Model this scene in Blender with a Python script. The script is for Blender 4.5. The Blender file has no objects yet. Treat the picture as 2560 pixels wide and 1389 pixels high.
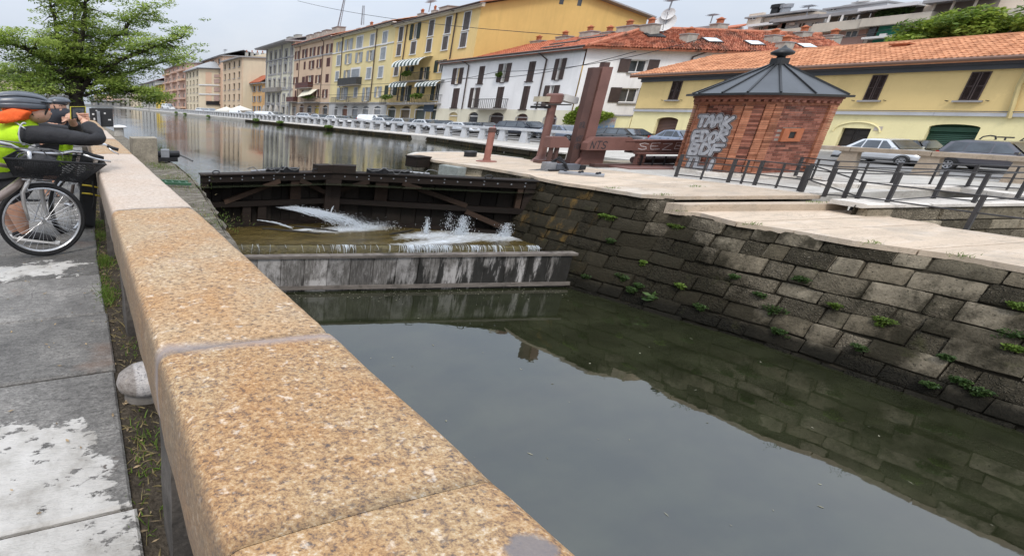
import bpy, bmesh, math, random
import numpy as np
from mathutils import Vector, Matrix, noise
rnd = random.Random(11)
SC = bpy.context.scene
COL = SC.collection

# ------------------------------------------------------------------ camera
PXC, PYC, FPX = 600.0, 694.0, 1182.0          # principal point and focal length, in 2560-px units
PITCH = math.atan(429 / 1182.0); ROLL = 0.016; EYE = 1.6
def _axes():
    c, s = math.cos(PITCH), math.sin(PITCH)
    fw = Vector((0, c, -s)); up = Vector((0, s, c)); rt = Vector((1, 0, 0))
    r = rt * math.cos(ROLL) + up * math.sin(ROLL); u = -rt * math.sin(ROLL) + up * math.cos(ROLL)
    lo, hi = -1.2, 1.2
    for _ in range(80):
        m = (lo + hi) / 2; d = Vector((math.sin(m), math.cos(m), 0))
        if PXC + FPX * d.dot(r) / d.dot(fw) < 190.0: lo = m
        else: hi = m
    M = Matrix.Rotation(lo, 3, 'Z')
    return M @ r, M @ u, M @ fw
CR, CU, CF = _axes()
CAM = Vector((0, 0, EYE))
cam = bpy.data.cameras.new("camera"); camo = bpy.data.objects.new("camera", cam); COL.objects.link(camo)
camo.matrix_world = Matrix(((CR.x, CU.x, -CF.x, CAM.x), (CR.y, CU.y, -CF.y, CAM.y), (CR.z, CU.z, -CF.z, CAM.z), (0, 0, 0, 1)))
cam.sensor_fit = 'HORIZONTAL'; cam.sensor_width = 36.0; cam.lens = FPX / 2560 * 36
cam.shift_x = (1280 - PXC) / 2560; cam.shift_y = 0.0
cam.clip_start = 0.05; cam.clip_end = 6000
SC.camera = camo

# ------------------------------------------------------------------ sky, sun, exposure
SUN_EL, SUN_AZ = math.radians(52), math.radians(215)
world = bpy.data.worlds.new("World"); SC.world = world; world.use_nodes = True
wn = world.node_tree; wn.nodes.clear()
def WN(t): return wn.nodes.new(t)
sky = WN('ShaderNodeTexSky'); sky.sky_type = 'NISHITA'; sky.sun_disc = False
sky.sun_elevation = SUN_EL; sky.sun_rotation = SUN_AZ; sky.air_density = 1.2; sky.dust_density = 4.0; sky.ozone_density = 1.0
tc = WN('ShaderNodeTexCoord'); nz = WN('ShaderNodeTexNoise'); nz.inputs['Scale'].default_value = 2.2; nz.inputs['Detail'].default_value = 6; nz.inputs['Roughness'].default_value = .55
mp = WN('ShaderNodeMapping'); mp.inputs['Scale'].default_value = (1, 1, 2.6)
wn.links.new(tc.outputs['Generated'], mp.inputs[0]); wn.links.new(mp.outputs[0], nz.inputs['Vector'])
cr = WN('ShaderNodeValToRGB'); cr.color_ramp.elements[0].position = .3; cr.color_ramp.elements[0].color = (4.7, 5.3, 6.3, 1)
cr.color_ramp.elements[1].position = .72; cr.color_ramp.elements[1].color = (6.3, 6.6, 7.1, 1)
wn.links.new(nz.outputs['Fac'], cr.inputs[0])
mx = WN('ShaderNodeMix'); mx.data_type = 'RGBA'; mx.inputs[0].default_value = .9          # an overcast layer over the clear sky
wn.links.new(sky.outputs[0], mx.inputs[6]); wn.links.new(cr.outputs[0], mx.inputs[7])
sxyz = WN('ShaderNodeSeparateXYZ'); wn.links.new(tc.outputs['Generated'], sxyz.inputs[0])      # overcast sky: brighter towards the zenith, as real cloud cover is
mr = WN('ShaderNodeMapRange'); mr.inputs['To Min'].default_value = .79; mr.inputs['To Max'].default_value = 2.45; wn.links.new(sxyz.outputs[2], mr.inputs['Value'])
ml = WN('ShaderNodeVectorMath'); ml.operation = 'SCALE'; wn.links.new(mx.outputs[2], ml.inputs[0]); wn.links.new(mr.outputs[0], ml.inputs['Scale'])
bg = WN('ShaderNodeBackground'); bg.inputs[1].default_value = .1
wo = WN('ShaderNodeOutputWorld'); wn.links.new(ml.outputs[0], bg.inputs[0]); wn.links.new(bg.outputs[0], wo.inputs[0])
sun = bpy.data.lights.new("sun", 'SUN'); sun.energy = 1.4; sun.angle = math.radians(14); sun.color = (1, .95, .88)
suno = bpy.data.objects.new("sun", sun); COL.objects.link(suno)
_d = Vector((math.sin(SUN_AZ) * math.cos(SUN_EL), math.cos(SUN_AZ) * math.cos(SUN_EL), math.sin(SUN_EL)))
suno.rotation_euler = _d.to_track_quat('Z', 'Y').to_euler(); suno.location = (0, 0, 60)
vs = SC.view_settings; vs.view_transform = 'Standard'; vs.look = 'None'; vs.gamma = 1; vs.exposure = 0.45; vs.use_curve_mapping = False

# ------------------------------------------------------------------ picture point -> point of the place
def ray(x, y): return CF + CR * ((x - PXC) / FPX) - CU * ((y - PYC) / FPX)
def G(x, y, z=0.0):
    d = ray(x, y); return CAM + d * ((z - EYE) / d.z)
def onX(x, y, X):
    d = ray(x, y); return CAM + d * ((X) / d.x)
def onP(x, y, P, n):
    d = ray(x, y); return CAM + d * ((P - CAM).dot(n) / d.dot(n))
def up_at(base, x, y):                       # height above a base point
    n = Vector((base.x, base.y, 0)); return onP(x, y, Vector(base), n).z
def proj(p):
    d = Vector(p) - CAM; z = d.dot(CF); return PXC + FPX * d.dot(CR) / z, PYC - FPX * d.dot(CU) / z

# ------------------------------------------------------------------ objects
ORG = {}
def tag(o, label=None, cat=None, group=None, kind=None):
    if label: o['label'] = label
    if cat: o['category'] = cat
    if group: o['group'] = group
    if kind: o['kind'] = kind
    return o
def thing(name, loc, label, cat, group=None):
    o = bpy.data.objects.new(name, None); o.empty_display_size = .2; COL.objects.link(o)
    o.location = loc; ORG[o.name] = Vector(loc)
    return tag(o, label, cat, group)
class MB:
    def __init__(s): s.v = []; s.f = []
    def add(s, vs, fs):
        n = len(s.v); s.v += [tuple(p) for p in vs]; s.f += [tuple(i + n for i in f) for f in fs]; return s
    def quad(s, a, b, c, d): return s.add((a, b, c, d), ((0, 1, 2, 3),))
    def poly(s, pts): return s.add(pts, (tuple(range(len(pts))),))
    def hexa(s, p):   # 8 points: bottom 0-3 ccw, top 4-7
        return s.add(p, ((3, 2, 1, 0), (4, 5, 6, 7), (0, 1, 5, 4), (1, 2, 6, 5), (2, 3, 7, 6), (3, 0, 4, 7)))
    def box(s, x0, x1, y0, y1, z0, z1):
        return s.hexa(((x0, y0, z0), (x1, y0, z0), (x1, y1, z0), (x0, y1, z0), (x0, y0, z1), (x1, y0, z1), (x1, y1, z1), (x0, y1, z1)))
    def obox(s, c, a, b, d):   # centre and three half-axes
        c = Vector(c); a = Vector(a); b = Vector(b); d = Vector(d)
        return s.hexa((c - a - b - d, c + a - b - d, c + a + b - d, c - a + b - d, c - a - b + d, c + a - b + d, c + a + b + d, c - a + b + d))
    def beam(s, p, q, w, h, up=(0, 0, 1)):
        p = Vector(p); q = Vector(q); d = (q - p); L = d.length
        if L < 1e-6: return s
        d /= L; u = Vector(up); sd = d.cross(u)
        if sd.length < 1e-4: sd = d.cross(Vector((1, 0, 0)))
        sd.normalize(); u = sd.cross(d).normalized()
        return s.obox((p + q) / 2, d * L / 2, sd * w / 2, u * h / 2)
    def prism(s, pts, z0, z1):
        n = len(pts); s.add([(p[0], p[1], z0) for p in pts] + [(p[0], p[1], z1) for p in pts],
            [tuple(range(n - 1, -1, -1)), tuple(range(n, 2 * n))] + [(i, (i + 1) % n, n + (i + 1) % n, n + i) for i in range(n)]); return s
    def tube(s, pts, r, n=8, cap=True, flat=None):
        pts = [Vector(p) for p in pts]; m = len(pts); rs = r if isinstance(r, (list, tuple)) else [r] * m
        vs = []; prev = None
        for i, p in enumerate(pts):
            t = (pts[min(i + 1, m - 1)] - pts[max(i - 1, 0)])
            if t.length < 1e-9: t = Vector((0, 0, 1))
            t.normalize()
            a = prev if prev is not None else (Vector((0, 0, 1)) if abs(t.z) < .9 else Vector((1, 0, 0)))
            a = (a - t * a.dot(t)).normalized(); b = t.cross(a); prev = a
            for k in range(n):
                w = 2 * math.pi * k / n; vs.append(p + (a * math.cos(w) + b * math.sin(w)) * rs[i])
        fs = [(i * n + k, i * n + (k + 1) % n, (i + 1) * n + (k + 1) % n, (i + 1) * n + k) for i in range(m - 1) for k in range(n)]
        if cap: fs += [tuple(range(n - 1, -1, -1)), tuple((m - 1) * n + k for k in range(n))]
        return s.add(vs, fs)
    def lathe(s, prof, c=(0, 0, 0), n=24, sx=1, sy=1):
        c = Vector(c); vs = [(c.x + r * math.cos(2 * math.pi * k / n) * sx, c.y + r * math.sin(2 * math.pi * k / n) * sy, c.z + z) for r, z in prof for k in range(n)]
        m = len(prof); fs = [(i * n + k, i * n + (k + 1) % n, (i + 1) * n + (k + 1) % n, (i + 1) * n + k) for i in range(m - 1) for k in range(n)]
        fs += [tuple(range(n - 1, -1, -1)), tuple((m - 1) * n + k for k in range(n))]
        return s.add(vs, fs)
    def grid(s, fn, nu, nv):
        vs = [fn(i / nu, j / nv) for j in range(nv + 1) for i in range(nu + 1)]
        return s.add(vs, [(j * (nu + 1) + i, j * (nu + 1) + i + 1, (j + 1) * (nu + 1) + i + 1, (j + 1) * (nu + 1) + i) for j in range(nv) for i in range(nu)])
    def map(s, fn): s.v = [tuple(fn(Vector(p))) for p in s.v]; return s
    def mesh(s, name, mat, off=None, smooth=False):
        me = bpy.data.meshes.new(name)
        v = s.v if off is None else [(p[0] - off.x, p[1] - off.y, p[2] - off.z) for p in s.v]
        me.from_pydata(v, [], s.f); me.materials.append(mat)
        if smooth: me.polygons.foreach_set('use_smooth', [True] * len(me.polygons))
        me.update(); return me
    def build(s, name, mat, parent=None, smooth=False, local=False, auto=None):
        off = None
        if parent is not None and not local:
            r = parent
            while r.parent is not None: r = r.parent
            off = ORG.get(r.name)
        me = s.mesh(name, mat, off, smooth or auto is not None)
        if auto is not None: me.set_sharp_from_angle(angle=math.radians(auto))
        o = bpy.data.objects.new(name, me); COL.objects.link(o); o.parent = parent
        return o
def setting(name, mb, mat, smooth=False):
    return tag(mb.build(name, mat, None, smooth), kind='structure')
def single(name, mb, mat, label, cat, group=None, base=None, smooth=False, auto=None):   # a thing that is one mesh
    if base is None:
        a = np.array(mb.v); base = Vector((a[:, 0].mean(), a[:, 1].mean(), a[:, 2].min()))
    base = Vector(base); me = mb.mesh(name, mat, base, smooth or auto is not None)
    if auto is not None: me.set_sharp_from_angle(angle=math.radians(auto))
    o = bpy.data.objects.new(name, me); COL.objects.link(o); o.location = base; ORG[o.name] = base
    return tag(o, label, cat, group)
def copy_tree(o, parent=None):
    c = o.copy(); COL.objects.link(c); c.parent = parent
    for ch in list(o.children): copy_tree(ch, c)
    return c
def lerp(a, b, t): return a + (b - a) * t
def N3(p, sc=1.0): return noise.noise(Vector(p) * sc)

# ------------------------------------------------------------------ materials
class Nodes:
    def __init__(s, name):
        s.m = bpy.data.materials.new(name); s.m.use_nodes = True; s.t = s.m.node_tree; s.t.nodes.clear()
        s.out = s.n('ShaderNodeOutputMaterial'); s.b = s.n('ShaderNodeBsdfPrincipled'); s.l(s.b.outputs[0], s.out.inputs[0])
        s.geo = s.n('ShaderNodeNewGeometry')
    def n(s, t): return s.t.nodes.new(t)
    def l(s, a, b): s.t.links.new(a, b)
    def pos(s, scale=(1, 1, 1), rot=(0, 0, 0), loc=(0, 0, 0)):
        m = s.n('ShaderNodeMapping'); m.inputs['Scale'].default_value = scale; m.inputs['Rotation'].default_value = rot; m.inputs['Location'].default_value = loc
        s.l(s.geo.outputs['Position'], m.inputs[0]); return m.outputs[0]
    def noise(s, sc, vec=None, det=5, rough=.6, dist=0):
        n = s.n('ShaderNodeTexNoise'); n.inputs['Scale'].default_value = sc; n.inputs['Detail'].default_value = det; n.inputs['Roughness'].default_value = rough; n.inputs['Distortion'].default_value = dist
        s.l(vec if vec is not None else s.geo.outputs['Position'], n.inputs['Vector']); return n.outputs['Fac']
    def vor(s, sc, vec=None, feature='F1', out='Distance', rand=1):
        n = s.n('ShaderNodeTexVoronoi'); n.feature = feature; n.inputs['Scale'].default_value = sc; n.inputs['Randomness'].default_value = rand
        s.l(vec if vec is not None else s.geo.outputs['Position'], n.inputs['Vector']); return n.outputs[out]
    def ramp(s, f, stops):
        r = s.n('ShaderNodeValToRGB'); e = r.color_ramp.elements
        while len(e) < len(stops): e.new(.5)
        for i, (p, c) in enumerate(stops):
            e[i].position = p; e[i].color = (c, c, c, 1) if isinstance(c, (int, float)) else (*c, 1)
        s.l(f, r.inputs[0]); return r.outputs[0]
    def mix(s, f, a, b, mode='MIX'):
        m = s.n('ShaderNodeMix'); m.data_type = 'RGBA'; m.blend_type = mode
        for k, v in ((0, f), (6, a), (7, b)):
            if hasattr(v, 'is_output'): s.l(v, m.inputs[k])
            else: m.inputs[k].default_value = v if k == 0 else (*v, 1) if len(v) == 3 else v
        return m.outputs[2]
    def math(s, op, a, b=0.0, clamp=False):
        m = s.n('ShaderNodeMath'); m.operation = op; m.use_clamp = clamp
        for k, v in ((0, a), (1, b)):
            if hasattr(v, 'is_output'): s.l(v, m.inputs[k])
            else: m.inputs[k].default_value = v
        return m.outputs[0]
    def rand(s):      # one value per piece
        oi = s.n('ShaderNodeObjectInfo')
        return s.math('FRACT', s.math('ADD', oi.outputs['Random'], s.geo.outputs['Random Per Island']))
    def sep(s, vec=None):
        x = s.n('ShaderNodeSeparateXYZ'); s.l(vec if vec is not None else s.geo.outputs['Position'], x.inputs[0]); return x.outputs
    def bump(s, h, st=.3, dist=.02):
        b = s.n('ShaderNodeBump'); b.inputs['Strength'].default_value = st; b.inputs['Distance'].default_value = dist; s.l(h, b.inputs['Height']); s.l(b.outputs[0], s.b.inputs['Normal']); return b
    def set(s, col=None, rough=None, metal=None, spec=None, **k):
        for key, v in (('Base Color', col), ('Roughness', rough), ('Metallic', metal), ('Specular IOR Level', spec)) + tuple(k.items()):
            if v is None: continue
            if hasattr(v, 'is_output'): s.l(v, s.b.inputs[key])
            else: s.b.inputs[key].default_value = (*v, 1) if isinstance(v, tuple) and len(v) == 3 else v
        return s.m
def sh(c, k): return tuple(min(1, max(0, x * k)) for x in c)
MC = {}
def plain(name, col, rough=.7, var=.12, scale=3.0, bump=.15, bscale=40, metal=0, spec=.4, piece=0.0, fine=0.0, dist=.01):
    if name in MC: return MC[name]
    N = Nodes(name); f = N.noise(scale, det=7)
    c = N.mix(N.ramp(f, ((.3, 0), (.7, 1))), sh(col, 1 - var), sh(col, 1 + var))
    if piece: c = N.mix(1.0, c, N.ramp(N.rand(), ((0, 1 - piece), (1, 1 + piece))), 'MULTIPLY')
    if fine: c = N.mix(1.0, c, N.ramp(N.noise(bscale, det=4), ((.3, 1 - fine), (.7, 1 + fine))), 'MULTIPLY')
    if bump: N.bump(N.noise(bscale, det=6), bump, dist)
    N.set(c, rough, metal, spec); MC[name] = N.m; return N.m
def plaster(name, col, stain=.35, base=None, base_h=1.0):
    if name in MC: return MC[name]
    N = Nodes(name); f = N.noise(.35, det=8, rough=.65)
    c = N.mix(N.ramp(f, ((.3, 0), (.7, 1))), sh(col, .9), sh(col, 1.06))
    streak = N.noise(1.0, N.pos((1.2, 1.2, .12)), det=6, rough=.7)
    c = N.mix(N.math('MULTIPLY', N.ramp(streak, ((.50, 0), (.76, 1))), min(1, stain * 1.4)), c, sh(col, .58)); blt = N.noise(1.6, det=8, rough=.72); c = N.mix(N.math('MULTIPLY', N.ramp(blt, ((.60, 0), (.66, 1))), .22), c, sh(col, 1.22))
    if base is not None:
        z = N.sep()[2]; e = N.math('ADD', z, N.math('MULTIPLY', N.noise(2.5), .35))
        c = N.mix(N.math('MULTIPLY', N.ramp(e, ((base_h * .0 + .05, 1), (.65, 0))), .6), c, base)
    N.bump(N.noise(9, det=8), .25, .03); N.set(c, .92, spec=.2); MC[name] = N.m; return N.m
# ------------------------------------------------------------------ special materials
def granite(name, cols, blot, dark=.5, fine=95, joints=()):
    N = Nodes(name); v = N.pos((.6, .85, 1.0))
    a = N.noise(fine * .55, v, det=6, rough=.75); b_ = N.noise(fine * 1.3, N.pos((.6, .85, 1.0), loc=(3, 8, 1)), det=4, rough=.7)
    k = N.math('ADD', N.math('MULTIPLY', a, .62), N.math('MULTIPLY', b_, .38)); c = N.ramp(N.math('ADD', N.math('MULTIPLY', N.math('SUBTRACT', k, .5), 4.1), .46), cols)
    big = N.noise(2.6, det=9, rough=.68); c = N.mix(N.ramp(big, ((.40, 0), (.66, .8))), c, blot, 'MULTIPLY')
    gr = N.noise(fine * .42, N.pos((.55, .9, 1), loc=(1, 1, 4)), det=5, rough=.7); c = N.mix(N.ramp(gr, ((.585, 0), (.66, dark))), c, (.10, .082, .075))
    wt = N.noise(fine * .3, N.pos((.6, .9, 1), loc=(7, 2, 4)), det=5); c = N.mix(N.ramp(wt, ((.60, 0), (.70, .5))), c, (.74, .66, .56))
    lich = N.noise(2.4, N.pos((1, 1, 1), loc=(5, 3, 0)), det=10, rough=.72); c = N.mix(N.ramp(lich, ((.60, 0), (.72, .5))), c, (.17, .145, .125))
    pale = N.noise(3.1, N.pos(loc=(2, 9, 0)), det=9, rough=.7); c = N.mix(N.ramp(pale, ((.60, 0), (.74, .38))), c, (.66, .60, .54))
    x, y, z = N.sep(); gm = N.noise(6, det=9, rough=.75)      # uneven darker brown on the towpath face of the rail
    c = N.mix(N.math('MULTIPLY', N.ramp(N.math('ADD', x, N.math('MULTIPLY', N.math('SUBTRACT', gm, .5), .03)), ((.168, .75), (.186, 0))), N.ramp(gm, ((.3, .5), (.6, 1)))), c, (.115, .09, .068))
    for yj, w in joints:      # smeared cement at the joints
        e = N.math('ABSOLUTE', N.math('SUBTRACT', N.math('ADD', y, N.math('ADD', N.math('MULTIPLY', x, .12), N.math('MULTIPLY', N.math('SUBTRACT', N.noise(7, det=6), .5), .07))), yj))
        c = N.mix(N.ramp(e, ((0, .85), (w, 0))), c, (.27, .23, .22))
    q = G(1330, 1372, .88); d2 = N.math('ADD', N.math('POWER', N.math('DIVIDE', N.math('SUBTRACT', x, q.x), .055), 2.0), N.math('POWER', N.math('DIVIDE', N.math('SUBTRACT', y, q.y), .035), 2.0))
    c = N.mix(N.ramp(N.math('ADD', d2, N.math('MULTIPLY', N.math('SUBTRACT', N.noise(30, det=6), .5), 1.6)), ((.6, .92), (1.0, 0))), c, (.16, .145, .145))
    N.bump(N.math('ADD', N.noise(fine * .8, v, det=6), N.math('MULTIPLY', N.noise(14, det=7), 1.4)), .38, .006)
    return N.set(c, N.ramp(N.noise(30), ((.3, .62), (.7, .85))), spec=.35)
M_GRAN = granite("granite_orange", ((0, (.085, .07, .065)), (.2, (.19, .128, .085)), (.42, (.32, .205, .105)), (.62, (.395, .275, .15)), (.82, (.44, .345, .23)), (1, (.53, .47, .39))), (.95, .69, .45), .6, 160, ((1.345, .045),))
M_GRAN2 = granite("granite_tan", ((0, (.09, .073, .062)), (.2, (.22, .155, .098)), (.42, (.345, .24, .14)), (.62, (.42, .305, .185)), (.82, (.46, .365, .25)), (1, (.53, .46, .37))), (.96, .72, .48), .5, 130, ((1.345, .04), (3.57, .05)))
M_GRAN3 = granite("granite_pale", ((0, (.29, .235, .19)), (.25, (.40, .325, .262)), (.5, (.46, .385, .32)), (.8, (.50, .425, .36)), (1, (.55, .48, .42))), (.97, .90, .84), .12, 120)
M_GRANG = granite("granite_grey", ((0, (.08, .08, .08)), (.2, (.30, .29, .29)), (.5, (.46, .44, .43)), (.8, (.56, .53, .51)), (1, (.2, .2, .21))), (.95, .93, .93), .5, 120)
M_POST = plain("post_stone", (.075, .066, .058), .9, .45, 5, .6, 30, piece=.2, fine=.25, dist=.02)

def slab_material():
    N = Nodes("paving_stone"); f = N.noise(2.2, det=9, rough=.65)
    c = N.ramp(f, ((.25, (.085, .08, .075)), (.55, (.165, .157, .146)), (.8, (.26, .245, .225))))
    c = N.mix(1, c, N.ramp(N.rand(), ((0, .72), (1, 1.3))), 'MULTIPLY')
    st = N.noise(20, N.pos((.6, 1.4, 1)), det=9, rough=.78); c = N.mix(1, c, N.ramp(st, ((.3, .5), (.5, 1), (.7, 1.5))), 'MULTIPLY'); sk = N.noise(95, N.pos((.6, 1, 1)), det=5, rough=.75); c = N.mix(1, c, N.ramp(sk, ((.35, .6), (.65, 1.45))), 'MULTIPLY'); pt = N.noise(55, N.pos((.6, 1.2, 1)), det=4); c = N.mix(N.ramp(pt, ((.30, .7), (.38, 0))), c, (.03, .028, .025))
    rust = N.noise(1.3, N.pos(loc=(9, 2, 0)), det=6); c = N.mix(N.ramp(rust, ((.62, 0), (.75, .4))), c, (.23, .13, .08))
    x, y, z = N.sep()
    # worn white paint: two old marks on the slabs
    e = N.math('MULTIPLY', N.math('SUBTRACT', N.noise(3.5, N.pos((.8, 1.4, 1)), det=9, rough=.72), .5), .9)
    a = N.math('SUBTRACT', N.math('ADD', 2.34, e), y)                       # near patch: y < 2.34
    a2 = N.math('SUBTRACT', N.math('ADD', -.02, N.math('ADD', N.math('MULTIPLY', e, .5), N.math('MULTIPLY', N.math('SUBTRACT', 1.95, y), .25))), x)
    near = N.math('MINIMUM', a, a2)
    b = N.math('SUBTRACT', .30, N.math('ABSOLUTE', N.math('SUBTRACT', y, 4.98)))
    b2 = N.math('SUBTRACT', N.math('ADD', -.12, e), x)
    far = N.math('ADD', N.math('MINIMUM', b, b2), N.math('MULTIPLY', e, .9))
    far = N.math('SUBTRACT', far, .05)
    m = N.math('MAXIMUM', near, far)
    chips = N.noise(11, N.pos((.7, 1.3, 1)), det=8, rough=.75)
    m = N.math('SUBTRACT', m, N.math('MULTIPLY', N.ramp(chips, ((.56, 0), (.66, 1))), .5))
    mask = N.ramp(m, ((.0, 0), (.015, 1)))
    pc = N.ramp(N.noise(4, det=9, rough=.7), ((.3, (.30, .28, .25)), (.5, (.47, .45, .42)), (.7, (.56, .54, .51))))
    c = N.mix(mask, c, pc)
    cr = N.vor(2.4, N.mix(.12, N.pos((1, 1.2, 1)), N.noise(4)), 'DISTANCE_TO_EDGE')
    c = N.mix(N.math('MULTIPLY', N.ramp(cr, ((.0, 1), (.012, 0))), N.ramp(N.noise(.9), ((.5, 0), (.6, .8)))), c, (.03, .027, .024))
    h = N.math('ADD', N.math('MULTIPLY', N.noise(26, N.pos((.6, 1.5, 1)), det=9, rough=.7), .8), N.math('MULTIPLY', mask, .25))
    N.bump(h, .9, .018)
    return N.set(c, N.ramp(f, ((.3, .55), (.7, .85))), spec=.35)
M_SLAB = slab_material()

def wall_stone(name, light=1.0, wet=True):
    N = Nodes(name); r = N.rand()
    c = N.ramp(r, ((0, (.06, .052, .036)), (.18, (.13, .112, .08)), (.34, (.26, .222, .165)), (.5, (.085, .072, .048)), (.66, (.19, .16, .115)), (.82, (.31, .268, .20)), (1, (.13, .112, .08))))
    f = N.noise(6, det=10, rough=.72); c = N.mix(1, c, N.ramp(f, ((.25, .45 * light), (.5, .95 * light), (.75, 1.5 * light))), 'MULTIPLY')
    pw = N.n('ShaderNodeTexNoise'); pw.inputs['Scale'].default_value = 9; pw.inputs['Detail'].default_value = 5; N.l(N.pos((.6, 1, 1)), pw.inputs['Vector']); peb = N.vor(30, N.mix(.16, N.pos((.6, 1, 1)), pw.outputs['Color'], 'ADD'), out='Distance'); pm = N.ramp(r, ((.35, 1), (.5, .1)))   # some blocks are conglomerate
    c = N.mix(N.math('MULTIPLY', N.ramp(peb, ((.12, 1), (.3, 0))), N.math('MULTIPLY', pm, .4)), c, (.31, .27, .215))
    c = N.mix(N.math('MULTIPLY', N.ramp(peb, ((.45, 0), (.62, 1))), N.math('MULTIPLY', pm, .5)), c, (.025, .021, .014))
    pits = N.noise(30, N.pos((.7, 1, 1.2)), det=5); c = N.mix(N.ramp(pits, ((.33, .9), (.40, 0))), c, (.02, .018, .014))
    x, y, z = N.sep()
    if wet:
        st = N.noise(.55, N.pos((1, 1.0, .9), loc=(3.1, 7.7, 0)), det=10, rough=.68)
        zz = N.math('MULTIPLY', N.math('ADD', z, 1.05), -.13)
        yy = N.math('MULTIPLY', N.math('SUBTRACT', y, 5.0), .10)
        k = N.math('ADD', st, N.math('ADD', N.math('MAXIMUM', zz, -.08), N.math('MAXIMUM', yy, -.17)))
        k = N.math('ADD', k, N.math('MULTIPLY', N.math('SUBTRACT', r, .5), .16))
        c = N.mix(N.ramp(k, ((.42, 0), (.55, .93))), c, (.020, .017, .010)); fst = N.noise(3.6, N.pos((1, 1, .6)), det=9, rough=.75); c = N.mix(N.ramp(N.math('ADD', fst, N.math('MULTIPLY', N.math('SUBTRACT', st, .5), .7)), ((.52, 0), (.66, .8))), c, (.028, .025, .016))
        low = N.ramp(N.math('ADD', z, N.math('MULTIPLY', N.noise(3, det=5), .22)), ((-1.0, 1), (-1.0, 1)))
        wl = N.math('ADD', z, N.math('ADD', 2.08, N.math('MULTIPLY', N.noise(2.5), -.25)))
        c = N.mix(N.ramp(wl, ((.0, .92), (.18, 0))), c, (.012, .011, .008))
        gm = N.noise(2.3, N.pos(loc=(1, 4, 2)), det=8, rough=.7)
        c = N.mix(N.math('MULTIPLY', N.ramp(gm, ((.56, 0), (.72, .75))), N.ramp(z, ((.0, 0), (.02, 1)))), c, (.05, .06, .018))
        c = N.mix(N.ramp(gm, ((.60, 0), (.74, .6))), c, (.055, .058, .02))
        och = N.noise(4, N.pos((1, 1, .35), loc=(8, 1, 3)), det=7, rough=.7)   # ochre seep stains near the gate
        om = N.math('MULTIPLY', N.ramp(och, ((.55, 0), (.68, .8))), N.ramp(N.math('MULTIPLY', N.math('SUBTRACT', y, 7.0), .5), ((0, 0), (.5, 1))))
        c = N.mix(om, c, (.14, .085, .025))
    h = N.math('ADD', N.math('MULTIPLY', N.noise(20, det=10, rough=.72), 1.0), N.math('MULTIPLY', N.ramp(peb, ((.1, 1), (.55, 0))), N.math('MULTIPLY', pm, .8)))
    N.bump(h, 1.0, .05)
    return N.set(c, .92, spec=.15)
M_WALL = wall_stone("lock_wall_stone")
M_WALL2 = wall_stone("quay_stone", 1.5, False)
def backing():
    N = Nodes("mortar_dark"); c = N.ramp(N.noise(7, det=8), ((.3, (.014, .012, .008)), (.7, (.055, .047, .034)))); N.bump(N.noise(30, det=8), .8, .03); return N.set(c, .95, spec=.1)
M_JOINT = backing()

def deck_material(name, tint, pale):
    N = Nodes(name); c = N.ramp(N.noise(3, N.pos((.25, 1.1, 1)), det=9, rough=.66), ((.25, sh(tint, .82)), (.55, tint), (.8, pale)))
    c = N.mix(1, c, N.ramp(N.rand(), ((0, .88), (1, 1.1))), 'MULTIPLY')
    c = N.mix(1, c, N.ramp(N.noise(55, N.pos((.3, 1, 1)), det=5), ((.3, .88), (.7, 1.1))), 'MULTIPLY')
    g = N.noise(1.2, N.pos(loc=(4, 4, 0)), det=9, rough=.7); c = N.mix(N.ramp(g, ((.50, 0), (.70, .6))), c, (.26, .235, .20)); g2 = N.noise(.8, N.pos((.5, 1, 1), loc=(9, 1, 0)), det=10, rough=.75); c = N.mix(N.ramp(g2, ((.52, 0), (.68, .45))), c, (.60, .57, .52)); cr = N.noise(1.1, N.pos((.35, 1.2, 1), loc=(2, 5, 0)), det=11, rough=.7, dist=.8); c = N.mix(N.ramp(N.math('ABSOLUTE', N.math('SUBTRACT', cr, .5)), ((0, .55), (.008, 0))), c, (.12, .10, .08))
    N.bump(N.noise(30, det=9, rough=.7), .4, .012); return N.set(c, .8, spec=.3)
M_DECK = deck_material("sandstone_deck", (.49, .395, .30), (.56, .49, .42))
M_DECKP = deck_material("pale_stone", (.56, .52, .47), (.66, .64, .60))
M_CONC = deck_material("weathered_concrete", (.42, .40, .365), (.53, .51, .475))
def ledge_mat():
    N = Nodes("rough_ledge_stone"); a = N.noise(5, N.pos((.5, 1.4, 1)), det=11, rough=.78); c = N.ramp(a, ((.28, (.05, .043, .033)), (.45, (.18, .16, .128)), (.6, (.30, .27, .225)), (.78, (.42, .385, .33))))
    cr = N.noise(2.2, N.pos((.5, 2.6, 1), loc=(4, 0, 0)), det=11, rough=.75, dist=1.5); c = N.mix(N.ramp(N.math('ABSOLUTE', N.math('SUBTRACT', cr, .5)), ((0, .85), (.03, 0))), c, (.02, .017, .012))
    ms = N.noise(1.5, N.pos(loc=(1, 7, 0)), det=10, rough=.75); c = N.mix(N.ramp(ms, ((.57, 0), (.70, .65))), c, (.12, .115, .05)); N.bump(N.math('ADD', a, N.math('MULTIPLY', cr, .8)), 1.0, .07); return N.set(c, .95, spec=.15)
M_ROUGH = ledge_mat()
M_SOIL = plain("soil", (.055, .045, .034), .95, .5, 6, .9, 60, spec=.1, fine=.5, dist=.02)
M_ASPH = plain("asphalt", (.075, .075, .078), .85, .25, 1.2, .4, 120, fine=.2)
M_ROADSTONE = plain("stone_road", (.17, .165, .16), .75, .2, 1.5, .3, 60, fine=.2)
M_BANK = plain("far_ground", (.10, .10, .085), .95, .3, .2, .2, 5)

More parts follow.
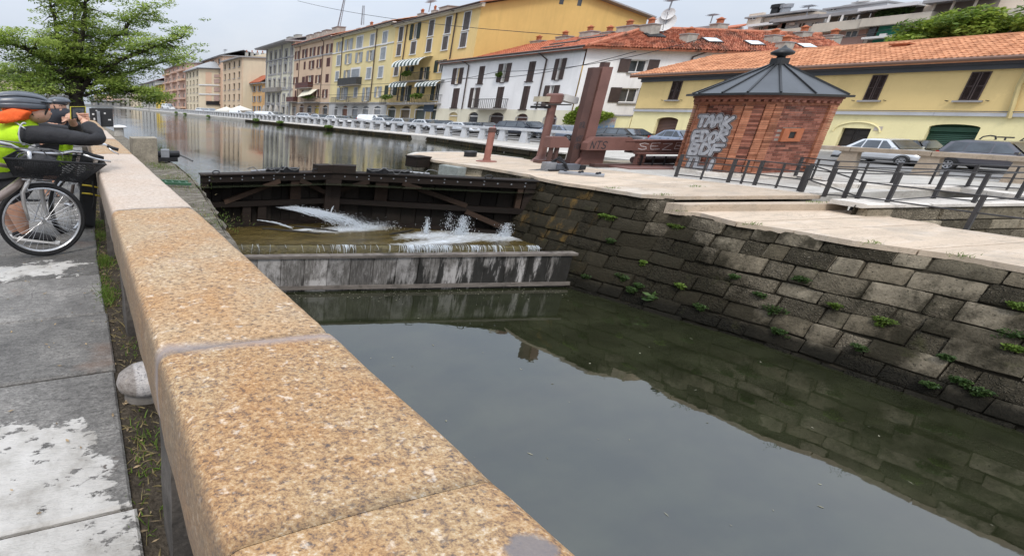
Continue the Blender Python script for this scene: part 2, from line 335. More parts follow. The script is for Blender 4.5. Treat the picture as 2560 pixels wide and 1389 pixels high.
def water(name, deep, rip, ripscale, stretch, rough=.02, bstr=.25, murk=None, ior=1.34):
    N = Nodes(name)
    c = deep
    if murk is not None: c = N.mix(N.ramp(N.noise(.9, N.pos((1, 2.2, 1)), det=7, rough=.65), ((.4, 0), (.7, 1))), deep, murk)
    a = N.noise(ripscale, N.pos(stretch), det=3, rough=.5, dist=.4); b = N.noise(ripscale * 3.3, N.pos(stretch), det=2, rough=.5)
    big = N.ramp(N.noise(.16, N.pos((1, .5, 1)), det=3), ((.35, .15), (.65, 1.0)))
    N.bump(N.math('MULTIPLY', N.math('ADD', a, N.math('MULTIPLY', b, .3)), big), bstr, rip)
    return N.set(c, rough, spec=.5, IOR=ior)
M_WATER = water("canal_water", (.020, .023, .014), .05, 2.6, (.6, 2.2, 1), .012, .15, None, 1.6)
M_LOCKW = water("lock_water", (.013, .015, .007), .02, 2.4, (.5, 1.0, 1), .022, .09, (.025, .028, .014), 1.9)

# ------------------------------------------------------------------ ground sheets and water
ZW, ZL, ZS = -.37, -2.15, -1.46           # canal water, lock water, water on the sill
gb = MB(); gb.box(-3000, 3000, 330, 3000, -2, -.35); setting("ground", gb, M_BANK)
setting("canal_water", MB().poly([(-3, 12.4, ZW), (2.9, 11.75, ZW), (6.25, 11.52, ZW), (10.3, 9.25, ZW), (13, 8.6, ZW), (30, 7, ZW), (30, 331, ZW), (-3, 331, ZW)]), M_WATER)
setting("lock_water", MB().quad((.3, -8, ZL), (13.5, -8, ZL), (13.5, 9.0, ZL), (.3, 9.0, ZL)), M_LOCKW)
setting("lock_bed", MB().quad((.0, -9, -3.2), (14, -9, -3.2), (14, 13, -3.2), (0, 13, -3.2)), M_JOINT)
# left bank: towpath base, ledge of rough stone beyond the parapet
LEDGE = [(1.34, -8), (1.38, 0), (1.52, 3), (1.70, 5.04), (2.0, 7.05), (2.30, 9.2), (2.55, 11.5), (2.67, 13.9), (2.45, 20), (2.34, 27.6), (2.0, 38), (1.6, 70), (1.4, 331)]
def ledge_x(y):
    for (xa, ya), (xb, yb) in zip(LEDGE, LEDGE[1:]):
        if y <= yb: return lerp(xa, xb, (y - ya) / (yb - ya))
    return 1.4
setting("towpath", MB().prism([(-260, -8), (.78, -8), (.78, 331), (-260, 331)], -2.6, -.03), M_SOIL)
rl = MB(); ys = [-8 + i * .35 for i in range(40)] + [6 + i * .22 for i in range(40)] + [14.8 + 1.5 ** (i * .8) * .6 for i in range(18)]
ys = sorted(set([y for y in ys if y < 331] + [331])); K = 14
def ledge_pt(i, j):
    y = ys[i]; t = j / K; xe = ledge_x(y) + N3((0, y, 0), 2.3) * .10 + N3((7, y, 0), 7) * .035
    x = lerp(.76, xe, t); z = -.03 + N3((x, y, 3), 1.6) * .045 + N3((x, y * .7, 9), 6) * .022 + N3((x, y, 1), 15) * .012 - (.04 if j == K else 0)
    return (x, y, z)
n0 = len(ys); vs_ = [ledge_pt(i, j) for i in range(n0) for j in range(K + 1)]
rl.add(vs_, [(i * (K + 1) + j, i * (K + 1) + j + 1, (i + 1) * (K + 1) + j + 1, (i + 1) * (K + 1) + j) for i in range(n0 - 1) for j in range(K)])
setting("stone_ledge", rl, M_ROUGH, True)
# left chamber wall below the ledge: courses of blocks
lw = thing("lock_wall", (1.5, 2, -2.6), "dark stone chamber wall under the rough ledge beside the parapet", "wall")
b = MB()
for (xa, ya), (xb, yb) in zip(LEDGE[:-1], LEDGE[1:]): b.quad((xa - .08, ya, -2.6), (xb - .08, yb, -2.6), (xb - .08, yb, -.02), (xa - .08, ya, -.02))
b.build("backing", M_JOINT, lw)
for c in range(6):
    z0 = -2.5 + c * .41; y = -2.0
    while y < 11:
        L = rnd.uniform(.5, 1.0); x0, x1 = ledge_x(y), ledge_x(y + L)
        MB().hexa(((x0 - .25, y + .012, z0 + .012), (x0 - .02, y + .012, z0 + .012), (x1 - .02, y + L - .012, z0 + .012), (x1 - .25, y + L - .012, z0 + .012), (x0 - .25, y + .012, z0 + .4), (x0 - .03, y + .012, z0 + .4), (x1 - .03, y + L - .012, z0 + .4), (x1 - .25, y + L - .012, z0 + .4))).build("stone_block", M_WALL, lw)
        y += L
# paving slabs
yj = [-2.4, -.6, .55, 1.62, 2.77, 3.70, 4.68, 5.6, 6.55, 7.5, 8.6, 9.6, 10.7, 11.8, 13, 14.2, 15.5, 17, 18.5, 20, 22, 24, 26]
tp = bpy.data.objects["towpath"]
for y0, y1 in zip(yj, yj[1:]):
    for x0, x1 in ((-1.25, .085), (-2.6, -1.25), (-4.0, -2.6)):
        j = rnd.uniform(-.012, .012); g = .009; zt = rnd.uniform(-.006, .006)
        m = MB(); X0, X1, Y0, Y1 = x0 + g, x1 - g + j, y0 + g, y1 - g; bv = .012
        m.add([(X0, Y0, -.1), (X1, Y0, -.1), (X1, Y1, -.1), (X0, Y1, -.1), (X0, Y0, zt - bv), (X1, Y0, zt - bv), (X1, Y1, zt - bv), (X0, Y1, zt - bv),
               (X0 + bv, Y0 + bv, zt), (X1 - bv, Y0 + bv, zt), (X1 - bv, Y1 - bv, zt), (X0 + bv, Y1 - bv, zt)],
              [(0, 1, 5, 4), (1, 2, 6, 5), (2, 3, 7, 6), (3, 0, 4, 7), (4, 5, 9, 8), (5, 6, 10, 9), (6, 7, 11, 10), (7, 4, 8, 11), (8, 9, 10, 11)])
        m.build("paving_slab", M_SLAB, tp)
setting("left_street", MB().box(-120, -4.0, -8, 331, -.2, -.005), M_ASPH)
# right bank: quay wall, pavement strip, road
QX = 22.0
b = MB(); qy = [4, 8, 12, 16, 19, 22, 26, 30, 36, 44, 55, 70, 90, 120, 160, 220, 331]
def quay_x(y): return QX - 2.2 * max(0, min(1, (27 - y) / 9)) if y < 27 else QX
pts = [(quay_x(y), y) for y in qy]
b.prism([(30, 331)] + [(30, 4)] + pts, -2.6, -.09)
setting("quay", b, M_CONC)
setting("road", MB().box(24.6, 80, -60, 331, -.5, .0), M_ROADSTONE)
setting("pavement", MB().box(31.6, 34.5, -60, 331, -.4, .10), M_CONC)
# quay wall facing blocks, those near enough to tell apart
qw = bpy.data.objects["quay"]
y = 15.5
while y < 62:
    L = rnd.uniform(1.0, 1.9) * (1 + y / 60); x0, x1 = quay_x(y), quay_x(y + L)
    for z0, z1 in ((-.62, -.33), (-.325, -.125)):
        o = rnd.uniform(.0, .04)
        MB().hexa(((x0 - .05 - o, y + .02, z0), (x0 + .2, y + .02, z0), (x1 + .2, y + L - .02, z0), (x1 - .05 - o, y + L - .02, z0), (x0 - .04 - o, y + .02, z1), (x0 + .2, y + .02, z1), (x1 + .2, y + L - .02, z1), (x1 - .04 - o, y + L - .02, z1))).build("stone_block", M_WALL, qw)
    MB().hexa(((x0 - .09, y + .02, -.12), (x0 + .9, y + .02, -.12), (x1 + .9, y + L - .02, -.12), (x1 - .09, y + L - .02, -.12), (x0 - .09, y + .02, -.06), (x0 + .9, y + .02, -.06), (x1 + .9, y + L - .02, -.06), (x1 - .09, y + L - .02, -.06))).build("coping_slab", M_DECKP, qw)
    y += L
# ------------------------------------------------------------------ granite parapet along the towpath
RZ0, RZ1 = .60, .88
par = thing("stone_parapet", (.4, 1.2, -.03), "long granite parapet rail on dark stone posts along the towpath edge", "parapet")
def rail_slab(y0, y1, mat, dz=0, dx=0, seed=0, pk=1.0):
    prof = []
    X0, X1 = .165 + dx, .785 + dx
    def arc(cx, cz, r, a0, a1, n):
        for k in range(n + 1):
            a = math.radians(lerp(a0, a1, k / n)); prof.append((cx + r * math.cos(a), cz + r * math.sin(a)))
    arc(X0 + .03, RZ0 + .02, .03, 270, 180, 3); prof.append((X0 - .004, (RZ0 + RZ1) / 2)); arc(X0 + .045, RZ1 - .045 + dz, .045, 180, 90, 5)
    for t in (.25, .5, .75): prof.append((lerp(X0, X1, t), RZ1 + dz + .006 * math.sin(math.pi * t)))
    arc(X1 - .06, RZ1 - .06 + dz, .06, 90, 0, 6); arc(X1 - .03, RZ0 + .02, .03, 0, -90, 3)
    n = len(prof); step = .045 if y0 < 4 else .12; m = max(2, int((y1 - y0) / step)); V = []
    for i in range(m + 1):
        y = lerp(y0, y1, i / m); e = min(i, m - i); pinch = (.008 if e == 0 else (.003 if e == 1 else 0)) * pk
        for k, (x, z) in enumerate(prof):
            q = (x * 1.3 + seed, y, z); a = N3(q, 3.1) * .005 + N3(q, 11) * .003
            w = N3((seed, y * .8, 0), 1.0) * .004
            cx, cz = (X0 + X1) / 2, (RZ0 + RZ1) / 2; L = math.hypot(x - cx, z - cz)
            V.append((x + (x - cx) / L * a - (x - cx) * pinch * 3 + w, y, z + (z - cz) / L * a * .7 - pinch * (1 if z > cz else -1)))
    F = [(i * n + k, i * n + (k + 1) % n, (i + 1) * n + (k + 1) % n, (i + 1) * n + k) for i in range(m) for k in range(n)]
    F += [tuple(range(n)), tuple(m * n + k for k in range(n - 1, -1, -1))]
    MB().add(V, F).build("rail_slab", mat, par, smooth=True, auto=None)
rj = [(-2.2, -.62, M_GRAN2), (-.62, .578, M_GRAN), (.579, 1.29, M_GRAN), (1.30, 3.50, M_GRAN2), (3.51, 7.75, M_GRAN3), (7.76, 11.2, M_GRAN2), (11.21, 15, M_GRAN3), (15.02, 19, M_GRAN2), (19.02, 23.5, M_GRAN2), (23.52, 28, M_GRAN2)]
for i, (a, c_, m_) in enumerate(rj): rail_slab(a, c_, m_, (rnd.uniform(-.004, .004) if i > 3 else 0), (rnd.uniform(-.006, .006) if i > 3 else 0), (i if i != 2 else 1) * 1.7, .25 if i in (1, 2) else 1.0)
for yp in [-.75 + 2.01 * k for k in range(14)]:
    o = rnd.uniform(-.01, .01)
    m = MB().grid(lambda u, v: Vector((.155 + o + .02 * v * 0, yp, 0)), 1, 1) if False else MB()
    x0, x1, y0, y1 = .196 + o, .60, yp, yp + .24
    for k in range(5):
        z0, z1 = lerp(-.05, RZ0 + .01, k / 5), lerp(-.05, RZ0 + .01, (k + 1) / 5)
        a = [Vector((x, y, z)) + Vector((N3((x, y, z + yp), 9), N3((x, y, z + 5 + yp), 9), 0)) * .012 for z in (z0, z1) for x, y in ((x0, y0), (x1, y0), (x1, y1), (x0, y1))]
        m.add(a, ((0, 1, 5, 4), (1, 2, 6, 5), (2, 3, 7, 6), (3, 0, 4, 7)))
    m.build("post", M_POST, par)
# dark patch of mortar repair and a worn crack belong to the stone itself (built as a thin seam)
# ------------------------------------------------------------------ right chamber wall of stone blocks
TOPL = [(9.6, 11.15), (9.35, 11.12), (8.5, 10.98), (7.77, 11.12), (6.76, 11.16), (6.46, 11.35), (6.2, 11.62), (5.28, 11.45), (4.54, 11.6), (3.88, 11.63), (3.11, 11.92), (2.47, 11.93), (0, 12.0), (-6, 12.1)]
BOTL = [(9.6, 10.2), (7.28, 10.2), (4.17, 10.92), (1.62, 11.06), (-6, 11.2)]
def pl(L, y):
    for (ya, xa), (yb, xb) in zip(L, L[1:]):
        if y >= yb: return lerp(xa, xb, (y - ya) / (yb - ya))
    return L[-1][1]
def WX(y, z): return lerp(pl(BOTL, y), pl(TOPL, y), (z - ZL) / (0 - ZL))
rw = thing("lock_wall", (11, 5, -2.6), "weathered lock chamber wall of mossy stone blocks opposite the granite parapet", "wall")
yy = [9.6 - .3 * i for i in range(53)]; zz = [-2.7, -2.15, -1.6, -1, -.5, -.06]
bm_ = MB().grid(lambda u, v: (WX(lerp(9.6, -6, u), lerp(-2.7, -.31, v)) + .07, lerp(9.6, -6, u), lerp(-2.7, -.31, v)), 40, 5); bm_.build("backing", M_JOINT, rw)
MB().grid(lambda u, v: (WX(lerp(9.6, 6.4, u), lerp(-.32, -.05, v)) + .07, lerp(9.6, 6.4, u), lerp(-.32, -.05, v)), 12, 2).build("backing", M_JOINT, rw)
def wall_block(fn, ya, yb, za, zb, nrm, mat, parent, rough=1.0, name="stone_block"):
    nu, nv = 5, 3; V = []; sd = rnd.uniform(0, 50); ch = rnd.uniform(.004, .02); pr = rnd.uniform(-.02, .025)
    for j in range(nv + 1):
        for i in range(nu + 1):
            u, v = i / nu, j / nv
            if i == 1: u = .09
            if i == nu - 1: u = .91
            if j == 1: v = .16
            if j == nv - 1: v = .84
            y, z = lerp(ya, yb, u), lerp(za, zb, v)
            edge = (i in (0, nu)) or (j in (0, nv)); corner = (i in (0, nu)) and (j in (0, nv))
            jy = N3((y * 3 + sd, z * 3, 1), 2) * .016 * rough; jz = N3((y * 3 + sd, z * 3, 7), 2) * .014 * rough
            if corner: y += (.004 if i == 0 else -.004) * (1 if yb > ya else -1); z += .004 if j == 0 else -.004
            p = Vector((fn(y + jy, z + jz), y + jy, z + jz))
            d = pr * 1.6 + N3((y + sd, z, 4), 5) * .022 * rough + N3((y + sd, z, 4), 14) * .014 * rough - (.008 + ch * .5 if edge else 0) - (.004 if corner else 0)
            V.append(p + nrm * d)
    n1 = nu + 1; F = [(j * n1 + i, j * n1 + i + 1, (j + 1) * n1 + i + 1, (j + 1) * n1 + i) for j in range(nv) for i in range(nu)]
    ring = [i for i in range(n1)] + [j * n1 + nu for j in range(1, nv + 1)] + [nv * n1 + i for i in range(nu - 1, -1, -1)] + [j * n1 for j in range(nv - 1, 0, -1)]
    b0 = len(V); V += [V[k] - nrm * .14 for k in ring]; m = len(ring)
    F += [(ring[k], b0 + k, b0 + (k + 1) % m, ring[(k + 1) % m]) for k in range(m)]
    return MB().add(V, F).build(name, mat, parent, smooth=True, auto=28)
NW = Vector((-.92, 0, .38)).normalized()
lev = [-.06, -.31, -.53, -.79, -1.08, -1.30, -1.58, -1.86, -2.09, -2.36]
for c in range(len(lev) - 1):
    y = 9.5; y_end = 6.42 if c == 0 else -.4
    if c > 0: y += rnd.uniform(-.1, .1) - .1
    while y > y_end:
        L = rnd.choice((rnd.uniform(.24, .40), rnd.uniform(.42, .66), rnd.uniform(.42, .78)));  L = min(L, max(.2, y - y_end)) if c == 0 else L
        dzt = rnd.uniform(-.016, .016)
        wall_block(WX, y - .008, y - L + .008, lev[c + 1] + .010 + dzt, lev[c] - .008 + dzt, NW, M_WALL, rw)
        y -= L
# ------------------------------------------------------------------ island platform, steps, lower deck
setting("island_core", MB().prism([(11.75, 15.0), (11.45, 13.9), (11.35, 12.6), (11.55, 10.3), (11.5, 9.4), (11.5, 6.5), (12.2, 6.0), (12.3, -6), (14.75, -6), (14.75, 4.9), (24.2, 3.3), (24.2, 10.6), (14.9, 10.6), (14.8, 13.4), (14.8, 15.5), (13.2, 15.9)], -2.6, -.33), M_CONC)
def slab_set(name, quads, z, th, mat, parent):
    for q in quads:
        m = MB(); V = []
        for (x, y), s in zip(q, range(len(q))): V.append((x, y))
        # finer edges so that they look broken, not ruled
        P = []
        for i in range(len(V)):
            a, c = Vector((*V[i], 0)), Vector((*V[(i + 1) % len(V)], 0)); n = max(2, int((c - a).length / .14))
            for k in range(n):
                p = a.lerp(c, k / n); P.append((p.x + N3((p.x, p.y, 1), 4) * .022, p.y + N3((p.x, p.y, 9), 4) * .014))
        m.prism(P, z - th, z); m.build(name, mat, parent)
isl = bpy.data.objects["island_core"]
slab_set("deck_slab", [[(11.70, 15.2), (11.34, 14.05), (11.22, 12.68), (14.72, 12.0), (14.94, 13.4), (14.9, 15.6), (14.0, 16.0), (12.6, 15.9)],
    [(11.21, 12.66), (11.45, 11.6), (11.38, 10.35), (14.70, 9.5), (14.64, 11.8), (14.71, 11.98)],
    [(11.37, 10.33), (11.38, 9.8), (11.09, 9.36), (10.93, 8.52), (11.05, 7.75), (14.95, 7.75), (14.71, 9.48)]], 0.0, .075, M_DECK, isl)
slab_set("deck_slab", [[(11.04, 7.73), (11.06, 6.78), (11.45, 6.46), (14.93, 5.73), (15.05, 6.0), (14.96, 7.73)]], 0.0, .075, M_DECK, isl)
slab_set("edge_slab", [[(14.98, 6.0), (15.30, 5.95), (15.3, 6.7), (15.02, 8.0), (14.76, 10.4), (14.64, 11.8), (14.5, 11.8), (14.72, 9.9), (14.93, 7.75)]], .006, .08, M_DECKP, isl)
slab_set("kerb", [[(14.98, 13.4), (15.1, 13.4), (15.0, 15.8), (14.0, 16.2), (12.5, 16.1), (11.6, 15.35), (11.72, 15.22), (12.62, 15.92), (14.0, 16.02), (14.9, 15.62)]], .004, .09, M_DECKP, isl)
slab_set("kiosk_yard", [[(15.32, 6.0), (24.2, 4.9), (24.2, 10.6), (14.9, 10.6), (15.05, 8.0)]], -.012, .2, M_CONC, isl)
# the island's own rough edge below the slabs, canal side
for (xa, ya), (xb, yb) in zip([(11.1, 9.4), (11.40, 10.33), (11.47, 11.6), (11.24, 12.66), (11.36, 14.05), (11.72, 15.2)], [(11.40, 10.33), (11.47, 11.6), (11.24, 12.66), (11.36, 14.05), (11.72, 15.2), (12.6, 15.95)]):
    m = MB(); z0 = rnd.uniform(-.75, -.7); o = rnd.uniform(.02, .08)
    m.hexa(((xa + o, ya + .01, -1), (xa + .5, ya, -1), (xb + .5, yb, -1), (xb + o, yb - .01, -1), (xa + o + .04, ya + .01, -.082), (xa + .5, ya, -.082), (xb + .5, yb, -.082), (xb + o + .04, yb - .01, -.082)))
    m.build("stone_block", M_WALL2, isl)
p0, p1 = G(1115, 412, -.10), G(1195, 418, -.10)
MB().obox(Vector((11.08, 12.35, -.22)), (.16, 0, 0), (0, .42, 0), (0, 0, .15)).build("stone_block", plain("grey_cut_stone", (.22, .235, .22), .85, .2, 6, .4, 40, fine=.2), isl)
# steps
for k, (dy, z) in enumerate(((0.0, -.115),)):
    m = MB(); P = [(11.28, 6.42), (15.15, 5.62), (15.12, 5.36), (11.35, 6.16)]; m.prism(P, -.33, z); m.build("step", M_DECK, isl)
slab_set("deck_slab", [[(11.40, 6.20), (11.56, 5.95), (11.30, 5.25), (15.1, 4.75), (15.15, 5.45)], [(11.29, 5.23), (11.46, 4.55), (14.95, 4.15), (14.98, 4.73)],
    [(11.46, 4.53), (11.48, 3.86), (11.72, 3.3), (14.72, 3.0), (14.65, 4.0), (14.9, 4.13)], [(11.72, 3.28), (11.82, 3.0), (11.80, 2.2), (14.85, 1.9), (14.74, 2.98)], [(11.80, 2.18), (11.85, .4), (14.9, .2), (14.86, 1.88)], [(11.85, .38), (11.9, -3), (15, -3), (14.92, .18)]], -.25, .085, M_DECK, isl)
# ramp pit on the right with its block wall
setting("ramp_floor", MB().box(14.7, 30, -6, 5.0, -2.5, -1.25), M_CONC)
rwall = thing("retaining_wall", (18, 4.2, -1.25), "pale block retaining wall of the side ramp behind the black railing", "wall")
RA, RB = Vector((14.45, 4.95, 0)), Vector((24.4, 3.05, 0)); rd = (RB - RA); RLn = rd.length; rd.normalize(); rnrm = Vector((rd.y, -rd.x, 0)).normalized()
if rnrm.y > 0: rnrm = -rnrm
MB().quad(RA + Vector((0, .1, -1.3)), RB + Vector((0, .1, -1.3)), RB + Vector((0, .1, -.05)), RA + Vector((0, .1, -.05))).build("backing", M_JOINT, rwall)
def rblock(s0, s1, z0, z1, out, mat, name="stone_block", dep=.16):
    a = RA + rd * (s0 + .012); c = RA + rd * (s1 - .012); o = rnrm * out; bk = -rnrm * dep; e = .018
    V = [a + bk, a, c, c + bk]
    m = MB(); lo = [Vector((p.x, p.y, z0 + .01)) for p in V]; hi = [Vector((p.x, p.y, z1 - .01)) for p in V]
    f = [a + o + rd * e + Vector((0, 0, z0 + .01 + e)), c + o - rd * e + Vector((0, 0, z0 + .01 + e)), c + o - rd * e + Vector((0, 0, z1 - .01 - e)), a + o + rd * e + Vector((0, 0, z1 - .01 - e))]
    m.add([lo[0], lo[1], lo[2], lo[3], hi[0], hi[1], hi[2], hi[3]] + f, ((0, 1, 5, 4), (2, 3, 7, 6), (4, 5, 6, 7), (3, 2, 1, 0), (1, 2, 9, 8), (2, 6, 10, 9), (6, 5, 11, 10), (5, 1, 8, 11), (8, 9, 10, 11)))
    m.build(name, mat, rwall)
lv = [-.10, -.36, -.58, -.82, -1.05, -1.27]
for c in range(5):
    s = rnd.uniform(-.1, .0) + .1
    while s < RLn:
        L = rnd.uniform(.6, 1.35); rblock(s, s + L, lv[c + 1], lv[c], rnd.uniform(.01, .04), M_WALL2); s += L
s = 0.0
while s < RLn:
    L = rnd.uniform(.9, 1.6); rblock(s, s + L, -.105, .004, .07, M_DECKP, "coping_slab", .5); s += L
# white kerbs of the yard behind the railing
def kerb(a, c, w, z0, z1, mat, label):
    m = MB(); a = Vector(a); c = Vector(c); m.beam((a.x, a.y, (z0 + z1) / 2), (c.x, c.y, (z0 + z1) / 2), w, z1 - z0)
    return m.build("kerb", mat, isl)
ka, kb, kc = G(2030, 462), G(2405, 474), G(2560, 482)
m = MB()
for a, c in ((ka, kb),):
    n = 4
    for k in range(n): kerb(a.lerp(c, k / n + .004), a.lerp(c, (k + 1) / n - .004), .42, -.02, .075, M_DECKP, "")
ka, kb = G(1745, 436), G(2040, 447)
for k in range(3): kerb(ka.lerp(kb, k / 3 + .004), ka.lerp(kb, (k + 1) / 3 - .004), .35, -.02, .07, M_DECKP, "")
ka, kb = G(2400, 474), G(2600, 500)
for k in range(2): kerb(ka.lerp(kb, k / 2 + .004), ka.lerp(kb, (k + 1) / 2 - .004), .42, -.02, .075, M_DECKP, "")

# ------------------------------------------------------------------ mitre gate
def wood(name, col, col2, rough=.6, grain=(1, 1, 14)):
    N = Nodes(name); g = N.noise(3, N.pos(grain), det=8, rough=.7, dist=1.0)
    c = N.mix(N.ramp(g, ((.3, 0), (.7, 1))), col, col2); c = N.mix(1, c, N.ramp(N.rand(), ((0, .6), (1, 1.5))), 'MULTIPLY')
    m = N.noise(2.2, N.pos(loc=(2, 2, 2)), det=8, rough=.7); c = N.mix(N.ramp(m, ((.52, 0), (.72, .8))), c, (.010, .010, .007))
    N.bump(N.noise(8, N.pos(grain), det=8), .5, .012); return N.set(c, rough + .2, spec=.18)
M_GATE = wood("gate_timber", (.011, .008, .0065), (.024, .016, .012), .5)
M_BRACE = wood("brace_timber", (.020, .013, .0095), (.050, .030, .020), .6)
M_PLANK = wood("gate_plank", (.010, .008, .006), (.020, .015, .012), .6, (14, 14, 1))
M_BLACK = plain("black_metal", (.018, .018, .02), .5, .2, 8, .1, 50, metal=.3)
M_STEELG = plain("galvanised", (.30, .31, .33), .45, .2, 6, .1, 60, metal=.6)
M_CABLE = plain("cable", (.12, .12, .12), .6, .1, 8, 0)
ZT = -.08
HL, MT, HR = G(505, 437, ZT), G(830, 430, ZT), G(1341, 453, ZT)
MT2 = MT
def leaf(H, label, right):
    t = thing("lock_gate_leaf", (H.x, H.y, -1.6), label, "lock gate", "mitre gate leaves")
    d = (MT - H); d.z = 0; L = d.length; d.normalize(); n = Vector((d.y, -d.x, 0))
    if n.y > 0: n = -n
    def P(s, z, o=0): q = H + d * (s * L) + n * o; return Vector((q.x, q.y, z))
    def bx(name, s0, s1, z0, z1, o0, o1, mat, parent=t):
        a, c = sorted((s0, s1)); return MB().hexa((P(a, z0, o0), P(c, z0, o0), P(c, z0, o1), P(a, z0, o1), P(a, z1, o0), P(c, z1, o0), P(c, z1, o1), P(a, z1, o1))).build(name, mat, parent)
    npk = 13
    for k in range(npk): bx("plank", k / npk + .002, (k + 1) / npk - .002, -1.9, -.2, -.22, -.15 + rnd.uniform(-.012, .012), M_PLANK)
    bx("backing", 0, 1, -1.9, -.12, -.27, -.235, M_GATE)
    tb = bx("top_beam", 0, 1, -.27, ZT - .012, -.14, .06, M_GATE)
    bx("walkway", -.01, 1, ZT - .011, ZT + .02, -.30, .10, M_GATE)
    bx("mid_beam", 0, 1, -.93, -.79, -.14, .06, M_GATE)
    bx("low_beam", 0, 1, -1.9, -1.40, -.14, .05, M_GATE)
    bx("post", 0, .045, -1.9, -.272, -.14, .035, M_GATE); bx("post", .945, .998, -1.9, -.272, -.16, .10, M_GATE)
    bx("mitre_cap", .875, .999, ZT + .021, ZT + .20, -.30, .06, M_GATE)
    def brace(s0, z0, s1, z1, w=.15, o=.0): MB().beam(P(s0, z0, o), P(s1, z1, o), .12, w, n).build("brace", M_BRACE, t)
    if not right:
        brace(.16, -.80, .58, -.27); brace(.74, -.27, .95, -.62, .14); bx("strut", .67, .755, -.788, -.273, -.14, .02, M_BRACE)
        for s0 in (.30, .42): bx("strut", s0, s0 + .065, -1.418, -.935, -.14, .02, M_GATE)
    else:
        brace(.63, -.275, .30, -.79); brace(.30, -.935, .10, -1.33); brace(.80, -.272, .95, -.55, .13); bx("strut", .70, .765, -.788, -.273, -.14, .02, M_BRACE)
        bx("strut", .05, .075, -.788, -.273, -.1, .03, M_BRACE)
    for k in range(15 if right else 12):
        s = .05 + k * (.88 / (14 if right else 11))
        for z in ((-.175,) if k % 3 else (-.13, -.215)):
            MB().lathe(((.022, -.02), (.022, .0), (.012, .014)), (0, 0, 0), 8).map(lambda p: P(s, z, .06) + n * p.z + d * p.x + Vector((0, 0, p.y))).build("bolt", M_STEELG, tb)
    for s in ((.10, .86) if not right else (.22, .90)):
        c = P(s, ZT + .06, .02); MB().tube([c + (d * math.cos(a) * .09 + Vector((0, 0, 1)) * math.sin(a) * .045) for a in [2 * math.pi * k / 14 for k in range(15)]], .014, 6).build("ring", M_BLACK, t)
    return P
PL = leaf(HL, "dark timber lock gate leaf with the strong water jet, next to the rough ledge", False)
PR = leaf(HR, "dark timber lock gate leaf with the long diagonal brace, next to the block wall", True)
def actuator(P, s0, s1, label):
    c = P((s0 + s1) / 2, ZT + .03, -.12); t = thing("hydraulic_actuator", c, label, "actuator", "hydraulic actuators on the lock gate")
    d = (P(1, 0) - P(0, 0)); d.z = 0; L = d.length; d.normalize()
    q = lambda s, z, o: P(s, ZT + z, o)
    w = s1 - s0
    for a, bq, z0, z1 in ((s0 + w * .62, s1, .02, .13), (s0 + w * .5, s0 + w * .64, .02, .16)):
        MB().hexa((q(a, z0, -.2), q(bq, z0, -.2), q(bq, z0, .02), q(a, z0, .02), q(a, z1, -.2), q(bq, z1, -.2), q(bq, z1, .02), q(a, z1, .02))).build("housing", M_BLACK, t)
    MB().tube([q(s0, .09, -.08), q(s0 + w * .5, .09, -.08)], .05, 10).build("cylinder", M_BLACK, t)
    MB().tube([q(s0 - w * .45, .06, -.1), q(s0, .09, -.08)], .022, 8).build("piston_rod", M_STEELG, t)
    pts = [q(lerp(s0 - w * .6, s1, k / 24), .14 + .05 * math.sin(k * .8) - .16 * (1 - abs(k / 12 - 1)) * (k % 3 != 0) * .5, .04 + .03 * math.sin(k * 1.7)) for k in range(25)]
    MB().tube(pts, .012, 6).build("hose", M_CABLE, t)
actuator(PL, .48, .73, "black hydraulic actuator with loose hoses on the gate leaf beside the rough ledge")
actuator(PR, .60, .82, "black hydraulic actuator lying on the gate leaf beside the block wall")
# ------------------------------------------------------------------ sill, weir lip, timber dam
DR, DL = G(1412, 716, ZL), G(720, 728, ZL); dd = (DL - DR); dd.z = 0; dl = dd.length; dd.normalize(); DL = DR + dd * (dl + 2.2); DL.z = ZL; dl += 2.2
dn = Vector((dd.y, -dd.x, 0));
if dn.y > 0: dn = -dn
def DP(s, z, o=0): q = DR + dd * s + dn * o; return Vector((q.x, q.y, z))
def dam_wood():
    N = Nodes("dam_plank"); x, y, z = N.sep()
    g = N.noise(5, N.pos((5, 5, .8)), det=9, rough=.7)
    c = N.ramp(g, ((.25, (.035, .031, .028)), (.5, (.13, .12, .11)), (.72, (.30, .285, .27))))
    w = N.noise(1.7, N.pos((1.1, 1.1, .7), loc=(2, 0, 0)), det=9, rough=.72); c = N.mix(N.ramp(w, ((.47, 0), (.58, .85))), c, (.42, .40, .385))
    drip = N.noise(2.6, N.pos((1.6, 1.6, .28), loc=(7, 0, 0)), det=8, rough=.7)
    right = N.math('MULTIPLY', N.math('SUBTRACT', x, 6.3), .045)
    k = N.math('ADD', drip, N.math('ADD', N.math('MAXIMUM', right, -.08), N.math('MULTIPLY', N.math('SUBTRACT', -1.75, z), .16)))
    c = N.mix(N.ramp(k, ((.52, 0), (.6, .96))), c, (.012, .011, .009))
    c = N.mix(1, c, N.ramp(N.rand(), ((0, .6), (1, 1.2))), 'MULTIPLY')
    N.bump(N.noise(9, N.pos((7, 7, 1)), det=8), .5, .012); return N.set(c, .62, spec=.35)
M_DAM = dam_wood(); M_DAMTOP = wood("dam_rail", (.06, .05, .045), (.17, .15, .13), .6, (1, 1, 10))
dam = thing("timber_dam", (6.5, 8, ZL - .4), "weathered timber plank dam across the chamber below the gate", "dam")
npl = 17
for k in range(npl):
    a, c = dl * k / npl + .006, dl * (k + 1) / npl - .006; o = rnd.uniform(-.012, .012)
    MB().hexa((DP(a, -2.5, -.07), DP(a, -2.5, o), DP(c, -2.5, o), DP(c, -2.5, -.07), DP(a, -1.40, -.07), DP(a, -1.40, o), DP(c, -1.40, o), DP(c, -1.40, -.07))).build("plank", M_DAM, dam)
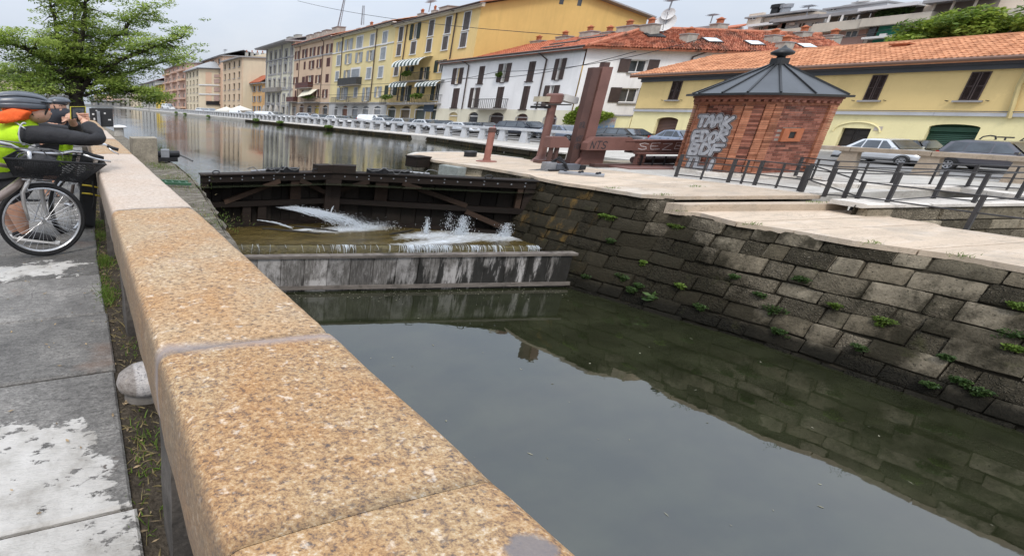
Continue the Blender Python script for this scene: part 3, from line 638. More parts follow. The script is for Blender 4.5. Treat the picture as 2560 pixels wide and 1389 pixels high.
for a, c in ((-.08, 2.6), (2.61, 5.5), (5.51, dl)):
    MB().hexa((DP(a, -1.398, -.14), DP(a, -1.398, .045), DP(c, -1.398, .045), DP(c, -1.398, -.14), DP(a, -1.345, -.14), DP(a, -1.345, .045), DP(c, -1.345, .045), DP(c, -1.345, -.14))).build("top_rail", M_DAMTOP, dam)
MB().hexa((DP(-.08, -2.1, .0), DP(-.08, -2.1, .05), DP(dl, -2.1, .05), DP(dl, -2.1, .0), DP(-.08, -2.02, .0), DP(-.08, -2.02, .035), DP(dl, -2.02, .035), DP(dl, -2.02, .0))).build("waling", M_DAMTOP, dam)
def moss_mat():
    N = Nodes("mossy_sill"); f = N.noise(5, det=9, rough=.7); c = N.ramp(f, ((.3, (.020, .016, .006)), (.55, (.075, .058, .012)), (.8, (.15, .125, .03))))
    N.bump(N.noise(22, det=8), .9, .04); return N.set(c, .35, spec=.5)
M_MOSS = moss_mat()
ZLIP = -1.50
LP0, LP1 = G(1398, 614, ZLIP), G(615, 611, ZLIP); ld = (LP1 - LP0); ld.z = 0; ld.normalize(); LP0 -= ld * .5; ll = 10.0; ln = Vector((ld.y, -ld.x, 0)); ln = ln if ln.y < 0 else -ln
def LPt(s, z, o=0): q = LP0 + ld * s + ln * o; return Vector((q.x, q.y, z))
sill = MB()
SV = []
for k in range(71):
    s = ll * k / 70; j = N3((s, 0, 0), 3) * .02
    SV += [LPt(s, -2.3, .10 + j), LPt(s, -1.72, .09 + j + N3((s, 4, 0), 5) * .02), LPt(s, ZLIP - .03, .05 + j), LPt(s, ZLIP + N3((s, 1, 0), 6) * .006, j), LPt(s, ZLIP - .02, -.5)]
sill.add(SV, [(k * 5 + i, k * 5 + i + 1, (k + 1) * 5 + i + 1, (k + 1) * 5 + i) for k in range(70) for i in range(4)])
setting("weir_sill", sill, M_MOSS, True)
def sillw():
    N = Nodes("sill_water"); f = N.noise(1.4, N.pos((1, 2.5, 1)), det=8, rough=.65)
    c = N.ramp(f, ((.3, (.030, .022, .008)), (.55, (.085, .062, .020)), (.8, (.13, .10, .04))))
    x, y, z = N.sep(); fm = N.noise(3.2, N.pos((1, 2.4, 1), loc=(3, 1, 0)), det=10, rough=.75, dist=1.2)
    # foam where the jets strike
    def spot(px, py, rx, ry):
        q = G(px, py, ZLIP); a = N.math('DIVIDE', N.math('SUBTRACT', x, q.x), rx); b_ = N.math('DIVIDE', N.math('SUBTRACT', y, q.y), ry)
        return N.math('SUBTRACT', 1.0, N.math('ADD', N.math('MULTIPLY', a, a), N.math('MULTIPLY', b_, b_)))
    s = spot(880, 572, 1.5, .42)
    for a in ((1080, 588, 1.3, .45), (1170, 592, 1.9, .55), (1260, 592, 1.2, .5), (1110, 604, 2.2, .30), (770, 574, .6, .16)): s = N.math('MAXIMUM', s, spot(*a))
    m = N.math('ADD', N.math('MULTIPLY', N.math('MAXIMUM', s, -.6), .36), fm)
    fm2 = N.noise(14, N.pos((.7, 2.0, 1), loc=(1, 6, 0)), det=8, rough=.8); m = N.math('ADD', m, N.math('MULTIPLY', N.math('SUBTRACT', fm2, .5), .5)); c = N.mix(N.ramp(m, ((.56, 0), (.95, .85))), c, (.66, .70, .74))
    N.bump(N.math('ADD', fm, N.noise(7, N.pos((1, 2, 1)), det=4)), .5, .05); return N.set(c, N.ramp(m, ((.55, .06), (.72, .6))), spec=.5, IOR=1.33)
setting("sill_water", MB().poly([LPt(0, ZLIP + .012, .0), LPt(ll, ZLIP + .012, .0), Vector((1.8, 12.3, ZLIP + .012)), Vector((6.5, 12.2, ZLIP + .012)), Vector((11.3, 9.4, ZLIP + .012))]), sillw())
# ------------------------------------------------------------------ white water
def foam():
    N = Nodes("white_water"); N.b.inputs['Transmission Weight'].default_value = .55; N.b.inputs['IOR'].default_value = 1.12
    return N.set((.80, .84, .88), .45, spec=.3)
M_FOAM = foam()
def droplets(mb, c, spread, n, r0, r1, fall=None):
    for _ in range(n):
        p = Vector(c) + Vector((rnd.gauss(0, spread[0]), rnd.gauss(0, spread[1]), abs(rnd.gauss(0, spread[2])))); r = rnd.uniform(r0, r1)
        mb.add([p + Vector(v) * r for v in ((1.4, 0, 0), (-1.4, 0, 0), (0, 1, 0), (0, -1, 0), (0, 0, 1.3), (0, 0, -1.3))], ((0, 2, 4), (2, 1, 4), (1, 3, 4), (3, 0, 4), (2, 0, 5), (1, 2, 5), (3, 1, 5), (0, 3, 5)))
def jet(p, q, w0, w1, arch, n, r, mb):
    p = Vector(p); q = Vector(q)
    for _ in range(n):
        a, c = rnd.gauss(0, 1), rnd.gauss(0, 1); e = rnd.uniform(.75, 1.05); pts = []; st = rnd.uniform(0, .5)
        for k in range(9):
            t = (st + (1 - st) * k / 8) * e; o = Vector((a * lerp(w0, w1, t) * .55, c * lerp(w0, w1, t) * .3, rnd.gauss(0, lerp(w0, w1, t) * .35)))
            pts.append(p.lerp(q, t) + Vector((0, 0, arch * 4 * t * (1 - t))) + o * .8)
        mb.tube(pts, [r * (.4 + .6 * math.sin(math.pi * min(1, k / 7 + .05))) for k in range(9)], 4)
sp = MB(); J0 = PL(.60, -.96, .12); J1 = G(905, 572, ZLIP); J1.z = ZLIP + .03
for k in range(10):
    jet(J0 + Vector((.05 * (k - 5) * 1.2, 0, .0)), J1 + Vector((.08 * (k - 5), rnd.uniform(-.15, .1), 0)), .02, .15, .10, 8, .0045, sp)
droplets(sp, J1 + Vector((.1, -.05, 0)), (.5, .2, .07), 1100, .003, .010); [droplets(sp, J0.lerp(J1, f_) + Vector((0, 0, .4 * f_ * (1 - f_))), (.08 + .22 * f_, .04 + .1 * f_, .02 + .05 * f_), 260, .003, .008) for f_ in (.15, .3, .45, .6, .7, .8, .9, 1.0)]
o = single("water_jet", sp, M_FOAM, "strong white water jet spurting from the gate leaf beside the rough ledge", "water jet"); o['kind'] = 'stuff'; del o['category']
for px, base, top, wd, nn, lab in ((1064, 583, 541, .05, 320, "thin upright splash nearest the gate centre"), (1152, 586, 538, .16, 1300, "tallest wide splash below the long brace"), (1262, 590, 556, .17, 1000, "splash against the block wall corner"), (1118, 575, 528, .12, 260, "fine spray of drops behind the splashes")):
    q = G(px, base, ZLIP); q.z = ZLIP; hgt_ = up_at(q, px, top) - ZLIP; m = MB()
    for _ in range(nn):
        t = rnd.random() ** 1.6; a = rnd.gauss(0, 1) * wd * (1.0 - .45 * t) * (.55 if rnd.random() < .6 else 1.2); p = q + Vector((a, rnd.gauss(0, .05), t * hgt_)); r = rnd.uniform(.003, .011) * (1.2 - t * .6)
        m.add([p + Vector(v) * r for v in ((1.3, 0, 0), (-1.3, 0, 0), (0, 1, 0), (0, -1, 0), (0, 0, 2.0), (0, 0, -2.0))], ((0, 2, 4), (2, 1, 4), (1, 3, 4), (3, 0, 4), (2, 0, 5), (1, 2, 5), (3, 1, 5), (0, 3, 5)))
    if wd == .05:
        for _ in range(18): jet(q + Vector((rnd.gauss(0, wd * .6), 0, 0)), q + Vector((rnd.gauss(0, wd * .35), 0, hgt_ * rnd.uniform(.5, .95))), wd * .3, wd * .2, 0, 1, .010, m)
    o = single("water_splash", m, M_FOAM, lab + ", white water", "splash"); o['kind'] = 'stuff'; del o['category']
m = MB(); jet(PR(.03, -1.02, .1), G(1278, 578, ZLIP) + Vector((0, 0, .05)), .01, .05, .10, 26, .010, m)
jet(PL(.40, -1.30, .1), G(735, 572, ZLIP), .01, .06, .04, 16, .008, m); jet(PR(.975, -.97, .12), PR(.99, -1.2, .3), .01, .02, .03, 6, .008, m)
o = single("water_trickle", m, M_FOAM, "thin streams of water leaking through the gate seams", "water"); o['kind'] = 'stuff'; del o['category']
m = MB()
cl_ = [rnd.uniform(.1, 5.4) for _ in range(22)]
for _ in range(330):
    s = min(dl * .95, max(0, rnd.choice(cl_) + rnd.gauss(0, .10))) if rnd.random() < .85 else rnd.uniform(0, dl * .9); h = rnd.uniform(.02, .12); r = rnd.uniform(.0015, .0048); a = rnd.uniform(-.03, .03)
    s += .6; m.tube([LPt(s, ZLIP + .012, .0), LPt(s + a * .3, ZLIP - .005, .06), LPt(s + a, ZLIP - h * .9, .11), LPt(s + a * 1.5, ZLIP - h * 1.8, .135)], [r, r * 1.2, r, r * .5], 4)
o = single("water_veil", m, M_FOAM, "strands of water spilling over the mossy weir lip", "water"); o['kind'] = 'stuff'; del o['category']
M_LOG = plain("wet_log", (.018, .015, .011), .6, .4, 8, .8, 30, dist=.02)
for (a, c), lab in ((((655, 573), (800, 586)), "thin dark log lying on the sill nearest the dam, left"), (((735, 567), (845, 580)), "thin dark log floating below the main water jet"), (((975, 588), (1035, 577)), "short dark stick on the sill in front of the gate centre")):
    p, q = G(*a, ZLIP), G(*c, ZLIP); pts = [p.lerp(q, k / 6) + Vector((0, N3((k, a[0], 0), 1.7) * .06, .03)) for k in range(7)]
    single("driftwood_log", MB().tube(pts, [.02, .03, .026, .032, .025, .028, .012], 7), M_LOG, lab, "log", "driftwood on the sill")
# ------------------------------------------------------------------ buildings
FX = 34.0
def FZ(px, py, X=FX): q = onX(px, py, X); return q.y, q.z
def conv(ox, oy, sc): return lambda x, y: (ox + x / sc, oy + y / sc)
def wbox(cv, x, y, w, h, X=FX):      # picture box -> (ya, yb, za, zb) on the facade plane
    px, py = cv(x, y); a = cv(x - w / 2, y); b_ = cv(x + w / 2, y); t = cv(x, y - h / 2); d = cv(x, y + h / 2)
    y1, y0 = onX(*a, X).y, onX(*b_, X).y
    return (y0, y1, onX(*d, X).z, onX(*t, X).z)
def glass_mat(name, col, rough=.08):
    N = Nodes(name); c = N.mix(N.ramp(N.noise(.8), ((.4, 0), (.6, 1))), col, sh(col, 2.2)); return N.set(c, rough, spec=.6)
M_GLASS = glass_mat("window_glass", (.028, .030, .033)); M_GLASS2 = glass_mat("curtained_glass", (.20, .19, .17), .2)
M_TRIM = plain("white_trim", (.62, .61, .60), .8, .08, 2, .1); M_TRIMG = plain("grey_trim", (.30, .29, .29), .85, .12, 2, .2)
M_SH = {'brown': plain("shutter_maroon", (.085, .033, .028), .6, .2, 3, .1, piece=.2), 'grey': plain("shutter_grey", (.27, .29, .31), .6, .12, 3, .1, piece=.12),
        'dgrey': plain("shutter_dark_grey", (.10, .085, .08), .6, .2, 3, .1, piece=.2), 'green': plain("shutter_green", (.022, .034, .028), .6, .2, 3, .1, piece=.2),
        'dark': plain("shutter_dark_brown", (.055, .036, .032), .55, .2, 3, .1, piece=.2), 'lgrey': plain("shutter_light_grey", (.36, .37, .40), .6, .1, 3, .1)}
M_PIPE = plain("downpipe", (.055, .035, .03), .5, .2, 3, 0); M_IRON = plain("wrought_iron", (.05, .045, .042), .6, .2, 3, 0); M_SLABB = plain("balcony_slab", (.22, .20, .18), .9, .2, 2, .2)
class FP:      # a facade frame: s along, z up, o outwards
    def __init__(s, P, d, n): s.P = Vector(P); s.d = Vector(d).normalized(); s.n = Vector(n).normalized()
    def __call__(s, a, z, o=0): q = s.P + s.d * a + s.n * o; return Vector((q.x, q.y, z))
XF = FP((FX, 0, 0), (0, 1, 0), (-1, 0, 0))
def fbox(F, a0, a1, z0, z1, o0, o1, mb=None):
    m = mb or MB(); return m.hexa((F(a0, z0, o0), F(a1, z0, o0), F(a1, z0, o1), F(a0, z0, o1), F(a0, z1, o0), F(a1, z1, o0), F(a1, z1, o1), F(a0, z1, o1)))
def holed(F, a0, a1, z0, z1, holes, mat, parent, dep=.22, name="wall"):
    m = MB(); eps = 1e-4; H = []
    for h in holes:
        q = (max(h[0], a0 + .02), min(h[1], a1 - .02), max(h[2], z0 + .005), min(h[3], z1 - .02)) + tuple(h[4:])
        if q[1] - q[0] > .03 and q[3] - q[2] > .03: H.append(q)
    A = sorted(set([a0, a1] + [v for h in H for v in h[:2]])); Z = sorted(set([z0, z1] + [v for h in H for v in h[2:4]]))
    for i in range(len(A) - 1):
        ca = (A[i] + A[i + 1]) / 2
        run = None
        for j in range(len(Z) - 1):
            cz = (Z[j] + Z[j + 1]) / 2; inside = any(h[0] < ca < h[1] and h[2] < cz < h[3] for h in H)
            if not inside and run is None: run = Z[j]
            if run is not None and (inside or j == len(Z) - 2):
                top = Z[j] if inside else Z[j + 1]
                m.quad(F(A[i], run), F(A[i + 1], run), F(A[i + 1], top), F(A[i], top)); run = None
    for h in H:
        p, q, r, t = h[:4]
        for (x0, y0), (x1, y1) in (((p, r), (q, r)), ((q, r), (q, t)), ((q, t), (p, t)), ((p, t), (p, r))): m.quad(F(x0, y0), F(x1, y1), F(x1, y1, -dep), F(x0, y0, -dep))
        if len(h) > 4 and h[4]:      # arched head: fill the two spandrels
            k = h[4]; n = 8; c = (p + q) / 2; R = (q - p) / 2
            for sgn in (-1, 1):
                pts = [(c + sgn * R, t)] + [(c + sgn * R * math.sin(w), t - k + k * math.cos(w)) for w in [math.pi / 2 * i / n for i in range(n, -1, -1)]]
                m.poly([F(a, z, .0) for a, z in pts]); 
                for (xa, za), (xb, zb) in zip(pts[1:], pts[2:]): m.quad(F(xa, za), F(xb, zb), F(xb, zb, -dep), F(xa, za, -dep))
    return m.build(name, mat, parent)
def pane(F, h, parent, mat=None, fr=None, dep=.16, cross=True):
    p, q, r, t = h[:4]; w = fbox(F, p, q, r, t, -dep - .03, -dep).build("pane", mat or M_GLASS, None)
    f = MB(); e = min(.07, (q - p) * .14)
    for a0, a1, z0, z1 in ((p, p + e, r, t), (q - e, q, r, t), (p + e, q - e, t - e, t), (p + e, q - e, r, r + e)): fbox(F, a0, a1, z0, z1, -dep + .002, -dep + .05, f)
    if cross: fbox(F, (p + q) / 2 - e * .4, (p + q) / 2 + e * .4, r + e, t - e, -dep + .002, -dep + .04, f)
    o = f.build("window", fr or M_TRIM, parent)
    w.parent = o; rt = parent
    while rt.parent is not None: rt = rt.parent
    me = w.data; off = ORG[rt.name]
    for v in me.vertices: v.co -= off
    return o
def closed(F, h, mat, parent, trim=None, slats=0):
    p, q, r, t = h[:4]; c = (p + q) / 2
    for a0, a1 in ((p, c - .012), (c + .012, q)):
        if slats:
            f = MB(); e = (a1 - a0) * .16
            for x0, x1, z0, z1 in ((a0, a0 + e, r, t), (a1 - e, a1, r, t), (a0 + e, a1 - e, t - e, t), (a0 + e, a1 - e, r, r + e), (a0 + e, a1 - e, (r + t) / 2 - e * .4, (r + t) / 2 + e * .4)): fbox(F, x0, x1, z0, z1, -.03, .03, f)
            sh_ = f.build("shutter", mat, parent)
            zs = [r + e + (t - r - 2 * e) * (k + .5) / slats for k in range(slats)]; dz = (t - r - 2 * e) / slats
            for z in zs:
                if abs(z - (r + t) / 2) < e * .6: continue
                m = MB(); m.hexa((F(a0 + e, z - dz * .45, .022), F(a1 - e, z - dz * .45, .022), F(a1 - e, z - dz * .30, .03), F(a0 + e, z - dz * .30, .03), F(a0 + e, z + dz * .25, -.025), F(a1 - e, z + dz * .25, -.025), F(a1 - e, z + dz * .42, -.018), F(a0 + e, z + dz * .42, -.018))); m.build("slat", mat, sh_)
            continue
        m = fbox(F, a0, a1, r, t, -.05, -.005); e = (a1 - a0) * .15
        for x0, x1, z0, z1 in ((a0, a0 + e, r, t), (a1 - e, a1, r, t), (a0 + e, a1 - e, (r + t) / 2 - e * .5, (r + t) / 2 + e * .5)): fbox(F, x0, x1, z0, z1, -.003, .012, m)
        m.build("shutter", mat, parent)
    if trim: surround(F, h, trim, parent)
def surround(F, h, mat, parent, e=None, sill=True):
    p, q, r, t = h[:4]; e = e or max(.05, (q - p) * .12); m = MB()
    for a0, a1, z0, z1 in ((p - e, p, r, t), (q, q + e, r, t), (p - e, q + e, t, t + e)): fbox(F, a0, a1, z0, z1, .001, .035, m)
    m.build("surround", mat, parent)
    if sill: fbox(F, p - e * 1.4, q + e * 1.4, r - e * .9, r, .001, .10).build("sill", mat, parent)
def opened(F, box, mat, parent, trim=None, k=.29, gl=None):
    p, q, r, t = box[:4]; w = q - p; h = (p + w * k, q - w * k, r, t)
    for a0, a1 in ((p, p + w * k - .01), (q - w * k + .01, q)):
        m = fbox(F, a0, a1, r, t, .012, .06); e = (a1 - a0) * .16
        for x0, x1 in ((a0, a0 + e), (a1 - e, a1)): fbox(F, x0, x1, r + e, t - e, .061, .075, m)
        m.build("shutter", mat, parent)
    pane(F, h, parent, gl)
    fbox(F, h[0] - .03, h[1] + .03, r - .06, r - .002, .001, .09).build("sill", trim or M_TRIM, parent)
    return h
def balcony(F, a0, a1, z, h, dep, parent, mat=None, solid=None, bars=True, plants=None):
    m = fbox(F, a0, a1, z - .11, z, .001, dep); s = m.build("balcony_slab", M_SLABB, parent); m = MB()
    for q0, q1, o0, o1 in ((a0, a1, dep - .03, dep), (a0, a0 + .04, .02, dep - .03), (a1 - .04, a1, .02, dep - .03)): fbox(F, q0, q1, z + h - .05, z + h, o0, o1, m)
    if solid is None:
        n = max(4, int((a1 - a0) / .2))
        for k in range(n + 1): a = lerp(a0 + .015, a1 - .015, k / n); fbox(F, a - .014, a + .014, z + .002, z + h - .05, dep - .028, dep - .004, m)
        for a in (a0 + .015, a1 - .015):
            for k in range(4): fbox(F, a - .012, a + .012, z + .002, z + h - .05, .1 + k * (dep - .15) / 4, .124 + k * (dep - .15) / 4, m)
    else:
        fbox(F, a0, a1, z + .02, z + h - .05, dep - .02, dep - .005, m); fbox(F, a0, a0 + .012, z + .02, z + h - .05, .02, dep - .02, m); fbox(F, a1 - .012, a1, z + .02, z + h - .05, .02, dep - .02, m)
    m.build("railing", solid or mat or M_IRON, s)
    return s
def leaf_mat(name, col, col2, tr=.35):
    N = Nodes(name); c = N.mix(N.rand(), col, col2); c = N.mix(1, c, N.ramp(N.noise(.6, det=3), ((.35, .75), (.65, 1.25))), 'MULTIPLY')
    N.set(c, .55, spec=.3); t = N.n('ShaderNodeBsdfTranslucent'); N.l(c, t.inputs[0]); mxx = N.n('ShaderNodeMixShader'); mxx.inputs[0].default_value = tr
    N.l(N.b.outputs[0], mxx.inputs[1]); N.l(t.outputs[0], mxx.inputs[2]); N.l(mxx.outputs[0], N.out.inputs[0]); return N.m
M_LEAF = leaf_mat("leaf_green", (.08, .14, .022), (.17, .25, .045), .42); M_LEAFD = leaf_mat("leaf_dark", (.030, .062, .018), (.07, .12, .03)); M_LEAFY = leaf_mat("leaf_bright", (.17, .25, .035), (.30, .37, .065), .45); M_DRY = leaf_mat("dry_grass", (.20, .16, .07), (.32, .26, .13))
def leaves(mb, c, R, n, size, flat=1.0, rg=rnd):
    c = Vector(c)
    for _ in range(n):
        while True:
            v = Vector((rg.uniform(-1, 1), rg.uniform(-1, 1), rg.uniform(-1, 1)))
            if v.length < 1: break
        p = c + Vector((v.x * R[0], v.y * R[1], v.z * R[2])); a = Vector((rg.gauss(0, 1), rg.gauss(0, 1), rg.gauss(0, .6 * flat))).normalized(); b_ = a.cross(Vector((rg.gauss(0, .5), rg.gauss(0, .5), 1))).normalized()
        s = size * rg.uniform(.6, 1.3); mb.add((p - a * s, p + b_ * s * .45, p + a * s, p - b_ * s * .45), ((0, 1, 2, 3),))
def awning(F, a0, a1, z1, z0, dep, parent, stripes=13, mats=None, drop=.15):
    mats = mats or (plain("awning_white", (.62, .64, .62), .8, .08, 2, .1), plain("awning_green", (.05, .075, .07), .8, .1, 2, .1)); n = stripes
    root = None
    for k in range(n):
        m = MB(); x0, x1 = lerp(a0, a1, k / n), lerp(a0, a1, (k + 1) / n); prev = None
        for i in range(7):
            w = math.pi / 2 * i / 6; q = (lerp(z0, z1, math.cos(w)), dep * math.sin(w))
            if prev: m.quad(F(x0, prev[0], prev[1]), F(x1, prev[0], prev[1]), F(x1, q[0], q[1]), F(x0, q[0], q[1]))
            prev = q
        m.quad(F(x0, z0, dep), F(x1, z0, dep), F(x1, z0 - drop, dep + .01), F(x0, z0 - drop, dep + .01))
        o = m.build("awning_stripe" if root else "awning", mats[k % 2], root or parent); root = root or o
    return root
def pipe(pts, parent, mat=None, r=.05): MB().tube(pts, r, 6).build("downpipe", mat or M_PIPE, parent)
def cornice(F, a0, a1, z, parent, mat, dep=.55, h=.22, gut=True):
    fbox(F, a0, a1, z - h, z - .03, .001, dep * .55).build("cornice", mat, parent); fbox(F, a0, a1, z - .028, z + .05, .001, dep - .06).build("eave", M_TRIM, parent)
    if gut: MB().tube([F(a0, z + .06, dep), F(a1, z + .06, dep)], .08, 8).build("gutter", M_PIPE, parent)
def band(F, a0, a1, z, h, o, mat, parent, name="string_course"): fbox(F, a0, a1, z, z + h, .001, o).build(name, mat, parent)
def tile_mat(name, c0, c1, moss=0, sc=(1, 1, 1)):
    N = Nodes(name); c = N.ramp(N.rand(), ((0, sh(c0, .75)), (.35, c0), (.7, c1), (1, sh(c1, 1.15)))); c = N.mix(1, c, N.ramp(N.noise(8, det=6), ((.3, .8), (.7, 1.15))), 'MULTIPLY')
    if moss:
        f = N.noise(.7, det=9, rough=.75); c = N.mix(N.ramp(f, ((.50, 0), (.64, moss))), c, (.06, .045, .035))
    N.bump(N.noise(18, det=5), .3, .02); return N.set(c, .85, spec=.25)
M_TILE = tile_mat("roof_tile_orange", (.42, .185, .095), (.50, .24, .13)); M_TILE2 = tile_mat("roof_tile_old", (.32, .095, .05), (.44, .17, .10), .9); M_TILE3 = tile_mat("roof_tile_red", (.34, .10, .05), (.42, .14, .075), .25)
M_CHIM = plain("chimney_plaster", (.36, .34, .30), .9, .25, 2.5, .3); M_TERRA = plain("terracotta", (.36, .115, .05), .8, .2, 4, .2)
def roof_sheet(a, b_, c, d, mat, parent, name="roof", th=.12):
    a, b_, c, d = map(Vector, (a, b_, c, d)); n = (b_ - a).cross(d - a).normalized()
    if n.z < 0: n = -n
    return MB().hexa((a - n * th, b_ - n * th, c - n * th, d - n * th, a, b_, c, d)).build(name, mat, parent)
def ribbed(a, b_, c, d, mat, parent, nrow, ncol, name="roof"):    # a far tiled plane: courses of ribs as real relief, one part
    a, b_, c, d = map(Vector, (a, b_, c, d)); n = (b_ - a).cross(d - a).normalized()
    if n.z < 0: n = -n
    m = MB()
    for j in range(nrow):
        for i in range(ncol):
            u0, u1 = i / ncol, (i + 1) / ncol; v0, v1 = j / nrow, (j + 1.12) / nrow; v1 = min(v1, 1)
            P = lambda u, v, o: (a.lerp(b_, u)).lerp(d.lerp(c, u), v) + n * o
            um = (u0 + u1) / 2; h = .055
            m.add((P(u0, v0, .03), P(um, v0, .03 + h), P(u1, v0, .03), P(u0, v1, .0), P(um, v1, h), P(u1, v1, .0), P(u0, v0, -.02), P(u1, v0, -.02)), ((0, 1, 4, 3), (1, 2, 5, 4), (6, 7, 2, 1, 0)))
    return m
def tiles(a, b_, c, d, mat, parent, nrow, ncol, keep, jit=0.0):
    """tiled roof plane a-b eave, d-c ridge; the `keep` tiles nearest to the viewer are pieces, the rest one part"""
    a, b_, c, d = map(Vector, (a, b_, c, d)); n = (b_ - a).cross(d - a).normalized()
    if n.z < 0: n = -n
    roof = roof_sheet(a - n * .03, b_ - n * .03, c - n * .03, d - n * .03, mat, parent); pcs = []
    for j in range(nrow):
        for i in range(ncol):
            off = .5 * (j % 2) / ncol * 0
            u0, u1 = i / ncol, (i + 1.02) / ncol; v0, v1 = j / nrow, min((j + 1.14) / nrow, 1.0)
            J = n * (rnd.uniform(-jit, jit)); du = rnd.uniform(-jit, jit) * .15 / ncol
            P = lambda u, v, o: (a.lerp(b_, u + du)).lerp(d.lerp(c, u + du), v) + n * o + J
            L = (b_ - a).length / ncol; h = L * .36; lift = .03; V = []
            prof = ((0, 0), (.16, .75), (.36, 1), (.58, .7), (.72, .08), (1, .0))
            for v, lf in ((v0, lift), (v1, .0)):
                for t, z in prof: V.append(P(lerp(u0, u1, t), v, lf + z * h))
            for t, z in prof: V.append(P(lerp(u0, u1, t), v0, lift + z * h - .028))
            k = len(prof); F = [(q, q + 1, k + q + 1, k + q) for q in range(k - 1)] + [(2 * k + q, 2 * k + q + 1, q + 1, q) for q in range(k - 1)]
            pcs.append(((P(u0, v0, 0) - CAM).length, V, F))
    pcs.sort(key=lambda t: t[0]); 
    for _, V, F in pcs[:keep]: MB().add(V, F).build("roof_tile", mat, roof)
    if len(pcs) > keep:
        m = MB()
        for _, V, F in pcs[keep:]: m.add(V, F)
        tag(m.build("roof_tiles", mat, roof), kind='stuff')
    return roof
def chimney(x, y, z, sx, sy, h, parent, pots=1, cap=None, base=None):
    o = MB().box(x - sx / 2, x + sx / 2, y - sy / 2, y + sy / 2, z - .8, z + h).build("chimney", base or M_CHIM, parent)
    MB().box(x - sx * .56, x + sx * .56, y - sy * .56, y + sy * .56, z + h + .001, z + h + .06).build("chimney_slab", M_TRIMG, o)
    for k in range(pots):
        yy_ = y + (k - (pots - 1) / 2) * sy * .5; s = .26 * min(1, sx)
        m = MB().box(x - s * .7, x + s * .7, yy_ - s * .55, yy_ + s * .55, z + h + .061, z + h + .36); m.box(x - s * .95, x + s * .95, yy_ - s * .75, yy_ + s * .75, z + h + .361, z + h + .41)
        m.hexa(((x - s * .8, yy_ - s * .6, z + h + .411), (x + s * .8, yy_ - s * .6, z + h + .411), (x + s * .8, yy_ + s * .6, z + h + .411), (x - s * .8, yy_ + s * .6, z + h + .411), (x - s * .1, yy_ - s * .1, z + h + .53), (x + s * .1, yy_ - s * .1, z + h + .53), (x + s * .1, yy_ + s * .1, z + h + .53), (x - s * .1, yy_ + s * .1, z + h + .53)))
        m.build("chimney_pot", M_TERRA, o)
    return o
def body(y0, y1, x0, x1, z1, mat, parent, cut=.3, name="wall"):   # the rest of the block behind the facade plane
    m = MB(); m.quad((x0 + cut, y0, 0), (x1, y0, 0), (x1, y0, z1), (x0 + cut, y0, z1)); m.quad((x0, y0, 0), (x0 + cut, y0, 0), (x0 + cut, y0, z1), (x0, y0, z1))
    m.quad((x0, y1, 0), (x1, y1, 0), (x1, y1, z1), (x0, y1, z1)); m.quad((x1, y0, 0), (x1, y1, 0), (x1, y1, z1), (x1, y0, z1)); m.quad((x0 + cut, y0 + .01, 0), (x0 + cut, y1 - .01, 0), (x0 + cut, y1 - .01, z1), (x0 + cut, y0 + .01, z1)); return m.build(name, mat, parent)
Z2 = conv(640, 80, 6.314); Z3 = conv(840, 40, 4.961); ZA = conv(640, 0, 4.0); ZWc = conv(1090, 100, 5.557)
def arch(h, k=.3): return h + ((h[3] - h[2]) * k,)
P_GREY = plaster("plaster_pale_grey", (.60, .57, .46), .3, (.3, .3, .29)); P_BROWN = plaster("plaster_rose_brown", (.58, .43, .31), .3, (.3, .24, .2)); P_PALE = plaster("plaster_pale_yellow", (.68, .57, .31), .25)
P_YEL = plaster("plaster_yellow", (.72, .53, .24), .25); P_END = plaster("plaster_ochre", (.64, .44, .16), .2); P_STONE = plaster("rusticated_grey", (.46, .46, .46), .3); P_STONEY = plaster("rusticated_yellow", (.50, .40, .22), .35)
P_WHITE = plaster("plaster_white", (.78, .77, .77), .28); P_CREAM = plaster("plaster_cream", (.66, .62, .50), .45); P_RYEL = plaster("plaster_warm_yellow", (.74, .56, .26), .3); P_RLOW = plaster("plaster_lemon", (.78, .70, .40), .35)
# ---- grey palazzo
yA, yB = FZ(733, 200)[0], FZ(664, 200)[0]
t = thing("apartment_house", (FX, (yA + yB) / 2, 0), "pale grey palazzo with wide overhanging eave, far end of the tall row", "building")
rows = [[(237, 400, 28, 150), (312, 385, 28, 150), (390, 375, 32, 155), (478, 360, 32, 150), (565, 345, 30, 160)], [(228, 605, 34, 125), (296, 590, 34, 130), (380, 580, 34, 130), (465, 565, 34, 130), (548, 560, 34, 130)],
        [(215, 815, 34, 120), (290, 810, 30, 130), (368, 810, 30, 130), (452, 800, 32, 135), (537, 795, 32, 135)], [(203, 1045, 30, 120), (275, 1050, 30, 130), (352, 1050, 30, 130), (440, 1045, 28, 120), (520, 1045, 30, 120)], [(190, 1215, 42, 120), (265, 1215, 42, 120), (350, 1225, 42, 130), (430, 1240, 42, 120), (510, 1235, 42, 130)]]
hs = [[wbox(Z2, *w) for w in r] for r in rows]; zt = FZ(690, 117)[1]
holed(XF, yA, yB, 0, zt, [h for r in hs for h in r], P_GREY, t); body(yA, yB, FX, FX + 12, zt, P_GREY, t)
for i, r in enumerate(hs):
    for h in r: pane(XF, h, t, M_GLASS, M_TRIMG); surround(XF, h, M_TRIMG, t, (h[1] - h[0]) * .3)
for zz_ in (FZ(700, 149)[1], FZ(690, 227)[1]): band(XF, yA, yB, zz_, .22, .12, M_TRIMG, t)
fbox(XF, yA - .2, yB + 1.6, zt, zt + .22, -8, 1.7).build("eave", M_TRIMG, t); roof_sheet((FX - 1.8, yB + 1.7, zt + .25), (FX - 1.8, yA, zt + .25), (FX + 6, yA, zt + 1.6), (FX + 6, yB + 1.2, zt + 1.6), M_TRIMG, t)
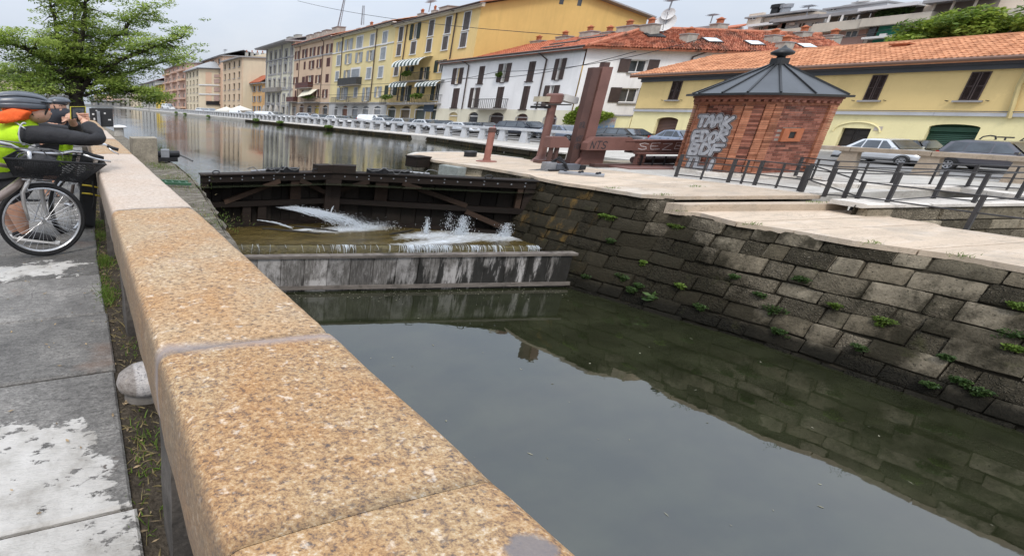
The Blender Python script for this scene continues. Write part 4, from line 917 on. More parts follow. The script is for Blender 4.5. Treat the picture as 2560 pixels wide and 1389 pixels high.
for yy_ in (yA + .8, yA + 5, yB - .6): fbox(XF, yy_, yy_ + .35, .0, zt, .001, .14).build("pilaster", M_TRIMG, t)
for k, yy_ in enumerate((yA + 3.5, yA + 6.5)): chimney(FX + 2, yy_, zt + .9, 1.0, 1.2, .5, t, 0)
h = wbox(Z2, 285, 905, 240, 60); balcony(XF, h[0], h[1], h[2], .6, .9, t, M_SLABB, M_SLABB)
# ---- rose-brown house
yC = FZ(827, 200)[0]; y0, y1 = yC, yA; zt = FZ(780, 104)[1]
t = thing("apartment_house", (FX, (y0 + y1) / 2, 0), "rose-brown house with maroon shutters and a cream sun blind, second in the tall row", "building")
W = [("o", 650, 370, 62, 130), ("o", 775, 345, 80, 150), ("o", 895, 320, 85, 155), ("o", 1020, 300, 90, 155), ("o", 1160, 270, 95, 165), ("c", 652, 545, 26, 115), ("c", 768, 530, 30, 125), ("o", 880, 515, 80, 130), ("o", 1000, 495, 75, 135), ("c", 1142, 475, 55, 140),
     ("o", 625, 770, 65, 115), ("c", 748, 775, 45, 140), ("o", 845, 775, 120, 180), ("o", 980, 742, 80, 125), ("c", 1122, 730, 50, 135), ("c", 625, 975, 25, 110), ("c", 740, 975, 35, 120), ("c", 860, 960, 45, 130), ("o", 965, 970, 65, 130), ("o", 1090, 970, 80, 130)]
G_ = [(605, 1225, 50, 120), (720, 1215, 60, 150), (842, 1230, 65, 150), (960, 1235, 70, 155), (1088, 1240, 75, 170)]
def row_house(t, y0, y1, zt, W, Gs, cv, shm, wallm, trim, lowm=None, zlow=0, dmats=None, trimc=None):
    H = []
    for w in W:
        bx_ = wbox(cv if len(w) < 6 else w[5], *w[1:5])
        m = M_SH[shm] if len(w) < 7 else M_SH[w[6]]
        if w[0] == "c": H.append(bx_); closed(XF, bx_, m, t, trimc)
        else: H.append(opened(XF, bx_, m, t, trim, gl=rnd.choice((M_GLASS, M_GLASS2, M_GLASS2))))
    A = []
    for k, g in enumerate(Gs):
        bx_ = wbox(cv, *g); bx_ = (bx_[0], bx_[1], .12, bx_[3]); a = arch(bx_, .22); A.append(a)
        dm = dmats[k % len(dmats)]; fbox(XF, a[0], a[1], a[2], a[3], -.2, -.15).build("door", dm, t); surround(XF, (a[0], a[1], a[2], a[3] - a[4]), trim, t, .1, False)
    zl = zlow if lowm else 0
    if lowm:
        holed(XF, y0, y1, 0, zl, A, lowm, t); holed(XF, y0, y1, zl, zt, H, wallm, t)
    else: holed(XF, y0, y1, 0, zt, H + A, wallm, t)
    return H
dm = [plain("shop_shutter", (.20, .20, .20), .6, .15, 3, .1), plain("door_brown", (.10, .06, .045), .6, .2, 3, .1), M_GLASS, plain("shop_yellow", (.40, .30, .06), .6, .2, 3, .1), M_GLASS]
zlw = FZ(780, 257)[1]
row_house(t, y0, y1, zt, W, G_, Z2, 'brown', P_BROWN, M_TRIMG, plaster("rusticated_brown", (.30, .235, .18), .4), zlw, dm); body(y0, y1, FX, FX + 12, zt, P_BROWN, t)
cornice(XF, y0, y1, zt, t, plaster("cornice_tan", (.45, .36, .28), .2)); band(XF, y0, y1, FZ(780, 144)[1], .16, .08, M_TRIMG, t); band(XF, y0, y1, zlw - .06, .14, .1, M_TRIMG, t)
for a, c in (((705, 205), (655, 1030)), ((1078, 135), (1015, 1050))): p, q = FZ(*Z2(*a)), FZ(*Z2(*c)); pipe([XF(p[0] + .1, zt, .5), XF(p[0], p[1] - .2, .08), XF(q[0], q[1], .08)], t)
h = wbox(Z2, 790, 860, 200, 40); balcony(XF, h[0], h[1], h[2], .75, .8, t, None, M_SH['brown'])
h = wbox(Z2, 600, 1075, 115, 40); balcony(XF, h[0], h[1], h[2], .7, .8, t, None, M_SH['brown']); h = wbox(Z2, 890, 1080, 260, 40); s = balcony(XF, h[0], h[1], h[2], .7, .8, t)
m = MB(); leaves(m, XF((h[0] + h[1]) / 2, h[2] + .65, .75), (.2, (h[1] - h[0]) * .42, .25), 160, .16); m.build("balcony_plants", M_LEAF, s)
h = wbox(Z2, 865, 970, 205, 120); m = MB(); cm = plain("cream_canvas", (.66, .62, .50), .8, .06, 2, .1)
m.hexa((XF(h[0], h[3], .02), XF(h[1], h[3], .02), XF(h[1], h[2], 1.1), XF(h[0], h[2] + .35, 1.1), XF(h[0], h[3] + .05, .02), XF(h[1], h[3] + .05, .02), XF(h[1], h[2] + .05, 1.15), XF(h[0], h[2] + .4, 1.15))); m.build("sun_blind", cm, t)
zr = zt + 1.5; ribs = ribbed((FX - .55, y1, zt + .12), (FX - .55, y0, zt + .12), (FX + 6, y0, zr), (FX + 6, y1, zr), M_TILE3, t, 9, 40); ribs.build("roof", M_TILE3, t)
for k, f in enumerate((.22, .42, .62, .86)): chimney(FX + 1.6, lerp(y1, y0, f), zt + .55, 1.3, 1.5, .75, t, 0)
# ---- pale yellow house
yD = FZ(975, 200)[0]; y0, y1 = yD, yC; zt = FZ(900, 78)[1]
t = thing("apartment_house", (FX, (y0 + y1) / 2, 0), "pale yellow house with grey shutters and grey stone ground floor", "building")
W = [("o", 45, 385, 75, 130), ("o", 160, 355, 95, 140), ("c", 295, 330, 70, 145), ("c", 452, 300, 50, 145), ("c", 610, 270, 55, 150), ("c", 35, 550, 45, 120), ("o", 155, 530, 80, 125), ("o", 287, 512, 85, 125), ("o", 428, 490, 90, 130), ("c", 585, 465, 60, 145),
     ("c", 15, 745, 40, 110), ("o", 137, 725, 75, 110), ("c", 240, 725, 95, 130), ("c", 408, 710, 55, 130), ("c", 555, 695, 55, 130), ("o", 80, 960, 130, 150), ("c", 245, 945, 40, 115), ("o", 375, 970, 90, 170), ("o", 523, 940, 85, 130)]
G_ = [(0, 1190, 40, 140), (108, 1190, 65, 160), (232, 1200, 75, 170), (367, 1190, 75, 150), (510, 1190, 85, 150)]
zlw = FZ(900, 257)[1]; dm = [plain("shop_shutter", (.2, .2, .2)), plain("door_rust", (.17, .08, .055), .6, .2, 3, .1), plain("roller_grey", (.24, .25, .27), .5, .1, 3, .1), plain("roller_grey", (.24, .25, .27)), plain("roller_grey", (.24, .25, .27))]
row_house(t, y0, y1, zt, W, G_, Z3, 'grey', P_PALE, M_TRIM, P_STONE, zlw, dm, M_TRIM); body(y0, y1, FX, FX + 12, zt, P_PALE, t)
cornice(XF, y0, y1, zt, t, plaster("cornice_pale", (.52, .47, .36), .2)); band(XF, y0, y1, FZ(920, 119)[1], .14, .07, M_TRIM, t); band(XF, y0, y1, zlw - .05, .14, .1, M_TRIMG, t)
for a, c in (((95, 245), (50, 880)), ((520, 150), (430, 1050))): p, q = FZ(*Z3(*a)), FZ(*Z3(*c)); pipe([XF(p[0] + .3, zt, .5), XF(p[0], p[1] - .1, .1), XF(q[0], q[1], .1)], t, None, .06)
h = wbox(Z3, 198, 845, 235, 20); balcony(XF, h[0], h[1], h[2], .85, .8, t, None, plain("balcony_mesh", (.045, .045, .045), .7, .2, 3, .2))
for q in ((82, 1065, 165, 20), (295, 1060, 230, 20)): h = wbox(Z3, *q); balcony(XF, h[0], h[1], h[2], .7, .85, t, plain("rail_grey", (.13, .12, .115)))
ribbed((FX - .55, y1, zt + .12), (FX - .55, y0, zt + .12), (FX + 7, y0, zt + 1.5), (FX + 7, y1, zt + 1.5), M_TILE, t, 10, 50).build("roof", M_TILE, t)
for k, f in enumerate((.12, .3, .55)): chimney(FX + 3, lerp(y1, y0, f), zt + .7, .8, .9, .35, t, 0 if k != 1 else 1)
# ---- tall yellow house with the blank end wall
yE = 37.6; y0, y1 = yE, yD; zt = 10.15
t = thing("apartment_house", (FX, (y0 + y1) / 2, 0), "tall deep yellow house with striped awnings and a blank ochre end wall", "building")
W = [("c", 808, 225, 50, 175), ("o", 985, 190, 125, 190, Z3, 'green'), ("c", 1185, 150, 60, 190), ("c", 1925, 250, 55, 165, ZA), ("c", 2110, 210, 60, 175, ZA), ("c", 782, 420, 50, 140), ("c", 960, 395, 60, 150), ("c", 1155, 365, 60, 155), ("c", 1355, 335, 65, 165), ("c", 2075, 400, 60, 140, ZA),
     ("c", 750, 670, 50, 140), ("o", 915, 660, 100, 70, Z3, 'green'), ("o", 1100, 710, 110, 150, Z3, 'green'), ("o", 1295, 620, 140, 150, Z3, 'green'), ("o", 683, 920, 150, 125, Z3, 'green'), ("o", 870, 960, 120, 190, Z3, 'green'), ("o", 1055, 905, 95, 115, Z3, 'green'), ("o", 1250, 940, 130, 210, Z3, 'green')]
G_ = [(690, 1200, 90, 170), (860, 1200, 110, 170), (1045, 1200, 120, 170), (1235, 1200, 105, 170)]
zlw = FZ(1050, 258)[1]; dm = [plain("shop_dark_green", (.05, .06, .055), .5), plain("entry_brown", (.13, .10, .07)), plain("roller_green", (.075, .09, .08), .5), plain("roller_green", (.075, .09, .08))]
row_house(t, y0, y1, zt, W, G_, Z3, 'dgrey', P_YEL, M_TRIM, P_STONEY, zlw, dm, M_TRIM)
m = MB(); m.poly([(FX, yE, 0), (54.4, yE, 0), (54.4, yE, 10.4), (44, yE, 11.95), (FX, yE, zt)]); m.poly([(FX + .3, yE + .01, 0), (FX + .3, y1, 0), (FX + .3, y1, zt), (FX + .3, yE + .01, zt)]); m.quad((54.4, yE, 0), (54.4, y1, 0), (54.4, y1, 10.4), (54.4, yE, 10.4)); m.build("end_wall", P_END, t)
NE = FP((FX, yE, 0), (1, 0, 0), (0, -1, 0))
for px, py in ((1404, 3), (1449, 7)):
    q = onP(px, py, Vector((FX, yE, 0)), Vector((0, 1, 0))); fbox(NE, q.x - FX - .25, q.x - FX + .25, q.z - .25, q.z + .25, -.05, .012).build("window", M_GLASS, t)
cornice(XF, y0 - .4, y1, zt, t, plaster("cornice_yellow", (.55, .48, .36), .2), .6, .24)
roof_sheet((FX - .65, y1, zt + .13), (FX - .65, y0 - .5, zt + .13), (44, y0 - .5, 12.1), (44, y1, 12.1), M_TILE, t); roof_sheet((54.9, y1, 10.45), (54.9, y0 - .5, 10.45), (44, y0 - .5, 12.1), (44, y1, 12.1), M_TRIMG, t)
band(XF, y0, y1, zlw - .05, .14, .1, M_TRIM, t)
for a, c, cv in (((900, 70), (765, 1050), Z3), ((2020, 110), (1945, 590), ZA)): p, q = FZ(*cv(*a)), FZ(*cv(*c)); pipe([XF(p[0] + .3, zt, .5), XF(p[0], p[1] - .1, .1), XF(q[0], q[1], .1)], t, None, .06)
for q, st, dp in (((1022, 580, 345, 120), 15, 1.6), ((868, 850, 215, 90), 11, 1.1), ((1225, 845, 270, 90), 13, 1.1)): h = wbox(Z3, *q); awning(XF, h[0], h[1], h[3], h[2] + .25, dp, t, st)
for q, hh in (((1025, 790, 270, 20), .75), ((780, 1080, 320, 20), .8), ((1160, 1075, 320, 20), .8)):
    h = wbox(Z3, *q); s = balcony(XF, h[0], h[1], h[2], hh, .9, t); m = MB(); leaves(m, XF(lerp(h[0], h[1], .72), h[2] + hh * .9, .95), (.25, (h[1] - h[0]) * .26, .28), 220, .14); m.build("balcony_plants", M_LEAF, s)
for yy_, s_, pz in ((44.5, 1.2, 1), (46.5, .5, 1), (48.5, .7, 1)): chimney(FX + 2.2, yy_, zt + .55, s_, s_, .45, t, pz if s_ < 1 else 0)
band(XF, *FZ(1085, 272)[:1], FZ(1060, 272)[0], 1.35, .9, .06, plain("blue_sign", (.06, .09, .14), .5), t, "shop_sign")
# ---- white house with hipped roof
XF_row = XF; XF = FP((FX - .13, 0, 0), (0, 1, 0), (-1, 0, 0))
y0, y1 = 26.95, 41.2; zt = 5.72; zl = 1.67
wh = thing("corner_house", (FX, 34, 0), "white corner house with red hipped tile roof and dark brown shutters", "building")
W = [("o", 318, 500, 140, 220), ("c", 645, 485, 75, 240), ("o", 965, 455, 170, 255), ("c", 1340, 435, 90, 270), ("o", 1735, 405, 150, 290), ("c", 285, 805, 85, 270), ("o", 548, 800, 130, 275), ("c", 900, 790, 90, 280), ("c", 1255, 800, 90, 320), ("o", 1610, 785, 200, 310)]
H = []
for w in W:
    h = wbox(ZWc, *w[1:5])
    if w[0] == "c": closed(XF, h, M_SH['dark'], wh, None, 0); H.append(h); fbox(XF, h[0] - .08, h[1] + .08, h[2] - .07, h[2], .001, .1).build("sill", M_SH['dark'], wh)
    else: H.append(opened(XF, h, M_SH['dark'], wh, M_SH['dark'], .34, M_GLASS2))
holed(XF, y0, y1, zl, zt, H, P_WHITE, wh); A = []
for g, dmt in (((245, 1110, 120, 220), M_GLASS), ((525, 1110, 130, 220), M_GLASS), ((850, 1120, 185, 230), M_SH['dark']), ((1205, 1115, 155, 190), plain("door_maroon", (.07, .035, .03), .6)), ((1600, 1120, 170, 190), plain("door_maroon", (.07, .035, .03)))):
    h = wbox(ZWc, *g); h = (h[0], h[1], .1, h[3]); a = arch(h, .25); A.append(a); fbox(XF, a[0], a[1], a[2], a[3], -.2, -.14).build("door", dmt, wh)
    if dmt is M_GLASS: fbox(XF, a[0] + .05, a[1] - .05, a[3] - a[4] - .05, a[3] - a[4] + .03, -.13, -.08).build("door_frame", M_TRIM, wh)
    else: surround(XF, (a[0], a[1], a[2], a[3] - a[4]), M_TRIMG, wh, .06, False)
holed(XF, y0, y1, 0, zl, A, P_CREAM, wh)
SD = Vector((1, -.21, 0)).normalized(); SN = Vector((-.21, -1, 0)).normalized(); SF = FP((FX, y0, 0), SD, SN)
def sbox(px, py, w, h): 
    c = [onP(px + a * w / 2, py, SF.P, SN) for a in (-1, 1)]; z = [onP(px, py + b_ * h / 2, SF.P, SN).z for b_ in (1, -1)]
    return ((c[0] - SF.P).dot(SD), (c[1] - SF.P).dot(SD), z[0], z[1])
sh1, sh2 = sbox(1596, 165, 44, 32), sbox(1572, 238, 44, 36)
holed(SF, 0, 22, 0, zt + .02, [sh1, sh2], P_WHITE, wh, name="side_wall")
for h in (sh1, sh2):
    pane(SF, h, wh, M_GLASS, M_TRIM); e = (h[1] - h[0]) * .62
    for a0, a1 in ((h[0] - e, h[0] - .04), (h[1] + .04, h[1] + e)): fbox(SF, a0, a1, h[2], h[3] + .03, .012, .06).build("shutter", M_SH['dark'], wh)
    fbox(SF, h[0] - .1, h[1] + .1, h[2] - .09, h[2], .001, .12).build("sill", M_TRIMG, wh)
m = MB(); q = SF(22, 0); m.quad((FX, y1, 0), (q.x, y1 + 2, 0), (q.x, y1 + 2, zt), (FX, y1, zt)); m.quad((q.x, q.y, 0), (q.x, y1 + 2, 0), (q.x, y1 + 2, zt), (q.x, q.y, zt)); m.build("back_wall", P_WHITE, wh)
fbox(XF, y0 - .05, y1, zt - .02, zt + .07, -.2, .55).build("eave", M_TRIM, wh); fbox(XF, y0, y1, zt - .2, zt - .022, .001, .22).build("cornice", plain("cornice_grey", (.27, .26, .24), .9, .2, 2, .2), wh)
MB().tube([XF(y0 - .3, zt + .1, .58), XF(y1 + .3, zt + .1, .58)], .07, 8).build("gutter", M_PIPE, wh)
AP = Vector((41, 28.2, 7.5)); RE = Vector((41, 42, 7.55)); E0 = SF(-.5, zt + .06, .55); E0.x = FX - .55; E0.y = y0 - .45; E1 = SF(21, zt + .02, .55); RW = AP + SD * 15
fr = ribbed((FX - .55, y1 + .3, zt + .08), E0, AP, RE, M_TILE3, wh, 16, 70); fr.build("roof", M_TILE3, wh); roof_sheet((FX - .5, y1 + .3, zt + .05), E0 + Vector((0, 0, -.03)), AP + Vector((0, 0, -.04)), RE + Vector((0, 0, -.04)), M_TILE3, wh, "roof_base")
side = tiles(E0, E1, RW, AP, M_TILE2, wh, 16, 96, 290, .02)
MB().quad(RE, AP, Vector((47, 32, 5.8)), Vector((47, 42, 5.8))).quad(AP, RW, Vector((RW.x, 32, 5.8)), Vector((47, 32, 5.8))).build("rear_roof", M_TILE3, wh)
MB().tube([E0 + Vector((0, 0, .08)), AP + Vector((0, 0, .09))], .11, 7).build("hip_tiles", M_TILE2, wh); MB().tube([AP + Vector((0, 0, .05)), RW + Vector((0, 0, .05))], .12, 7).build("ridge_tiles", M_TILE2, wh)
for a, c in (((485, 350), (385, 960)), ((1570, 270), (1420, 960))): p, q = FZ(*ZWc(*a)), FZ(*ZWc(*c)); pipe([XF(p[0] + .5, zt, .5), XF(p[0], p[1], .1), XF(q[0], q[1], .1)], wh, M_PIPE, .055)
p = SF(7.6, 0); pipe([SF(8.8, zt - .05, .45), SF(8.2, zt - .35, .1), SF(8.0, zt - 1.6, .1)], wh, M_PIPE, .055)
h = wbox(ZWc, 800, 960, 400, 25); balcony(XF, h[0], h[1], h[3], .75, .85, wh)
q = FZ(*ZWc(920, 480)); m = MB(); leaves(m, XF(q[0], q[1], .2), (.2, .35, .2), 130, .12); m.build("flower_box_plants", M_LEAF, wh)
for px, py, sy, hh in ((1343, 100, 1.5, .75), (1408, 90, 1.5, .75), (1470, 80, 1.6, .8), (1520, 75, 1.3, .5), (1567, 70, 1.9, .9), (1622, 62, 1.4, .7)):
    q = onX(px, py + 18, 40.2); chimney(40.2, q.y, min(q.z, 7.6), .9, sy * .62, hh * .62, wh)
def on_side(px, py): nrm = (E1 - E0).cross(AP - E0).normalized(); return onP(px, py, E0, nrm), nrm
for px, py, hh, sx in ((1718, 103, .75, 1.0), (1930, 105, .7, 1.1), (1958, 122, .7, 1.1), (2005, 92, .5, 1.2), (2080, 100, .5, 1.2), (1795, 72, .5, 1.2)):
    q, nrm = on_side(px, py); chimney(q.x, q.y, q.z, sx, .55, hh * .55, wh)
ud = (E1 - E0).normalized()
for px, py in ((1778, 104), (1883, 111), (2014, 118)):
    q, nrm = on_side(px, py); vd = nrm.cross(ud); m = MB().obox(q + nrm * .09, ud * .62, vd * .38, nrm * .05); o = m.build("skylight", M_PIPE, side)
    MB().obox(q + nrm * .145, ud * .54, vd * .30, nrm * .012).build("skylight_pane", glass_mat("skylight_glass", (.42, .47, .52), .15), o)
q, nrm = on_side(1634, 92); vd = nrm.cross(ud); MB().obox(q + nrm * .1, ud * .7, vd * .3, nrm * .05).build("skylight", M_BLACK, side)
for px, py, L in ((1410, 110, 2.2), (1480, 97, 2.0), (1380, 120, 1.6)):
    n2 = (E0 - Vector((FX - .55, y1 + .3, zt + .08))).cross(AP - E0).normalized(); q = onP(px, py, E0, n2); MB().obox(q + Vector((0, 0, .1)), (0, L * .5, 0), Vector((.25, 0, .06)), (0, 0, .04)).build("skylight", M_PIPE, wh)
XF = XF_row
# satellite dishes on its ridge
def dish(px, py, r, X, lab):
    c = onX(px, py, X); t_ = thing("satellite_dish", c + Vector((0, 0, -.5)), lab, "antenna", "aerials on the roofs"); n = Vector((-.9, -.35, .3)).normalized(); a = n.cross(Vector((0, 0, 1))).normalized(); b_ = a.cross(n); m = MB()
    for i in range(5):
        pass
    prof = [(r * k / 4, .25 * r * (k / 4) ** 2) for k in range(5)]; V = [c - n * .0]; 
    for rr, zz_ in prof[1:]: V += [c + (a * math.cos(w) + b_ * math.sin(w)) * rr + n * zz_ for w in [2 * math.pi * k / 20 for k in range(20)]]
    F = [(0, 1 + k, 1 + (k + 1) % 20) for k in range(20)] + [(1 + i * 20 + k, 21 + i * 20 + k, 21 + i * 20 + (k + 1) % 20, 1 + i * 20 + (k + 1) % 20) for i in range(3) for k in range(20)]
    m.add(V, F).build("reflector", M_TRIM, t_, smooth=True); MB().tube([c - n * .02, c + Vector((0, 0, -r - .5))], .04, 6).build("mast", M_STEELG, t_); MB().tube([c - b_ * r, c + n * r * .9], .02, 5).build("feed_arm", M_STEELG, t_)
dish(1664, 58, .62, 41.3, "large white satellite dish, the lower of the pair on the tiled ridge"); dish(1671, 36, .40, 41.3, "smaller white satellite dish above the large one")
# ---- right yellow house
ry0, ry1 = -4.0, 22.75; zt = 3.72
rh = thing("canal_house", (FX, 12, 0), "two-storey yellow house with orange tile roof behind the brick kiosk", "building")
ZR = conv(1920, 0, 4.0); ZQ = conv(1280, 0, 4.0)
sh_l = [wbox(ZQ, 1635, 905, 100, 185), wbox(ZQ, 2180, 810, 120, 60), wbox(ZR, 1075, 875, 150, 250), wbox(ZR, 2075, 860, 200, 285)]
sh_l[1] = (sh_l[1][0], sh_l[1][1], sh_l[0][2], sh_l[0][3])
holed(XF, ry0, ry1, 1.73, zt, sh_l, P_RYEL, rh)
for k, h in enumerate(sh_l): closed(XF, h, M_SH['dark'], rh, None, 22 if k != 1 else 0); fbox(XF, h[0] - .12, h[1] + .12, h[2] - .07, h[2] - .002, .001, .13).build("sill", M_TRIMG, rh); pane(XF, h, rh, M_GLASS, M_TRIM, .18)
gs = [wbox(ZQ, 1540, 1250, 215, 160), wbox(ZR, 865, 1340, 290, 120), wbox(ZR, 1840, 1330, 520, 180)]
gs = [(gs[0][0], gs[0][1], .1, gs[0][3]), (gs[1][0], gs[1][1], .1, gs[1][3]), (gs[2][0], gs[2][1], .1, gs[2][3])]; A = [arch(gs[0], .14), gs[1], arch(gs[2], .10)]
holed(XF, ry0, ry1, 0, 1.72, A, P_RLOW, rh, .3)
def roller(h, mat):
    n = 16
    for k in range(n): z0, z1 = lerp(h[2], h[3], k / n), lerp(h[2], h[3], (k + 1) / n); MB().hexa((XF(h[0], z0, -.28), XF(h[1], z0, -.28), XF(h[1], z0 + .01, -.22), XF(h[0], z0 + .01, -.22), XF(h[0], z1, -.28), XF(h[1], z1, -.28), XF(h[1], z1 - .005, -.25), XF(h[0], z1 - .005, -.25))).build("roller_slat", mat, rh)
roller(A[0], plain("roller_brown", (.11, .06, .045), .55, .15, 3, .1)); roller(A[2], plain("roller_forest", (.016, .06, .035), .5, .15, 3, .1))
fbox(XF, A[2][0], A[2][1], A[2][3] - .3, A[2][3] - .12, -.218, -.16).build("roller_box", plain("roller_forest", (.016, .06, .035)), rh)
for a0, a1 in ((gs[1][0], (gs[1][0] + gs[1][1]) / 2 - .01), ((gs[1][0] + gs[1][1]) / 2 + .01, gs[1][1])):
    m = fbox(XF, a0, a1, .1, gs[1][3], -.26, -.2); e = (a1 - a0) * .18
    for z0, z1 in ((.2, .7), (.78, gs[1][3] - .1)): fbox(XF, a0 + e, a1 - e, z0, z1, -.198, -.17, m)
    m.build("door", plain("door_black", (.022, .017, .015), .45, .2, 3, .1), rh)
# moulded arch over the door
c0, R0 = (gs[1][0] + gs[1][1]) / 2, (gs[1][1] - gs[1][0]) * .82
MB().tube([XF(c0 + R0 * math.cos(w), gs[1][3] - .15 + .42 * math.sin(w), .02) for w in [math.pi * k / 16 for k in range(17)]], .035, 6).build("arch_moulding", P_RLOW, rh)
for k in range(9):
    a0, a1 = lerp(ry0, ry1, k / 9) + .004, lerp(ry0, ry1, (k + 1) / 9) - .004; fbox(XF, a0, a1, 1.66, 1.80, .001, .11).build("string_course", plain("ledge_grey", (.40, .41, .44), .8, .1, 2, .1, piece=.08), rh)
MB().tube([XF(ry0, 1.84, .12), XF(ry1, 1.84, .12)], .018, 6).build("cable", M_CABLE, rh)
fbox(XF, ry0, ry1, zt - .34, zt - .16, .001, .16).build("cornice", plain("eave_dark_grey", (.085, .09, .10), .9, .1, 2, .1), rh); fbox(XF, ry0, ry1 + .1, zt - .158, zt + .0, .001, .34).build("cornice", plain("eave_dark_grey", (.085, .09, .10)), rh)
MB().tube([XF(ry0, zt + .05, .58), XF(ry1 + .4, zt + .05, .58)], .075, 8).build("gutter", plain("gutter_brown", (.20, .12, .09), .5, .1, 2, 0), rh)
fbox(XF, ry0, ry1 + .2, zt + .001, zt + .04, -.2, .52).build("soffit", plain("eave_dark_grey", (.085, .09, .10)), rh)
ER, EL, RR, RL2 = Vector((FX - .6, ry0, zt + .07)), Vector((FX - .6, ry1 + .45, zt + .07)), Vector((38, ry0 - 1, 4.88)), Vector((38, 21.75, 4.96))
rroof = tiles(EL, ER, RR, RL2, M_TILE, rh, 11, 176, 300, .004)
MB().tube([RL2, RR], .09, 8).build("ridge_tiles", M_TILE, rroof); MB().quad(RL2, RR, Vector((43, ry0, 3.7)), Vector((43, 21, 3.7))).build("rear_roof", M_TILE, rh)
m = MB(); m.poly([XF(ry1, 0), Vector((43, ry1 - 1.9, 0)), Vector((43, ry1 - 1.9, 3.6)), Vector((38, ry1 - .9, 4.85)), XF(ry1, zt)]); m.quad(XF(ry0, 0), Vector((43, ry0, 0)), Vector((43, ry0, 3.6)), XF(ry0, zt)); m.build("end_wall", P_RYEL, rh)
q = onX(2255, 118, 37.0); n_ = Vector((-.27, 0, .96)); o = MB().box(q.x - .35, q.x + .2, q.y - .22, q.y + .22, q.z - .5, q.z + .1).build("chimney", M_TERRA, rh); MB().box(q.x - .42, q.x + .27, q.y - .3, q.y + .3, q.z + .1, q.z + .15).build("chimney_cap", M_TERRA, o)
p, q = FZ(2556, 215), FZ(2525, 296); pipe([XF(p[0] + .0, zt, .3), XF(p[0] + .05, p[1], .09), XF(q[0], q[1], .09)], rh, plain("pipe_yellow", (.52, .42, .2), .7, .1, 2, 0), .07)
for h in sh_l[:1] + sh_l[2:]:
    for a in (h[0] - .25, h[1] + .25): MB().tube([XF(a, h[2] - .02, .0), XF(a, h[2] - .02, .08), XF(a + .06, h[2] - .0, .09)], .014, 5).build("shutter_hook", M_BLACK, rh)
# ---- garden wall with mural and creeper
gw = thing("garden_wall", (FX, 25, 0), "low yellow garden wall between the white and the yellow house", "wall")
fbox(XF, 22.8, 26.9, 0, 1.36, -.25, 0).build("wall", P_RLOW, gw); fbox(XF, 22.78, 24.7, 1.362, 1.44, -.3, .08).build("coping", M_TRIMG, gw)
h = (FZ(1538, 310)[0], FZ(1497, 310)[0], .35, 1.25); N = Nodes("mural_paint"); c = N.ramp(N.noise(1.6, det=5, dist=1.5), ((.3, (.05, .14, .38)), (.45, (.20, .33, .50)), (.55, (.38, .36, .35)), (.62, (.40, .38, .36)), (.72, (.30, .08, .06)))); N.set(c, .85)
fbox(XF, h[0], h[1], h[2], h[3], .001, .02).build("mural", N.m, gw)
cre = thing("ivy_bush", XF(26, 0, .4), "bright green creeper hanging over the garden wall behind the lift post", "ivy"); m = MB(); m2 = MB()
for px, py, r in ((1425, 300, .65), (1440, 285, .55), (1452, 272, .4), (1445, 300, .6), (1495, 283, .42), (1508, 290, .5), (1490, 300, .5), (1520, 288, .35), (1478, 296, .45), (1428, 290, .5)):
    q = onX(px, py, FX - .45); leaves(m, q, (.35, r * .8, r * .55), 330, .11); 
m.build("foliage", M_LEAFY, cre); MB().tube([XF(25.6, 0, .3), XF(25.7, .9, .3), XF(25.3, 1.3, .35)], .06, 6).build("stem", M_LOG, cre)
# ------------------------------------------------------------------ balustrade along the far quay
BX = 23.6; BZ0, BZ1 = -.085, .66
M_BALW = plain("painted_concrete", (.46, .47, .49), .85, .15, 1.5, .3, 30, fine=.12); M_BALT = deck_material("tan_stone", (.36, .29, .22), (.45, .38, .31))
def balustrade(name, ys_, mat, label, sec, bars=True, tap=.0, bx=BX):
    t = thing(name, (bx, ys_[0], BZ0), label, "balustrade"); w = sec
    MBase = MB().hexa(((-.16, -w * .55, 0), (.16, -w * .55, 0), (.16, w * .55, 0), (-.16, w * .55, 0), (-.12, -w * .42, BZ1 - BZ0 - .16), (.12, -w * .42, BZ1 - BZ0 - .16), (.12, w * .42, BZ1 - BZ0 - .16), (-.12, w * .42, BZ1 - BZ0 - .16))).hexa(((-.12, -w * .42, BZ1 - BZ0 - .158), (.12, -w * .42, BZ1 - BZ0 - .158), (.12, w * .42, BZ1 - BZ0 - .158), (-.12, w * .42, BZ1 - BZ0 - .158), (-.15, -w * .6, BZ1 - BZ0 - .122), (.15, -w * .6, BZ1 - BZ0 - .122), (.15, w * .6, BZ1 - BZ0 - .122), (-.15, w * .6, BZ1 - BZ0 - .122)))
    me = MBase.mesh("post", mat)
    for i, y in enumerate(ys_):
        o = bpy.data.objects.new("post", me); COL.objects.link(o); o.parent = t; o.location = (0, y - ys_[0], 0)
        if i + 1 < len(ys_):
            y2 = ys_[i + 1]; MB().box(bx - .17, bx + .17, min(y, y2) + .008, max(y, y2) - .008, BZ1 - .12, BZ1).build("rail", mat, t)
            if bars:
                for z in (.14, .34): MB().box(bx - .02, bx + .02, min(y, y2) + w * .5, max(y, y2) - w * .5, z - .02, z + .02).build("bar", M_IRON, t)
    return t
ya, yb = onX(1122, 322, BX).y, onX(1312, 345, BX).y; dy = (ya - yb) / 4
ys_ = []; y = ya - 6 * dy
while y < 150: ys_.append(y); y += dy * (1 if y < 60 else 1.0)
balustrade("quay_balustrade", [v for v in ys_ if v > 11.5], M_BALW, "long pale grey concrete balustrade along the far canal quay", .42)
yr = [onX(px, py, BX).y for px, py in ((2111, 422), (2309, 438), (2541, 455))]; dyr = (yr[0] - yr[2]) / 2
balustrade("stone_balustrade", [yr[0] + 2 * dyr, yr[0] + dyr] + yr + [yr[2] - dyr, yr[2] - 2 * dyr], M_BALT, "tan stone balustrade in front of the silver car, right of the kiosk", .42, False, bx=BX)
